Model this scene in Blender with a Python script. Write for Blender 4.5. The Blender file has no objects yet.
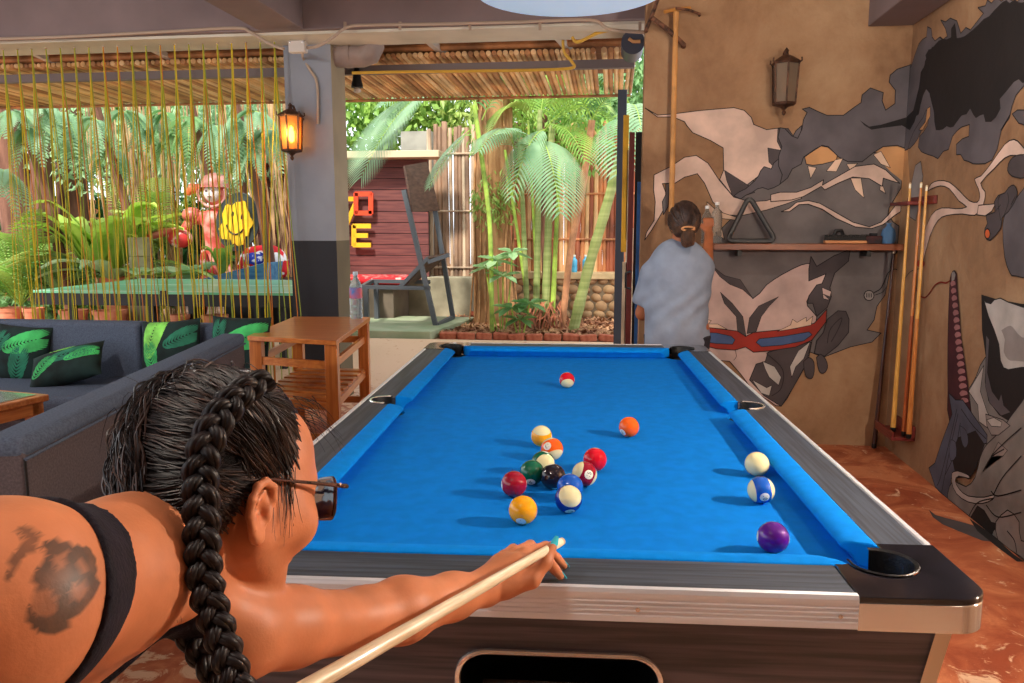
import bpy, bmesh, math, random
import numpy as np
from mathutils import Vector, Matrix, Quaternion, Euler, noise
from mathutils.geometry import tessellate_polygon
random.seed(7)
C = bpy.context.scene.collection
sc = bpy.context.scene
PI = math.pi
R = math.radians
FOC = 800.0; PITCH = R(8.14); YAW = R(7.2); CAMH = 1.375

# ------------------------------------------------------------------ camera
cam = bpy.data.cameras.new('camera'); camo = bpy.data.objects.new('camera', cam); C.objects.link(camo)
cam.sensor_width = 36.0; cam.lens = 36.0*FOC/1024.0; cam.clip_start = 0.02; cam.clip_end = 200
camo.location = (0, 0, CAMH); camo.rotation_euler = (PI/2-PITCH, 0, YAW)
sc.camera = camo
CM = Euler(camo.rotation_euler).to_matrix()
CO = Vector((0, 0, CAMH))

def ray(px, py): return CM @ Vector(((px-512)/FOC, (341.5-py)/FOC, -1.0))
def on_z(px, py, z):
    r = ray(px, py); return CO + r*((z-CO.z)/r.z)
def on_y(px, py, y):
    r = ray(px, py); return CO + r*(y/r.y)
def on_x(px, py, x):
    r = ray(px, py); return CO + r*(x/r.x)
def at(px, py, d): return CO + ray(px, py)*d            # d = distance along the viewing axis
def cf(r, u, f): return CO + CM @ Vector((r, u, -f))     # right, up, forward from the eye
def cdir(r, u, f): return (CM @ Vector((r, u, -f))).normalized()

# ------------------------------------------------------------------ materials
def lin(c):
    out = []
    for v in c[:3]:
        v /= 255.0
        out.append(v/12.92 if v <= 0.04045 else ((v+0.055)/1.055)**2.4)
    return (*out, 1.0)

def mat(name, col, rough=0.6, metal=0.0, var=0.0, vscale=6.0, stretch=(1,1,1), col2=None, bump=0.0, bscale=40.0,
        bstretch=None, spec=0.5, coat=0.0, trans=0.0, emis=None, estr=0.0, detail=5.0, ramp=(0.35, 0.65), sheen=0.0, ior=1.45, sss=0.0, alpha=1.0):
    m = bpy.data.materials.new(name); m.use_nodes = True
    nt = m.node_tree; N = nt.nodes; L = nt.links; b = N['Principled BSDF']
    b.inputs['Base Color'].default_value = lin(col)
    b.inputs['Roughness'].default_value = rough
    b.inputs['Metallic'].default_value = metal
    b.inputs['Specular IOR Level'].default_value = spec
    b.inputs['Coat Weight'].default_value = coat
    b.inputs['Coat Roughness'].default_value = 0.08
    b.inputs['Transmission Weight'].default_value = trans
    b.inputs['IOR'].default_value = ior
    b.inputs['Sheen Weight'].default_value = sheen
    b.inputs['Alpha'].default_value = alpha
    if sss:
        b.inputs['Subsurface Weight'].default_value = sss
        b.inputs['Subsurface Radius'].default_value = (0.012, 0.005, 0.003)
        b.inputs['Subsurface Scale'].default_value = 1.0
    if emis:
        b.inputs['Emission Color'].default_value = lin(emis); b.inputs['Emission Strength'].default_value = estr
    tc = N.new('ShaderNodeTexCoord')
    if col2 or var:
        mp = N.new('ShaderNodeMapping'); mp.inputs['Scale'].default_value = stretch
        L.new(tc.outputs['Object'], mp.inputs['Vector'])
        nz = N.new('ShaderNodeTexNoise'); nz.inputs['Scale'].default_value = vscale; nz.inputs['Detail'].default_value = detail
        L.new(mp.outputs['Vector'], nz.inputs['Vector'])
        rp = N.new('ShaderNodeValToRGB')
        rp.color_ramp.elements[0].position = ramp[0]; rp.color_ramp.elements[1].position = ramp[1]
        if col2:
            rp.color_ramp.elements[0].color = lin(col); rp.color_ramp.elements[1].color = lin(col2)
        else:
            rp.color_ramp.elements[0].color = lin([c*(1-var) for c in col]); rp.color_ramp.elements[1].color = lin([min(255, c*(1+var)) for c in col])
        L.new(nz.outputs['Fac'], rp.inputs['Fac']); L.new(rp.outputs['Color'], b.inputs['Base Color'])
    if bump:
        mp2 = N.new('ShaderNodeMapping'); mp2.inputs['Scale'].default_value = bstretch or stretch
        L.new(tc.outputs['Object'], mp2.inputs['Vector'])
        n2 = N.new('ShaderNodeTexNoise'); n2.inputs['Scale'].default_value = bscale; n2.inputs['Detail'].default_value = 4
        L.new(mp2.outputs['Vector'], n2.inputs['Vector'])
        bp = N.new('ShaderNodeBump'); bp.inputs['Strength'].default_value = min(1, bump); bp.inputs['Distance'].default_value = 0.01
        L.new(n2.outputs['Fac'], bp.inputs['Height']); L.new(bp.outputs['Normal'], b.inputs['Normal'])
    return m

# ------------------------------------------------------------------ tags
def tag(o, label=None, cat=None, group=None, kind=None):
    if label: o['label'] = label
    if cat: o['category'] = cat
    if group: o['group'] = group
    if kind: o['kind'] = kind
    return o
def empty(name, loc=(0,0,0), rz=0.0, label=None, cat=None, group=None):
    o = bpy.data.objects.new(name, None); C.objects.link(o); o.location = loc; o.rotation_euler = (0, 0, rz)
    o.empty_display_size = 0.05
    return tag(o, label, cat, group)
def copy_tree(o, parent=None):
    c = o.copy(); C.objects.link(c)
    if parent: c.parent = parent
    for ch in list(o.children): copy_tree(ch, c)
    return c

# ------------------------------------------------------------------ mesh builder
class MB:
    def __init__(s): s.v = []; s.f = []; s.m = []; s.mi = 0
    def add(s, vs, fs):
        n = len(s.v); s.v += [tuple(v) for v in vs]; s.f += [tuple(i+n for i in f) for f in fs]; s.m += [s.mi]*len(fs); return s
    def box(s, a, b, M=None):
        x0, y0, z0 = a; x1, y1, z1 = b
        vs = [(x0,y0,z0),(x1,y0,z0),(x1,y1,z0),(x0,y1,z0),(x0,y0,z1),(x1,y0,z1),(x1,y1,z1),(x0,y1,z1)]
        if M: vs = [M @ Vector(v) for v in vs]
        return s.add(vs, [(3,2,1,0),(4,5,6,7),(0,1,5,4),(1,2,6,5),(2,3,7,6),(3,0,4,7)])
    def bar(s, p, q, w, h, up=(0,0,1), w2=None, h2=None):
        p = Vector(p); q = Vector(q); d = (q-p).normalized(); up = Vector(up)
        if abs(d.dot(up)) > 0.98: up = Vector((0,1,0))
        r = d.cross(up).normalized(); u = r.cross(d)
        vs = []
        for c, ww, hh in ((p, w, h), (q, w2 or w, h2 or h)):
            for a, b in ((-1,-1),(1,-1),(1,1),(-1,1)): vs.append(c + r*a*ww/2 + u*b*hh/2)
        return s.add(vs, [(0,1,2,3),(7,6,5,4),(0,4,5,1),(1,5,6,2),(2,6,7,3),(3,7,4,0)])
    def tube(s, pts, rad, n=8, cap=True, flat=1.0, up=None):
        pts = [Vector(p) for p in pts]; k = len(pts)
        if not hasattr(rad, '__len__'): rad = [rad]*k
        T = []
        for i in range(k):
            t = pts[min(i+1, k-1)] - pts[max(i-1, 0)]
            T.append(t.normalized() if t.length > 1e-9 else Vector((0,0,1)))
        u = Vector(up) if up else Vector((0,0,1))
        if abs(T[0].dot(u)) > 0.95: u = Vector((1,0,0))
        base = len(s.v); vs = []
        r = T[0].cross(u).normalized()
        for i in range(k):
            if i > 0:
                r = r - T[i]*r.dot(T[i])
                if r.length < 1e-6: r = T[i].orthogonal()
                r.normalize()
            w = T[i].cross(r)
            for j in range(n):
                a = 2*PI*j/n; vs.append(pts[i] + (r*math.cos(a) + w*math.sin(a)*flat)*rad[i])
        fs = []
        for i in range(k-1):
            for j in range(n):
                j2 = (j+1) % n; fs.append((i*n+j, i*n+j2, (i+1)*n+j2, (i+1)*n+j))
        if cap:
            fs.append(tuple(range(n-1, -1, -1))); fs.append(tuple((k-1)*n+j for j in range(n)))
        return s.add(vs, fs)
    def lathe(s, prof, n=24, M=None, cap=True):
        vs = []; k = len(prof)
        for (r, z) in prof:
            for j in range(n):
                a = 2*PI*j/n; v = Vector((r*math.cos(a), r*math.sin(a), z)); vs.append(M @ v if M else v)
        fs = [(i*n+j, i*n+(j+1)%n, (i+1)*n+(j+1)%n, (i+1)*n+j) for i in range(k-1) for j in range(n)]
        if cap:
            if prof[0][0] > 1e-5: fs.append(tuple(range(n-1,-1,-1)))
            if prof[-1][0] > 1e-5: fs.append(tuple((k-1)*n+j for j in range(n)))
        return s.add(vs, fs)
    def prism(s, poly, z0, z1, M=None):
        """poly: 2-D outline, extruded z0..z1"""
        n = len(poly); A = sum(poly[i][0]*poly[(i+1)%n][1]-poly[(i+1)%n][0]*poly[i][1] for i in range(n))
        if A < 0: poly = poly[::-1]
        vs = [Vector((x, y, z0)) for x, y in poly] + [Vector((x, y, z1)) for x, y in poly]
        if M: vs = [M @ v for v in vs]
        tri = tessellate_polygon([[Vector((x, y, 0)) for x, y in poly]])
        fs = []
        for t in tri:
            a, b, c = t
            ar = (poly[b][0]-poly[a][0])*(poly[c][1]-poly[a][1])-(poly[c][0]-poly[a][0])*(poly[b][1]-poly[a][1])
            if ar < 0: a, c = c, a
            fs.append((a+n, b+n, c+n)); fs.append((c, b, a))
        fs += [(i, (i+1)%n, (i+1)%n+n, i+n) for i in range(n)]
        return s.add(vs, fs)
    def quad(s, a, b, c, d): return s.add([a,b,c,d], [(0,1,2,3)])
    def build(s, name, m, parent=None, smooth=False, bevel=0.0, seg=2, angle=35, sub=0, weld=False):
        me = bpy.data.meshes.new(name); me.from_pydata([tuple(v) for v in s.v], [], s.f)
        ms = m if isinstance(m, (list, tuple)) else [m]
        for x in ms: me.materials.append(x)
        if len(ms) > 1:
            for i, p in enumerate(me.polygons): p.material_index = s.m[i]
        if weld:
            bm = bmesh.new(); bm.from_mesh(me); bmesh.ops.remove_doubles(bm, verts=bm.verts, dist=1e-5); bm.to_mesh(me); bm.free()
        if smooth:
            me.polygons.foreach_set('use_smooth', [True]*len(me.polygons))
            me.set_sharp_from_angle(angle=R(angle))
        me.update()
        o = bpy.data.objects.new(name, me); C.objects.link(o)
        if parent: o.parent = parent
        if bevel:
            b = o.modifiers.new('bevel', 'BEVEL'); b.width = bevel; b.segments = seg; b.limit_method = 'ANGLE'; b.angle_limit = R(40)
            me.polygons.foreach_set('use_smooth', [True]*len(me.polygons)); me.set_sharp_from_angle(angle=R(60))
        if sub:
            b = o.modifiers.new('sub', 'SUBSURF'); b.levels = sub; b.render_levels = sub
        return o

def bez(pts, n=8):
    """Catmull-Rom through pts"""
    P = [Vector(p) for p in pts]; out = []
    for i in range(len(P)-1):
        a = P[max(i-1,0)]; b = P[i]; c = P[i+1]; d = P[min(i+2, len(P)-1)]
        for j in range(n):
            t = j/n; out.append(0.5*((2*b)+(c-a)*t+(2*a-5*b+4*c-d)*t*t+(3*b-a-3*c+d)*t**3))
    out.append(P[-1]); return out
def text_mesh(txt, size, M):
    """flat lettering turned into mesh data placed by M; returns (verts, faces)"""
    cu = bpy.data.curves.new('t', 'FONT'); cu.body = txt; cu.size = size; cu.align_x = 'CENTER'; cu.align_y = 'CENTER'; cu.resolution_u = 3
    o = bpy.data.objects.new('t', cu); C.objects.link(o)
    dg = bpy.context.evaluated_depsgraph_get(); me = bpy.data.meshes.new_from_object(o.evaluated_get(dg))
    vs = [M @ v.co for v in me.vertices]; fs = [tuple(p.vertices) for p in me.polygons]
    bpy.data.objects.remove(o); bpy.data.curves.remove(cu); bpy.data.meshes.remove(me)
    return vs, fs
def rrect(w, h, r, n=6):
    out = []
    for cx, cy, a0 in ((w/2-r, h/2-r, 0), (-w/2+r, h/2-r, 90), (-w/2+r, -h/2+r, 180), (w/2-r, -h/2+r, 270)):
        for i in range(n+1):
            a = R(a0+90*i/n); out.append((cx+r*math.cos(a), cy+r*math.sin(a)))
    return out
# ================================================================== setting
def plaster(name, base, dark, light, sc1=1.1):
    m = mat(name, base, 0.85)
    nt = m.node_tree; N = nt.nodes; L = nt.links; b = N['Principled BSDF']
    tc = N['Texture Coordinate'] if 'Texture Coordinate' in N else N.new('ShaderNodeTexCoord')
    n1 = N.new('ShaderNodeTexNoise'); n1.inputs['Scale'].default_value = sc1; n1.inputs['Detail'].default_value = 8; n1.inputs['Roughness'].default_value = 0.66; n1.inputs['Distortion'].default_value = 0.25
    L.new(tc.outputs['Object'], n1.inputs['Vector'])
    r = N.new('ShaderNodeValToRGB'); e = r.color_ramp.elements
    e[0].position = 0.3; e[0].color = lin(dark); e[1].position = 0.72; e[1].color = lin(light)
    k = e.new(0.5); k.color = lin(base)
    L.new(n1.outputs['Fac'], r.inputs['Fac']); L.new(r.outputs['Color'], b.inputs['Base Color'])
    n2 = N.new('ShaderNodeTexNoise'); n2.inputs['Scale'].default_value = 9; n2.inputs['Detail'].default_value = 10; n2.inputs['Distortion'].default_value = 0.5
    L.new(tc.outputs['Object'], n2.inputs['Vector'])
    bp = N.new('ShaderNodeBump'); bp.inputs['Strength'].default_value = 0.5; bp.inputs['Distance'].default_value = 0.02
    L.new(n2.outputs['Fac'], bp.inputs['Height']); L.new(bp.outputs['Normal'], b.inputs['Normal'])
    return m
M_wall = plaster('plaster_ochre', (152,116,84), (110,78,54), (178,146,112), 1.3)
M_beam = mat('beam_paint', (128,112,112), 0.8, var=0.06, vscale=2, bump=0.2, bscale=6)
M_pillar = mat('pillar_paint', (140,146,158), 0.75, var=0.04, vscale=3, bump=0.15, bscale=20)
M_pblack = mat('pillar_black', (38,38,44), 0.7, var=0.15, vscale=200, bump=0.1)
M_pbrown = mat('pillar_side', (150,136,112), 0.8, var=0.05, vscale=3)
M_pblackside = mat('pillar_side_black', (98,86,62), 0.8, var=0.05, vscale=3)

# painted, worn concrete floor: rust red inside, pink and cream patches
def floor_material():
    m = mat('worn_red_concrete', (165,95,60), 0.62)
    nt = m.node_tree; N = nt.nodes; L = nt.links; b = N['Principled BSDF']
    geo = N.new('ShaderNodeNewGeometry')
    n1 = N.new('ShaderNodeTexNoise'); n1.inputs['Scale'].default_value = 3.2; n1.inputs['Detail'].default_value = 12; n1.inputs['Roughness'].default_value = 0.68; n1.inputs['Distortion'].default_value = 1.0
    L.new(geo.outputs['Position'], n1.inputs['Vector'])
    r = N.new('ShaderNodeValToRGB'); e = r.color_ramp.elements
    e[0].position = 0.38; e[0].color = lin((150,72,44)); e[1].position = 0.6; e[1].color = lin((196,122,82)); k = e.new(0.5); k.color = lin((172,94,60))
    L.new(n1.outputs['Fac'], r.inputs['Fac'])
    # worn-off paint showing pale screed: near the camera side and by the garden
    n2 = N.new('ShaderNodeTexNoise'); n2.inputs['Scale'].default_value = 7; n2.inputs['Detail'].default_value = 12; n2.inputs['Roughness'].default_value = 0.7; n2.inputs['Distortion'].default_value = 1.5
    L.new(geo.outputs['Position'], n2.inputs['Vector'])
    sep = N.new('ShaderNodeSeparateXYZ'); L.new(geo.outputs['Position'], sep.inputs[0])
    mr = N.new('ShaderNodeMapRange'); mr.inputs['From Min'].default_value = 2.9; mr.inputs['From Max'].default_value = 1.7; mr.inputs['To Min'].default_value = -0.10; mr.inputs['To Max'].default_value = 0.06
    L.new(sep.outputs['Y'], mr.inputs['Value'])
    mr2 = N.new('ShaderNodeMapRange'); mr2.inputs['From Min'].default_value = 5.0; mr2.inputs['From Max'].default_value = 7.0; mr2.inputs['To Min'].default_value = 0.0; mr2.inputs['To Max'].default_value = 0.26
    L.new(sep.outputs['Y'], mr2.inputs['Value'])
    a = N.new('ShaderNodeMath'); a.operation = 'ADD'; L.new(mr.outputs[0], a.inputs[0]); L.new(mr2.outputs[0], a.inputs[1])
    a2 = N.new('ShaderNodeMath'); a2.operation = 'ADD'; L.new(a.outputs[0], a2.inputs[0]); L.new(n2.outputs['Fac'], a2.inputs[1])
    r2 = N.new('ShaderNodeValToRGB'); r2.color_ramp.elements[0].position = 0.5; r2.color_ramp.elements[1].position = 0.56
    L.new(a2.outputs[0], r2.inputs['Fac'])
    mx = N.new('ShaderNodeMix'); mx.data_type = 'RGBA'; L.new(r2.outputs['Color'], mx.inputs['Factor']); L.new(r.outputs['Color'], mx.inputs[6]); mx.inputs[7].default_value = lin((214,176,144))
    L.new(mx.outputs[2], b.inputs['Base Color'])
    bp = N.new('ShaderNodeBump'); bp.inputs['Strength'].default_value = 0.3; bp.inputs['Distance'].default_value = 0.01
    L.new(n2.outputs['Fac'], bp.inputs['Height']); L.new(bp.outputs['Normal'], b.inputs['Normal'])
    return m
M_floor = floor_material()
def struct(mb, name, m, parent=None, **k):
    o = mb.build(name, m, parent, **k); o['kind'] = 'structure'; return o
FX0, FX1 = -6.0, 1.9
struct(MB().box((FX0,-3.2,-0.12), (FX1,9.62,0)), 'floor', M_floor)
WB = 5.18; WR = 1.725
wall_back = struct(MB().box((0.17,WB,0), (1.73,WB+0.24,2.98)), 'wall_back', M_wall)
wall_right = struct(MB().box((WR,-3.0,0), (WR+0.2,WB+0.24,2.98)), 'wall_right', M_wall)
M_ceil = mat('ceiling_slab', (150,136,134), 0.85, var=0.05, vscale=2)
ZBM = 2.75
struct(MB().box((FX0,-3.2,3.04), (FX1,6.4,3.16)), 'ceiling', M_ceil)
struct(MB().box((FX0,5.65,ZBM), (0.34,6.12,3.04)), 'trim_1', M_beam, bevel=0.006)     # cross beam towards the garden
struct(MB().box((-2.52,-3.0,ZBM), (-2.19,5.65,3.04)), 'trim_2', M_beam, bevel=0.006)     # beam running over the player
struct(MB().box((1.47,-3.0,2.55), (WR,WB,3.04)), 'trim_3', M_beam, bevel=0.006)           # boxed beam above the right wall
struct(MB().box((FX0,5.70,ZBM-0.02), (0.2,6.10,ZBM-0.0005)), 'added_lit_strip', mat('lit_underside_strip', (206,200,184), 0.7, var=0.05, vscale=3))  # pale strip added below the beam, coloured like its underside catching daylight
struct(MB().box((0.16,WB,2.98), (1.9,WB+0.5,3.04)), 'trim_4', M_beam)
struct(MB().box((-2.6,-3.2,0), (1.9,-3.0,3.04)), 'wall_front', M_wall)
# pillar: separate coloured faces
p = MB(); x0,x1,y0,y1,zs,zt = -2.50,-2.13,6.02,6.33,1.27,2.75
for (za,zb,mf,ms) in ((0,zs,1,3),(zs,zt,0,2)):
    p.mi = mf; p.quad((x0,y0,za),(x1,y0,za),(x1,y0,zb),(x0,y0,zb)); p.quad((x0,y1,za),(x0,y0,za),(x0,y0,zb),(x0,y1,zb))
    p.mi = ms; p.quad((x1,y0,za),(x1,y1,za),(x1,y1,zb),(x1,y0,zb)); p.quad((x1,y1,za),(x0,y1,za),(x0,y1,zb),(x1,y1,zb))
o = struct(p, 'pillar', [M_pillar, M_pblack, M_pbrown, M_pblackside], weld=True)
# ================================================================== pool table
def grain(name, c1, c2, axis=0, scale=60, rough=0.4, coat=0.0, spec=0.5):
    st = [1.0, 1.0, 1.0]; st = [scale]*3; st[axis] = scale/28.0
    m = mat(name, c1, rough, col2=c2, vscale=1.0, stretch=tuple(st), ramp=(0.38,0.62), detail=4, bump=0.12, bscale=1.0, bstretch=tuple(st), coat=coat, spec=spec)
    return m
def cloth_mat(name, col):
    return mat(name, col, 0.9, var=0.03, vscale=30, bump=0.25, bscale=900, spec=0.12)
M_cloth = cloth_mat('blue_cloth', (0,120,214)); M_cushion = cloth_mat('blue_cushion_cloth', (0,128,222))
M_railx = grain('ash_laminate_x', (42,48,58), (66,74,88), 0, 110, 0.5)
M_raily = grain('ash_laminate_y', (42,48,58), (66,74,88), 1, 110, 0.5)
M_cab = grain('dark_walnut_laminate', (58,50,52), (90,78,80), 0, 80, 0.5)
M_caby = grain('dark_walnut_laminate_side', (58,50,52), (90,78,80), 1, 80, 0.5)
M_alu = mat('ribbed_aluminium', (222,224,230), 0.36, 0.45, var=0.04, vscale=4, stretch=(1,1,30))
M_cast = mat('black_gloss_casting', (26,24,30), 0.12, 0.0, coat=0.8, var=0.3, vscale=9)
M_chrome = mat('chrome', (232,226,220), 0.14, 0.8)
M_blackrub = mat('black_pocket_leather', (14,14,16), 0.45, bump=0.2, bscale=120)
M_beige = mat('brushed_corner_metal', (196,176,150), 0.4, 0.4)
tcx, tcy = -0.010, 2.45
a = R(7.2-4.03)*1.0
# table centre, given along the table's own heading, turned into room axes
_c = (Vector((tcx*math.cos(-R(4.03)) - tcy*math.sin(-R(4.03)), tcx*math.sin(-R(4.03)) + tcy*math.cos(-R(4.03)))))
def camxy_to_room(v):
    c, s = math.cos(R(7.2)), math.sin(R(7.2)); return Vector((v[0]*c - v[1]*s, v[0]*s + v[1]*c))
_c = camxy_to_room(_c)
TBL = empty('pool_table', (_c.x, _c.y, 0), a, 'blue-cloth pool table with dark laminate rails and chrome corners on red floor', 'pool table')
TM = Matrix.Translation((_c.x, _c.y, 0)) @ Matrix.Rotation(a, 4, 'Z')
HX, HY = 0.642, 1.295; NX, NY = 0.468, 1.115; BX, BY = 0.546, 1.178; ZB, ZR = 0.79, 0.83
CX, CY = 0.446, 1.085     # where corner castings begin
# slate bed with corner cut-outs for the pockets
PR = 0.062
def pocket_xy(): return [(sx*0.528, sy*1.172) for sx in (-1,1) for sy in (-1,1)] + [(sx*0.562, 0.0) for sx in (-1,1)]
poly = []
def arc(cx, cy, r, a0, a1, n=10): return [(cx+r*math.cos(R(a0+(a1-a0)*i/n)), cy+r*math.sin(R(a0+(a1-a0)*i/n))) for i in range(n+1)]
poly += arc(0.528,1.172,0.07,-60,-210) [::1]
poly = []
poly += arc(0.528,-1.172,0.072,205,65)          # near right
poly += [(0.545,-0.06)] + arc(0.562,0,0.058,255,105) + [(0.545,0.06)]
poly += arc(0.528,1.172,0.072,295,155)
poly += arc(-0.528,1.172,0.072,25,-115)
poly += [(-0.545,0.06)] + arc(-0.562,0,0.058,75,-75) + [(-0.545,-0.06)]
poly += arc(-0.528,-1.172,0.072,115,-25)
MB().prism(poly, ZB-0.03, ZB).build('cloth_bed', M_cloth, TBL)
# cushions: 4 long halves, 2 ends;  profile (distance in from the back, height)
def cushion(p0, p1, inward, cut0, cut1):
    """p0->p1 along the back line; inward = unit vector to the cloth; ends mitred by cut0/cut1 along the run"""
    m = MB(); k_ = 0.86
    prof = [(u*k_, z) for u, z in [(0,0.0),(0.0,0.042),(0.012,0.0445),(0.045,0.040),(0.057,0.036),(0.063,0.030),(0.0605,0.025),(0.043,0.018),(0.03,0.0)]]
    d = (Vector(p1)-Vector(p0)); Ln = d.length; d.normalize(); inw = Vector(inward)
    sect = []
    for t, cut in ((0, cut0), (1, cut1)):
        ring = []
        for (u, z) in prof:
            s = (cut*u/0.063) if t == 0 else Ln - cut*u/0.063
            q = Vector(p0) + d*s + inw*u; ring.append((q.x, q.y, ZB+z))
        sect.append(ring)
    n = len(prof)
    m.add(sect[0]+sect[1], [(i, (i+1)%n, n+(i+1)%n, n+i) for i in range(n)] + [tuple(range(n-1,-1,-1)), tuple(range(n,2*n))])
    return m.build('cushion', M_cushion, TBL, smooth=True, angle=45, bevel=0.003)
for sx in (-1, 1):
    cushion((sx*BX,-BY+0.075), (sx*BX,-0.055), (-sx,0), 0.045, 0.012)
    cushion((sx*BX,0.055), (sx*BX,BY-0.075), (-sx,0), 0.012, 0.045)
for sy in (-1, 1):
    cushion((-BX+0.075,sy*BY), (BX-0.075,sy*BY), (0,-sy), 0.055, 0.055)
# laminate rail tops
for sx in (-1, 1):
    for (ya, yb) in ((-CY, 0), (0, CY)):
        # notch for the side pocket
        o_ = [(sx*(HX-0.014), ya), (sx*(HX-0.014), yb)]
        if ya == -CY: inner = [(sx*BX, yb-0.055)] + [(sx*(0.562+0.05*math.cos(R(t))), yb-0.05*math.sin(R(t))) for t in (110,90,60,30,0)] 
        if ya == -CY: pl = o_ + inner[::-1] + [(sx*BX, ya)]
        else:
            inner = [(sx*(0.562+0.05*math.cos(R(t))), ya+0.05*math.sin(R(t))) for t in (0,30,60,90,110)] + [(sx*BX, ya+0.055)]
            pl = [o_[1], o_[0]] + inner + [(sx*BX, yb)]
        MB().prism(pl, ZR-0.05, ZR).build('rail_top', M_raily, TBL, bevel=0.002)
for sy in (-1, 1):
    MB().box((-CX,min(sy*BY,sy*(HY-0.014)),ZR-0.05), (CX,max(sy*BY,sy*(HY-0.014)),ZR)).build('rail_top', M_railx, TBL, bevel=0.002)
# ribbed aluminium edge trims
def trim(p, q, out):
    m = MB(); prof = [(-0.014,0.0),(-0.012,0.0025),(-0.003,0.002),(0.0,-0.004),(0.0,-0.012)]
    z = -0.012
    for i in range(4):
        prof += [(0.0,z),(-0.0022,z-0.0012),(-0.0022,z-0.0048),(0.0,z-0.006)]; z -= 0.0075
    prof += [(0.0,-0.050),(-0.014,-0.050)]
    o3 = Vector((out[0], out[1], 0)); ring = []
    for e in (p, q):
        for (u, w) in prof:
            ring.append(Vector((e[0], e[1], ZR+w)) + o3*u)
    n = len(prof)
    m.add(ring, [(i, (i+1)%n, n+(i+1)%n, n+i) for i in range(n)] + [tuple(range(n-1,-1,-1)), tuple(range(n,2*n))])
    return m.build('edge_trim', M_alu, TBL)
trim((-CX,-HY), (CX,-HY), (0,-1)); trim((CX,HY), (-CX,HY), (0,1)); trim((HX,-CY), (HX,CY), (1,0)); trim((-HX,CY), (-HX,-CY), (-1,0))
for sx in (-1,1):     # screws in the trim
    for px_ in (0.12, 0.42):
        MB().lathe([(0.0035,0),(0.0035,0.0012),(0.0,0.0016)], 12, Matrix.Translation((sx*px_,-HY,ZR-0.03)) @ Matrix.Rotation(R(90),4,'X')).build('screw', M_chrome, TBL)
# corner castings with a pocket throat
for sx in (-1,1):
    for sy in (-1,1):
        rc = 0.05; cx, cy = HX-rc, HY-rc
        outer = [(CX, HY)] + [(cx+rc*math.sin(R(t)), cy+rc*math.cos(R(t))) for t in range(0,91,15)] + [(HX, CY), (BX, CY)]
        pk = [(0.526+0.055*math.cos(R(t)), 1.168+0.055*math.sin(R(t))) for t in range(-85,176,20)]
        pl = outer + [(BX+0.001, 1.172-0.066)] + pk + [(0.528-0.07, BY)] + [(CX, BY)]
        pl = [(sx*x, sy*y) for x, y in pl]
        cs = MB().prism(pl, ZR-0.008, ZR+0.002).build('corner_casting', M_cast, TBL, bevel=0.002)
        # chrome skirt below the black cap
        pth = [(CX, HY)] + [(cx+rc*math.sin(R(t)), cy+rc*math.cos(R(t))) for t in range(0,91,10)] + [(HX, CY)]
        inn = [(CX, HY-0.02)] + [(cx+(rc-0.02)*math.sin(R(t)), cy+(rc-0.02)*math.cos(R(t))) for t in range(0,91,10)] + [(HX-0.02, CY)]
        sk = MB().prism([(sx*x, sy*y) for x, y in pth+inn[::-1]], ZR-0.052, ZR-0.0085); sk.build('chrome_skirt', M_chrome, cs, bevel=0.004, seg=3)
        # pocket
        th = MB()
        prof = [(0.056,ZR+0.004),(0.054,ZR+0.006),(0.049,ZR+0.003),(0.047,ZR-0.02),(0.045,ZR-0.06),(0.038,ZR-0.13)]
        A0, A1, K = -95, 185, 20
        vs = []
        for k in range(K+1):
            t = R(A0+(A1-A0)*k/K)
            for (r_, z_) in prof: vs.append((sx*(0.526+r_*math.cos(t)), sy*(1.168+r_*math.sin(t)), z_))
        n = len(prof)
        th.add(vs, [(k*n+i, k*n+i+1, (k+1)*n+i+1, (k+1)*n+i) for k in range(K) for i in range(n-1)])
        # floor of the pocket
        th.lathe([(0.0,0.0),(0.07,0.0),(0.07,0.01),(0.0,0.01)], 20, Matrix.Translation((sx*0.528, sy*1.172, ZR-0.14)), cap=False)
        th.build('corner_pocket', M_blackrub, TBL, smooth=True)
for sx in (-1,1):
    th = MB(); prof = [(0.052,ZR+0.001),(0.051,ZR+0.005),(0.044,ZR+0.003),(0.042,ZR-0.02),(0.04,ZR-0.08),(0.034,ZR-0.13)]
    vs = []; K = 18; n = len(prof)
    for k in range(K+1):
        t = R(-100+200*k/K)
        for (r_, z_) in prof: vs.append((sx*(0.562+r_*math.cos(t)), r_*math.sin(t), z_))
    th.add(vs, [(k*n+i, k*n+i+1, (k+1)*n+i+1, (k+1)*n+i) for k in range(K) for i in range(n-1)])
    th.lathe([(0.0,0.0),(0.055,0.0),(0.055,0.01),(0.0,0.01)], 20, Matrix.Translation((sx*0.562, 0, ZR-0.14)), cap=False)
    sp = th.build('side_pocket', M_blackrub, TBL, smooth=True)
    MB().tube([(sx*(0.562+0.050*math.cos(R(t))), 0.050*math.sin(R(t)), ZR+0.003) for t in range(-95,96,10)], 0.0035, 6).build('pocket_rim', M_chrome, sp, smooth=True)
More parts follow.
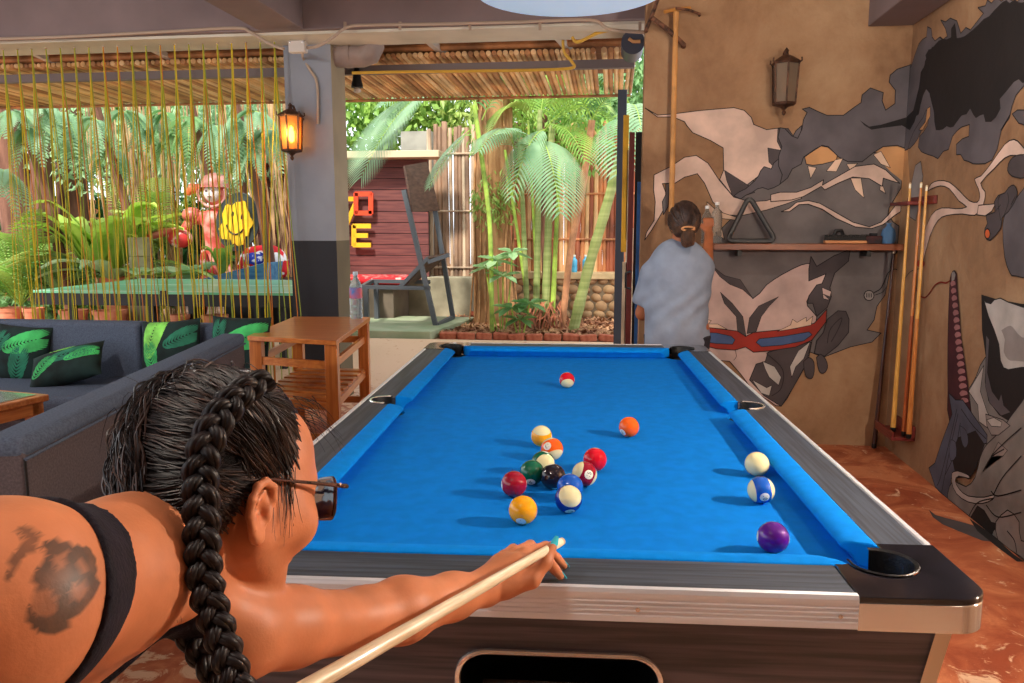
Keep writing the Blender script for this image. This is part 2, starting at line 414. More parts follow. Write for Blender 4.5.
# cabinet, tapering down, with a ball return slot in the near end
def lerp(a,b,t): return a+(b-a)*t
zt, zb = ZR-0.05, 0.30; tx, ty, bx, by = 0.592, 1.255, 0.53, 1.19
def cabx(z): return lerp(bx, tx, (z-zb)/(zt-zb))
def caby(z): return lerp(by, ty, (z-zb)/(zt-zb))
SL, SR, SZ0, SZ1 = -0.165, 0.165, 0.585, 0.697
front = MB()
slot = [(x, z+ (SZ0+SZ1)/2) for x, z in rrect(SR-SL, SZ1-SZ0, 0.05, 8)]
outer = [(cabx(zt),zt),(-cabx(zt),zt),(-cabx(zb),zb),(cabx(zb),zb)]
tri = tessellate_polygon([[Vector((x,z,0)) for x,z in outer], [Vector((x,z,0)) for x,z in slot]])
allp = outer+slot
front.add([(x, -caby(z), z) for x,z in allp], [t for t in tri])
front.build('end_panel', M_cab, TBL)
front = MB(); front.add([(-cabx(zt),caby(zt),zt),(cabx(zt),caby(zt),zt),(cabx(zb),caby(zb),zb),(-cabx(zb),caby(zb),zb)], [(0,1,2,3)]); front.build('end_panel', M_cab, TBL)
for sx in (-1,1):
    MB().add([(sx*cabx(zt),-caby(zt),zt),(sx*cabx(zt),caby(zt),zt),(sx*cabx(zb),caby(zb),zb),(sx*cabx(zb),-caby(zb),zb)], [(0,1,2,3)]).build('side_panel', M_caby, TBL)
    for sy in (-1,1):
        MB().add([(sx*(cabx(zt)-0.012),sy*(caby(zt)+0.004),zt),(sx*(cabx(zt)+0.012),sy*(caby(zt)+0.004),zt),(sx*(cabx(zt)+0.012),sy*(caby(zt)-0.03),zt),
                  (sx*(cabx(zb)-0.012),sy*(caby(zb)+0.004),zb),(sx*(cabx(zb)+0.012),sy*(caby(zb)+0.004),zb),(sx*(cabx(zb)+0.012),sy*(caby(zb)-0.03),zb)],
                 [(0,1,4,3),(1,2,5,4),(0,3,5,2),(0,2,1),(3,4,5)]).build('corner_strip', M_beige, TBL)
MB().box((-bx,-by,zb-0.02),(bx,by,zb)).build('bottom_board', M_blackrub, TBL)
MB().box((-tx,-ty,zt-0.003),(tx,ty,zt)).build('frame_board', M_blackrub, TBL)
# ball return: chrome rim and dark tray
ring = [(x, z+(SZ0+SZ1)/2) for x, z in rrect(SR-SL, SZ1-SZ0, 0.05, 8)]
rp = [(x, -caby(z)-0.003, z) for x,z in ring]; rp.append(rp[0])
br = MB().tube(rp, 0.005, 8, cap=False).build('return_rim', M_chrome, TBL, smooth=True)
tr = MB(); n = len(ring)
tr.add([(x,-caby(z),z) for x,z in ring]+[(x*0.98,-caby(z)+0.16,z) for x,z in ring], [(i,(i+1)%n,(i+1)%n+n,i+n) for i in range(n)]+[tuple(range(n,2*n))])
ty_ = tr.build('return_tray', M_blackrub, TBL)
MB().box((-0.13,-caby(0.63)+0.02,0.597),(0.13,-caby(0.63)+0.05,0.613)).build('tray_rail', M_chrome, TBL, bevel=0.004)
for sx in (-1,1):
    for sy in (-1,1):
        lg = MB(); lg.bar((sx*0.44,sy*1.06,0.31),(sx*0.44,sy*1.06,0.03),0.15,0.15,w2=0.12,h2=0.12); lo = lg.build('leg', M_cab, TBL, bevel=0.006)
        MB().lathe([(0.03,0),(0.035,0.006),(0.03,0.032)],16,Matrix.Translation((sx*0.44,sy*1.06,0))).build('leveller', M_chrome, lo, smooth=True)

# ================================================================== balls
BR = 0.0286
def ball_mat(name, col, stripe):
    m = mat(name, col, 0.035, coat=0.3); nt = m.node_tree; N = nt.nodes; L = nt.links; b = N['Principled BSDF']
    cream = (226,218,170)
    tc = N.new('ShaderNodeTexCoord'); sp = N.new('ShaderNodeSeparateXYZ'); L.new(tc.outputs['Object'], sp.inputs[0])
    def mth(op, a_, b_=None):
        q = N.new('ShaderNodeMath'); q.operation = op
        for i, s in enumerate((a_, b_)):
            if s is None: continue
            if isinstance(s, (int, float)): q.inputs[i].default_value = s
            else: L.new(s, q.inputs[i])
        return q.outputs[0]
    ax = mth('ABSOLUTE', sp.outputs['X'])
    dot = mth('GREATER_THAN', ax, BR*0.93)                       # round number spot
    prev = None
    if stripe:
        az = mth('ABSOLUTE', sp.outputs['Z']); cap = mth('GREATER_THAN', az, BR*0.56)
        m1 = N.new('ShaderNodeMix'); m1.data_type = 'RGBA'; L.new(cap, m1.inputs['Factor']); m1.inputs[6].default_value = lin(col); m1.inputs[7].default_value = lin(cream); prev = m1.outputs[2]
    m2 = N.new('ShaderNodeMix'); m2.data_type = 'RGBA'; L.new(dot, m2.inputs['Factor'])
    if prev: L.new(prev, m2.inputs[6])
    else: m2.inputs[6].default_value = lin(col)
    m2.inputs[7].default_value = lin((236,232,214)); L.new(m2.outputs[2], b.inputs['Base Color'])
    return m
def sphere_mesh(r, nu=40, nv=24):
    vs = [(0,0,-r)]; fs = []
    for i in range(1, nv):
        t = PI*i/nv
        for j in range(nu): a_ = 2*PI*j/nu; vs.append((r*math.sin(t)*math.cos(a_), r*math.sin(t)*math.sin(a_), -r*math.cos(t)))
    vs.append((0,0,r)); 
    for j in range(nu): fs.append((0, 1+(j+1)%nu, 1+j))
    for i in range(nv-2):
        for j in range(nu): fs.append((1+i*nu+j, 1+i*nu+(j+1)%nu, 1+(i+1)*nu+(j+1)%nu, 1+(i+1)*nu+j))
    e = len(vs)-1
    for j in range(nu): fs.append((1+(nv-2)*nu+j, 1+(nv-2)*nu+(j+1)%nu, e))
    return vs, fs
M_num = mat('number_ink', (20,20,24), 0.3)
YEL=(246,166,14); BLU=(10,86,190); RED=(206,14,38); PUR=(84,20,132); ORA=(244,96,22); GRE=(4,92,66); MAR=(150,14,40); BLK=(28,24,34); NAV=(14,42,140)
# px centre, number, colour, striped, number direction (u right, v up on the disc), stripe pole direction, label
BALLS = [
 (567,380,'11',RED,1,(1.0,0.1,0.0),(0.1,-0.8,0.7),'red-striped pool ball alone near the far end of the blue table'),
 (629,427,'5',ORA,0,(-0.62,-0.55,0.5),None,'solid orange pool ball alone right of the cluster'),
 (541.5,436,'9',YEL,1,(-0.9,-0.3,-0.2),(0.05,0.8,0.5),'yellow ball with white cap on top at the far tip of the cluster'),
 (552,449,'13',ORA,1,(-0.42,0.25,0.85),(0.3,-0.8,0.4),'orange-striped ball touching the yellow striped ball'),
 (543,463,'14',GRE,1,(0.1,0.9,-0.3),(0.3,-0.15,0.9),'green-striped ball half hidden behind the solid green ball'),
 (532,472.5,'6',GRE,0,(-0.1,-0.78,0.6),None,'solid green ball in the cluster'),
 (553,476.5,'8',BLK,0,(0.2,-0.98,0.0),None,'black ball in the middle of the cluster'),
 (584.5,474,'15',MAR,1,(0.5,-0.1,0.85),(-0.85,0.35,0.35),'maroon-striped ball with white left half beside the red ball'),
 (595,459.5,'3',RED,0,(-0.1,-0.99,0.05),None,'solid bright red ball on the right edge of the cluster'),
 (570,487,'2',BLU,0,(0.1,-0.98,0.1),None,'solid blue ball tucked behind the navy striped ball'),
 (514,484,'7',MAR,0,(-0.98,-0.1,0.1),None,'solid maroon ball on the left edge of the cluster'),
 (568.5,499,'12',NAV,1,(0.15,-0.86,0.5),(0.2,0.35,0.9),'navy-striped ball showing its cream cap, front of the cluster'),
 (523,510,'1',YEL,0,(-0.15,-0.82,0.55),None,'solid yellow ball nearest the player\'s hand'),
 (757,464,'',(232,222,168),0,(0,0,-1),None,'plain cream cue ball by the right cushion'),
 (761,490,'10',BLU,1,(0.08,-0.55,0.8),(0.85,0.2,-0.2),'blue-striped ball just below the cream cue ball'),
 (773,537.5,'4',PUR,0,(-0.97,0.0,0.1),None,'solid purple ball by the near right cushion'),
]
bm_v, bm_f = sphere_mesh(BR)
for (px, py, num, col, st, nd, pd, lb) in BALLS:
    pos = on_z(px, py, ZB+BR+0.0005)
    o = MB().add(bm_v, bm_f).build('pool_ball', ball_mat('ball_'+(num or 'cue'), col, st) if num else mat('ball_cue', col, 0.08, coat=0.6), None, smooth=True, angle=180)
    o.location = pos
    f = (CO-pos).normalized(); r_ = Vector((0,0,1)).cross(f).normalized(); u_ = f.cross(r_)
    W = lambda d: (r_*d[0]+u_*d[1]+f*d[2]).normalized()
    xn = W(nd); zn = W(pd) if pd else (Vector((0,0,1)) if abs(xn.z) < 0.95 else r_)
    if st:   # the stripe plane holds; the number sits on it
        xn = (xn - zn*xn.dot(zn)).normalized()
    else: zn = (zn - xn*xn.dot(zn)).normalized()
    yn = zn.cross(xn)
    o.rotation_euler = Matrix((xn, yn, zn)).transposed().to_euler()
    tag(o, lb, 'pool ball', 'pool balls on the blue cloth')
    if num:
        for sgn in (1, -1):
            k = MB()
            Mx = Matrix(((0,0,sgn,0),(sgn,0,0,0),(0,1,0,0),(0,0,0,1)))
            vs, fs = text_mesh(num, 0.0165 if len(num) == 1 else 0.0135, Mx)
            out = []
            for v in vs:
                w = Vector((sgn*math.sqrt(max(1e-9, BR*BR - v.y*v.y - v.z*v.z)), v.y, v.z)); out.append(w.normalized()*(BR+0.00015))
            k.add(out, fs); k.build('number', M_num, o)
# ================================================================== implicit-surface modelling (one continuous skin per body)
def axis_coords(lo, hi, fine_lo, fine_hi, hf, hc):
    out = [fine_lo]
    while out[-1] < fine_hi: out.append(out[-1]+hf)
    step = hf
    while out[-1] < hi: step = min(hc, step*1.18); out.append(out[-1]+step)
    step = hf; left = [fine_lo]
    while left[-1] > lo: step = min(hc, step*1.18); left.append(left[-1]-step)
    return np.array(left[::-1][:-1]+out, dtype=np.float32)
class Field:
    def __init__(s, xs, ys, zs, clear=0.06):
        s.ax = [np.asarray(a, dtype=np.float32) for a in (xs, ys, zs)]
        s.F = np.full([len(a) for a in s.ax], clear, dtype=np.float32); s.clear = clear
    def like(s): n = Field.__new__(Field); n.ax = s.ax; n.clear = s.clear; n.F = s.F.copy(); return n
    def _sub(s, lo, hi):
        sl = []
        for a, l, h in zip(s.ax, lo, hi):
            i0 = max(0, int(np.searchsorted(a, l))-1); i1 = min(len(a), int(np.searchsorted(a, h))+1)
            if i1 <= i0: return None, None
            sl.append(slice(i0, i1))
        g = [s.ax[i][sl[i]].reshape([-1 if j == i else 1 for j in range(3)]) for i in range(3)]
        return tuple(sl), g
    def _comb(s, sl, d, k, op):
        A = s.F[sl]; d = d.astype(np.float32)
        if op == 'add':
            if k > 0: h = np.maximum(k-np.abs(A-d), 0)/k; s.F[sl] = np.minimum(A, d)-h*h*k*0.25
            else: s.F[sl] = np.minimum(A, d)
        else:
            d = -d
            if k > 0: h = np.maximum(k-np.abs(A-d), 0)/k; s.F[sl] = np.maximum(A, d)+h*h*k*0.25
            else: s.F[sl] = np.maximum(A, d)
    def cap(s, p, q, r1, r2=None, k=0.02, op='add'):
        r2 = r1 if r2 is None else r2; p = np.array(p, dtype=float); q = np.array(q, dtype=float); m = s.clear+k
        lo = np.minimum(p-r1, q-r2)-m; hi = np.maximum(p+r1, q+r2)+m
        sl, g = s._sub(lo, hi)
        if sl is None: return s
        d = q-p; L2 = float(d@d)+1e-12
        t = ((g[0]-p[0])*d[0]+(g[1]-p[1])*d[1]+(g[2]-p[2])*d[2])/L2; t = np.clip(t, 0, 1)
        dd = np.sqrt((g[0]-p[0]-t*d[0])**2+(g[1]-p[1]-t*d[1])**2+(g[2]-p[2]-t*d[2])**2)-(r1+(r2-r1)*t)
        s._comb(sl, dd, k, op); return s
    def ell(s, c, r, M=None, k=0.02, op='add'):
        """ellipsoid: centre, three radii, axes = columns of M"""
        c = np.array(c, dtype=float); r = np.array(r, dtype=float); A = np.array(M if M is not None else Matrix.Identity(3), dtype=float)
        ext = np.sqrt(((A*r)**2).sum(axis=1)); m = s.clear+k
        sl, g = s._sub(c-ext-m, c+ext+m)
        if sl is None: return s
        X = [g[0]-c[0], g[1]-c[1], g[2]-c[2]]; k0 = 0; k1 = 0
        for j in range(3):
            u = X[0]*A[0,j]+X[1]*A[1,j]+X[2]*A[2,j]; k0 = k0+(u/r[j])**2; k1 = k1+(u/r[j]**2)**2
        k0 = np.sqrt(k0); k1 = np.sqrt(k1)+1e-9
        s._comb(sl, k0*(k0-1)/k1, k, op); return s
    def chain(s, pts, rads, k=0.015, op='add'):
        for i in range(len(pts)-1): s.cap(pts[i], pts[i+1], rads[i], rads[i+1], k, op)
        return s
    def at_pts(s, V):
        return None
    def polygonise(s, smooth=0):
        F = s.F; ax = s.ax; ins = F < 0
        nx, ny, nz = F.shape
        cnt = np.zeros((nx-1, ny-1, nz-1), dtype=np.int8)
        for a in (0,1):
            for b in (0,1):
                for c in (0,1): cnt += ins[a:nx-1+a, b:ny-1+b, c:nz-1+c]
        act = (cnt > 0) & (cnt < 8)
        idx = -np.ones(act.shape, dtype=np.int64); I = np.argwhere(act); idx[act] = np.arange(len(I))
        P = np.zeros((len(I), 3)); W = np.zeros(len(I))
        co = lambda i, j, k: np.stack([ax[0][i], ax[1][j], ax[2][k]], 1).astype(float)
        for d in range(3):
            for a in (0,1):
                for b in (0,1):
                    o = [a, b]; o.insert(d, 0); e = list(o); e[d] = 1
                    i0 = I+o; i1 = I+e
                    f0 = F[i0[:,0],i0[:,1],i0[:,2]].astype(float); f1 = F[i1[:,0],i1[:,1],i1[:,2]].astype(float)
                    cr = (f0 < 0) != (f1 < 0); t = np.where(cr, f0/np.where(cr, f0-f1, 1), 0)
                    p0 = co(i0[:,0],i0[:,1],i0[:,2]); p1 = co(i1[:,0],i1[:,1],i1[:,2])
                    P += np.where(cr[:,None], p0+(p1-p0)*t[:,None], 0); W += cr
        P /= W[:,None]
        quads = []
        for d in range(3):
            sh = [slice(1,-1)]*3; sh0 = list(sh); sh1 = list(sh); sh0[d] = slice(0,-1); sh1[d] = slice(1,None)
            A = ins[tuple(sh0)]; B = ins[tuple(sh1)]; E = np.argwhere(A != B)
            if not len(E): continue
            off = [1,1,1]; off[d] = 0; E = E+off
            u, v = [(1,2),(2,0),(0,1)][d]
            def cell(du, dv):
                c = E.copy(); c[:,u] -= du; c[:,v] -= dv; return idx[c[:,0],c[:,1],c[:,2]]
            q = np.stack([cell(1,1), cell(0,1), cell(0,0), cell(1,0)], 1)
            a_in = ins[E[:,0],E[:,1],E[:,2]]
            q[~a_in] = q[~a_in][:, ::-1]
            quads.append(q[(q >= 0).all(1)])
        Q = np.concatenate(quads)
        for _ in range(smooth):
            S = np.zeros_like(P); N_ = np.zeros(len(P))
            for a, b in ((0,1),(1,2),(2,3),(3,0)):
                np.add.at(S, Q[:,a], P[Q[:,b]]); np.add.at(N_, Q[:,a], 1); np.add.at(S, Q[:,b], P[Q[:,a]]); np.add.at(N_, Q[:,b], 1)
            P = 0.5*P+0.5*S/np.maximum(N_,1)[:,None]
        return P, Q
def np_mesh(name, P, Q, m, parent=None, rel=None):
    me = bpy.data.meshes.new(name)
    if rel is not None: P = P-np.array(rel)
    me.vertices.add(len(P)); me.vertices.foreach_set('co', P.astype(np.float32).ravel())
    me.loops.add(Q.size); me.loops.foreach_set('vertex_index', Q.ravel().astype(np.int32))
    me.polygons.add(len(Q)); me.polygons.foreach_set('loop_start', np.arange(0, Q.size, 4, dtype=np.int32)); me.polygons.foreach_set('loop_total', np.full(len(Q), 4, dtype=np.int32))
    me.update(calc_edges=True); me.validate()
    me.polygons.foreach_set('use_smooth', [True]*len(me.polygons)); me.materials.append(m)
    o = bpy.data.objects.new(name, me); C.objects.link(o)
    if parent: o.parent = parent
    return o
def frame3(x, y, z): return Matrix((x, y, z)).transposed()
# ================================================================== the player leaning over the cue
def V(v): return Vector(v)
F_ = cdir(0.585,-0.17,0.79); U_ = cdir(-0.02,0.98,0.21); U_ = (U_-F_*U_.dot(F_)).normalized(); RH = F_.cross(U_).normalized()
HC = cf(-0.305,-0.168,0.828)
def hd(x, y, z): return HC + RH*x + F_*y + U_*z
HM = frame3(RH, F_, U_)
SL = cf(-0.282,-0.302,0.835); SR = cf(-0.352,-0.182,0.560); NB = cf(-0.345,-0.205,0.695)
EL = cf(-0.186,-0.350,1.005)
# bridge hand placed on the near rail
PELV = cf(-0.80,-0.38,0.60)
sdir = (PELV-NB).normalized(); wdir = (SR-SL); wdir = (wdir-sdir*wdir.dot(sdir)).normalized(); ndir = wdir.cross(sdir).normalized()
if ndir.z < 0: ndir = -ndir
SM = frame3(sdir, wdir, ndir)
def tb(s, w, n): return NB + sdir*s + wdir*w + ndir*n
xs = axis_coords(-1.45, 0.22, -0.62, 0.16, 0.0027, 0.012)
ys = axis_coords(-0.35, 1.32, 0.50, 1.28, 0.0027, 0.012)
zs = axis_coords(-0.01, 1.32, 0.78, 1.30, 0.0027, 0.014)
B = Field(xs, ys, zs)
# --- trunk
B.ell(tb(0.20,0,-0.022), (0.16,0.138,0.080), SM, 0.04)
B.ell(tb(0.07,0.01,-0.01), (0.10,0.135,0.060), SM, 0.04)
B.ell(tb(0.36,0,-0.045), (0.18,0.118,0.085), SM, 0.06)
B.ell(tb(0.50,0,-0.06), (0.13,0.155,0.105), SM, 0.06)
for s_ in (-1,1):
    B.ell(tb(0.56,s_*0.075,-0.02), (0.10,0.085,0.095), SM, 0.05)
    B.ell(tb(0.25,s_*0.065,-0.09), (0.055,0.055,0.05), SM, 0.03)
# trapezius, shoulders
for S in (SL, SR):
    B.cap(NB+ndir*(0.0 if S is SR else 0.028), S+ndir*0.004, 0.050 if S is SR else 0.030, 0.050 if S is SR else 0.040, 0.045 if S is SR else 0.02)
B.ell(SR+sdir*0.012, (0.062,0.060,0.066), SM, 0.045)
B.ell(SL+sdir*0.01, (0.044,0.044,0.046), SM, 0.02)
# --- neck and head
B.cap(NB+ndir*0.004, hd(0,-0.035,-0.02), 0.054, 0.052, 0.035)
B.cap(tb(0.0,0,0.004), hd(0,-0.022,-0.040), 0.036, 0.040, 0.02)
B.ell(hd(0,-0.004,0.042), (0.074,0.087,0.085), HM, 0.02)
B.ell(hd(0,0.038,-0.014), (0.058,0.052,0.074), HM, 0.02)
for s_ in (-1,1):
    B.cap(hd(s_*0.050,0.006,-0.040), hd(s_*0.013,0.060,-0.072), 0.020, 0.017, 0.014)
    B.ell(hd(s_*0.045,0.064,-0.020), (0.025,0.024,0.026), HM, 0.025)
    B.ell(hd(s_*0.046,0.045,0.045), (0.022,0.035,0.05), HM, 0.03)
    B.ell(hd(s_*0.062,0.02,-0.01), (0.012,0.03,0.03), HM, 0.02)
B.ell(hd(0,0.070,-0.075), (0.017,0.014,0.014), HM, 0.01)
B.cap(hd(-0.034,0.080,0.026), hd(0.034,0.080,0.026), 0.014, 0.014, 0.02)
for s_ in (-1,1): B.ell(hd(s_*0.031,0.100,0.004), (0.015,0.011,0.010), HM, 0.012, 'sub')
for s_ in (-1,1): B.ell(hd(s_*0.031,0.082,0.004), (0.0125,0.0125,0.0115), HM, 0.003)
B.cap(hd(0,0.090,0.016), hd(0,0.113,-0.026), 0.0075, 0.0115, 0.012)
for s_ in (-1,1): B.ell(hd(s_*0.012,0.100,-0.031), (0.008,0.010,0.008), HM, 0.008)
B.cap(hd(-0.017,0.084,-0.045), hd(0.017,0.084,-0.045), 0.0065, 0.0065, 0.006)
B.cap(hd(-0.014,0.080,-0.056), hd(0.014,0.080,-0.056), 0.0075, 0.0075, 0.006)
B.cap(hd(-0.022,0.093,-0.0505), hd(0.022,0.093,-0.0505), 0.003, 0.003, 0.003, 'sub')
# ears: helix, lobe, hollow, tragus
for s_ in (-1,1):
    E = lambda y, z, o=0.0: hd(s_*(0.0775+o+0.30*max(0, -y)*0.9), y*0.88-0.004+0.10*z, z*0.86-0.009)
    B.ell(hd(s_*0.0785,-0.009,-0.009), (0.0045,0.014,0.023), HM, 0.006)
    hel = [E(0.010,-0.002,-0.002),E(0.013,0.014,0.002),E(0.008,0.027,0.005),E(-0.006,0.033,0.006),E(-0.018,0.027,0.006),E(-0.024,0.012,0.006),E(-0.022,-0.006,0.005),E(-0.014,-0.020,0.004),E(-0.004,-0.030,0.0)]
    B.chain(hel, [0.0036,0.0038,0.004,0.0042,0.0042,0.004,0.0037,0.0036,0.005], 0.004)
    B.ell(E(0.001,-0.028,0.001), (0.0045,0.0075,0.0085), HM, 0.005)
    B.chain([E(-0.002,0.022,0.003),E(-0.013,0.012,0.004),E(-0.013,-0.008,0.004),E(-0.004,-0.019,0.003)], [0.002,0.0028,0.0028,0.0028], 0.003)
    B.ell(E(-0.002,0.0,0.009), (0.010,0.0085,0.010), HM, 0.004, 'sub')
    B.ell(E(0.008,-0.004,0.003), (0.0038,0.004,0.007), HM, 0.004)
# --- bridge arm, hand
WR_ = cf(-0.0400,-0.3625,1.178)
B.chain([SL, SL.lerp(EL,0.35), EL], [0.042,0.040,0.037], 0.025)
B.chain([EL, EL.lerp(WR_,0.28)+V((0,0,0.0)), EL.lerp(WR_,0.7), WR_], [0.038,0.040,0.030,0.0245], 0.02)
# hand frame: along fh (to the finger tips), up
fh = (cf(0.040,-0.322,1.250)-WR_).normalized(); uh = Vector((0,0,1)); rh = fh.cross(uh).normalized(); uh = rh.cross(fh).normalized()
HMx = frame3(rh, fh, uh)
def hp(r, f, u): return WR_ + rh*r + fh*f + uh*u
ZC = 0.832     # rail top / cushion top level
K = []        # knuckles index..little  (index on the near/right side, thumb side)
kn = [(0.022,0.078,0.004),(0.004,0.083,0.009),(-0.014,0.079,0.006),(-0.030,0.069,0.000)]
B.cap(WR_, hp(0.012,0.055,0.004), 0.024, 0.023, 0.012)
B.cap(WR_, hp(-0.014,0.050,0.002), 0.023, 0.020, 0.012)
B.ell(hp(0.018,0.040,-0.010), (0.017,0.032,0.016), HMx, 0.012)
FT = []
flen = [(0.030,0.018,0.014),(0.044,0.029,0.021),(0.040,0.027,0.020),(0.032,0.021,0.018)]
fdir = [(0.20,0.98),(0.08,1.0),(-0.12,0.99),(-0.30,0.95)]
for i in range(4):
    r0, f0, u0 = kn[i]; k0 = hp(r0, f0, u0); d2 = (rh*fdir[i][0]+fh*fdir[i][1]).normalized(); d2.z = 0; d2.normalize()
    L1, L2, L3 = flen[i]
    k1 = k0 + (d2*0.93+Vector((0,0,0.10))).normalized()*L1
    k2 = k1 + (d2*0.75-Vector((0,0,0.62))).normalized()*L2
    k3 = k2 + (d2*0.72-Vector((0,0,0.60))).normalized()*L3
    dz = (ZC+0.0065)-k3.z                      # settle the tip on the cushion
    k3.z += dz; k2.z += dz*0.75; k1.z += dz*0.35
    B.chain([hp(r0*0.5, f0*0.45, 0.002), k0], [0.013, 0.0105], 0.008)
    B.chain([k0, k1, k2, k3], [0.0102,0.0088,0.0078,0.0068], 0.004)
    FT.append((k2, k3, d2))
# thumb: leaves the side of the palm, rises beside the knuckle to make the V
t0 = hp(0.022,0.022,-0.006); t1 = hp(0.044,0.054,-0.004); t2 = hp(0.047,0.084,0.008); t3 = hp(0.043,0.108,0.022)
B.chain([t0,t1,t2,t3], [0.016,0.0125,0.0100,0.0078], 0.007)
THUMB = (t2, t3)
# --- right arm and gripping hand on the butt of the cue
TIP = cf(0.0785,-0.3105,1.245); CB = cf(-0.197,-0.3415,0.80); cdirn = (CB-TIP).normalized()
CUE_END = TIP + cdirn*1.45; GR = TIP + cdirn*1.18
ER = cf(-0.575,-0.13,0.40)
WRR = GR + V((-0.02,0.02,0.075))
B.chain([SR+sdir*0.01, SR.lerp(ER,0.5), ER], [0.055,0.046,0.038], 0.04)
B.chain([ER, ER.lerp(WRR,0.3), WRR], [0.038,0.038,0.024], 0.02)
gu = Vector((0,0,1)); gr = cdirn.cross(gu).normalized(); gu = gr.cross(cdirn)
def gp(a, r, u): return GR + cdirn*a + gr*r + gu*u
B.chain([WRR, gp(0,-0.022,0.03)], [0.025,0.026], 0.012); B.cap(gp(-0.028,-0.026,0.016), gp(0.03,-0.026,0.014), 0.015, 0.014, 0.01)
for i in range(4):
    a_ = -0.031+0.020*i
    B.chain([gp(a_,-0.027,0.012), gp(a_,-0.022,-0.016), gp(a_,0.0,-0.026), gp(a_,0.020,-0.014), gp(a_,0.020,-0.002)], [0.0095,0.009,0.0085,0.008,0.007], 0.004)
B.chain([gp(-0.03,-0.02,0.03), gp(-0.05,0.006,0.022), gp(-0.058,0.020,0.006)], [0.012,0.010,0.0085], 0.006)
# --- legs (standing beside the table corner)
hipc = tb(0.55,0,-0.09)
ld = Vector((0.0,1.0,0)); 
for s_, foot in ((1, Vector((hipc.x-0.12, hipc.y-0.36, 0))), (-1, Vector((hipc.x+0.02, hipc.y+0.16, 0)))):
    h = tb(0.56, s_*0.09, -0.09); kn_ = h.lerp(foot, 0.5)+Vector((0.07,0.02,0)); an = foot+Vector((0,0,0.085))
    B.chain([h, h.lerp(kn_,0.5), kn_], [0.088,0.074,0.054], 0.05)
    B.chain([kn_, kn_.lerp(an,0.3), an], [0.052,0.053,0.033], 0.03)
    B.chain([an, foot+Vector((0.02,0.0,0.04)), foot+Vector((0.16,0.03,0.028))], [0.034,0.036,0.026], 0.02)
P, Q = B.polygonise(1)
M_skin = mat('player_skin', (192,120,82), 0.46, var=0.05, vscale=18, bump=0.05, bscale=300, sss=0.0, spec=0.35)
PLAYER = empty('person', (PELV.x, PELV.y, 0), 0, 'person in black tank top with dark braids and sunglasses leaning over the pool cue', 'person')
PO = np.array((PELV.x, PELV.y, 0))
body = np_mesh('body', P, Q, M_skin, PLAYER, PO)
# --- tattoo on the shoulder, as ink in the skin
def inpoly(X, Y, poly):
    c = np.zeros(len(X), dtype=bool); n = len(poly)
    for i in range(n):
        x0, y0 = poly[i]; x1, y1 = poly[(i+1)%n]
        if y0 == y1: continue
        t = ((y0 > Y) != (y1 > Y)) & (X < (x1-x0)*(Y-y0)/(y1-y0)+x0); c ^= t
    return c
def project(P):
    D = (P-np.array(CO)) @ np.array(CM); f = -D[:,2]; f = np.where(f > 0.05, f, 9e9)
    return 512+FOC*D[:,0]/f, 341.5-FOC*D[:,1]/f, f
px, py, pf = project(P)
near = (np.linalg.norm(P-np.array(SR), axis=1) < 0.15)
body_poly = [(44,540),(58,537),(72,545),(88,547),(97,558),(97,574),(100,583),(94,598),(84,612),(70,618),(66,630),(52,634),(36,631),(28,620),(28,606),(33,590),(33,572),(44,560)]
tail_poly = [(20,528),(40,530),(42,538),(32,552),(20,560),(14,572),(7,588),(5,578),(10,560),(18,548),(22,540),(16,534)]
light = [[(34,594),(46,588),(56,594),(60,606),(52,616),(40,618),(32,608)],[(74,584),(84,580),(88,590),(80,600),(72,596)],[(56,556),(66,552),(70,562),(60,570)],[(76,560),(86,562),(86,572),(78,572)]]
ink = np.where(inpoly(px,py,body_poly), 1.0, 0)
for l in light: ink = np.where(inpoly(px,py,l), 0.55, ink)
ink = np.where(inpoly(px,py,tail_poly), 0.85, ink)
ink = np.where(near & (pf < 0.75), ink, 0).astype(np.float32)
# rosy lips and darker knuckle tint stay in the skin too
att = body.data.color_attributes.new('ink', 'FLOAT_COLOR', 'POINT')
if len(body.data.vertices) == len(ink):
    col = np.zeros((len(ink), 4), dtype=np.float32); col[:,0] = ink; col[:,1] = ink; col[:,2] = ink; col[:,3] = 1; att.data.foreach_set('color', col.ravel())
nt = M_skin.node_tree; b = nt.nodes['Principled BSDF']; src = b.inputs['Base Color'].links[0].from_socket
an_ = nt.nodes.new('ShaderNodeAttribute'); an_.attribute_name = 'ink'
tn = nt.nodes.new('ShaderNodeTexNoise'); tn.inputs['Scale'].default_value = 60; tn.inputs['Detail'].default_value = 3
tr_ = nt.nodes.new('ShaderNodeValToRGB'); tr_.color_ramp.elements[0].position = 0.3; tr_.color_ramp.elements[0].color = (0.75,0.75,0.75,1); tr_.color_ramp.elements[1].position = 0.7
nt.links.new(tn.outputs['Fac'], tr_.inputs['Fac'])
ml = nt.nodes.new('ShaderNodeMath'); ml.operation = 'MULTIPLY'; nt.links.new(an_.outputs['Fac'], ml.inputs[0]); nt.links.new(tr_.outputs['Color'], ml.inputs[1])
mx = nt.nodes.new('ShaderNodeMix'); mx.data_type = 'RGBA'; nt.links.new(ml.outputs[0], mx.inputs['Factor']); nt.links.new(src, mx.inputs[6]); mx.inputs[7].default_value = lin((72,58,50))
nt.links.new(mx.outputs[2], b.inputs['Base Color'])
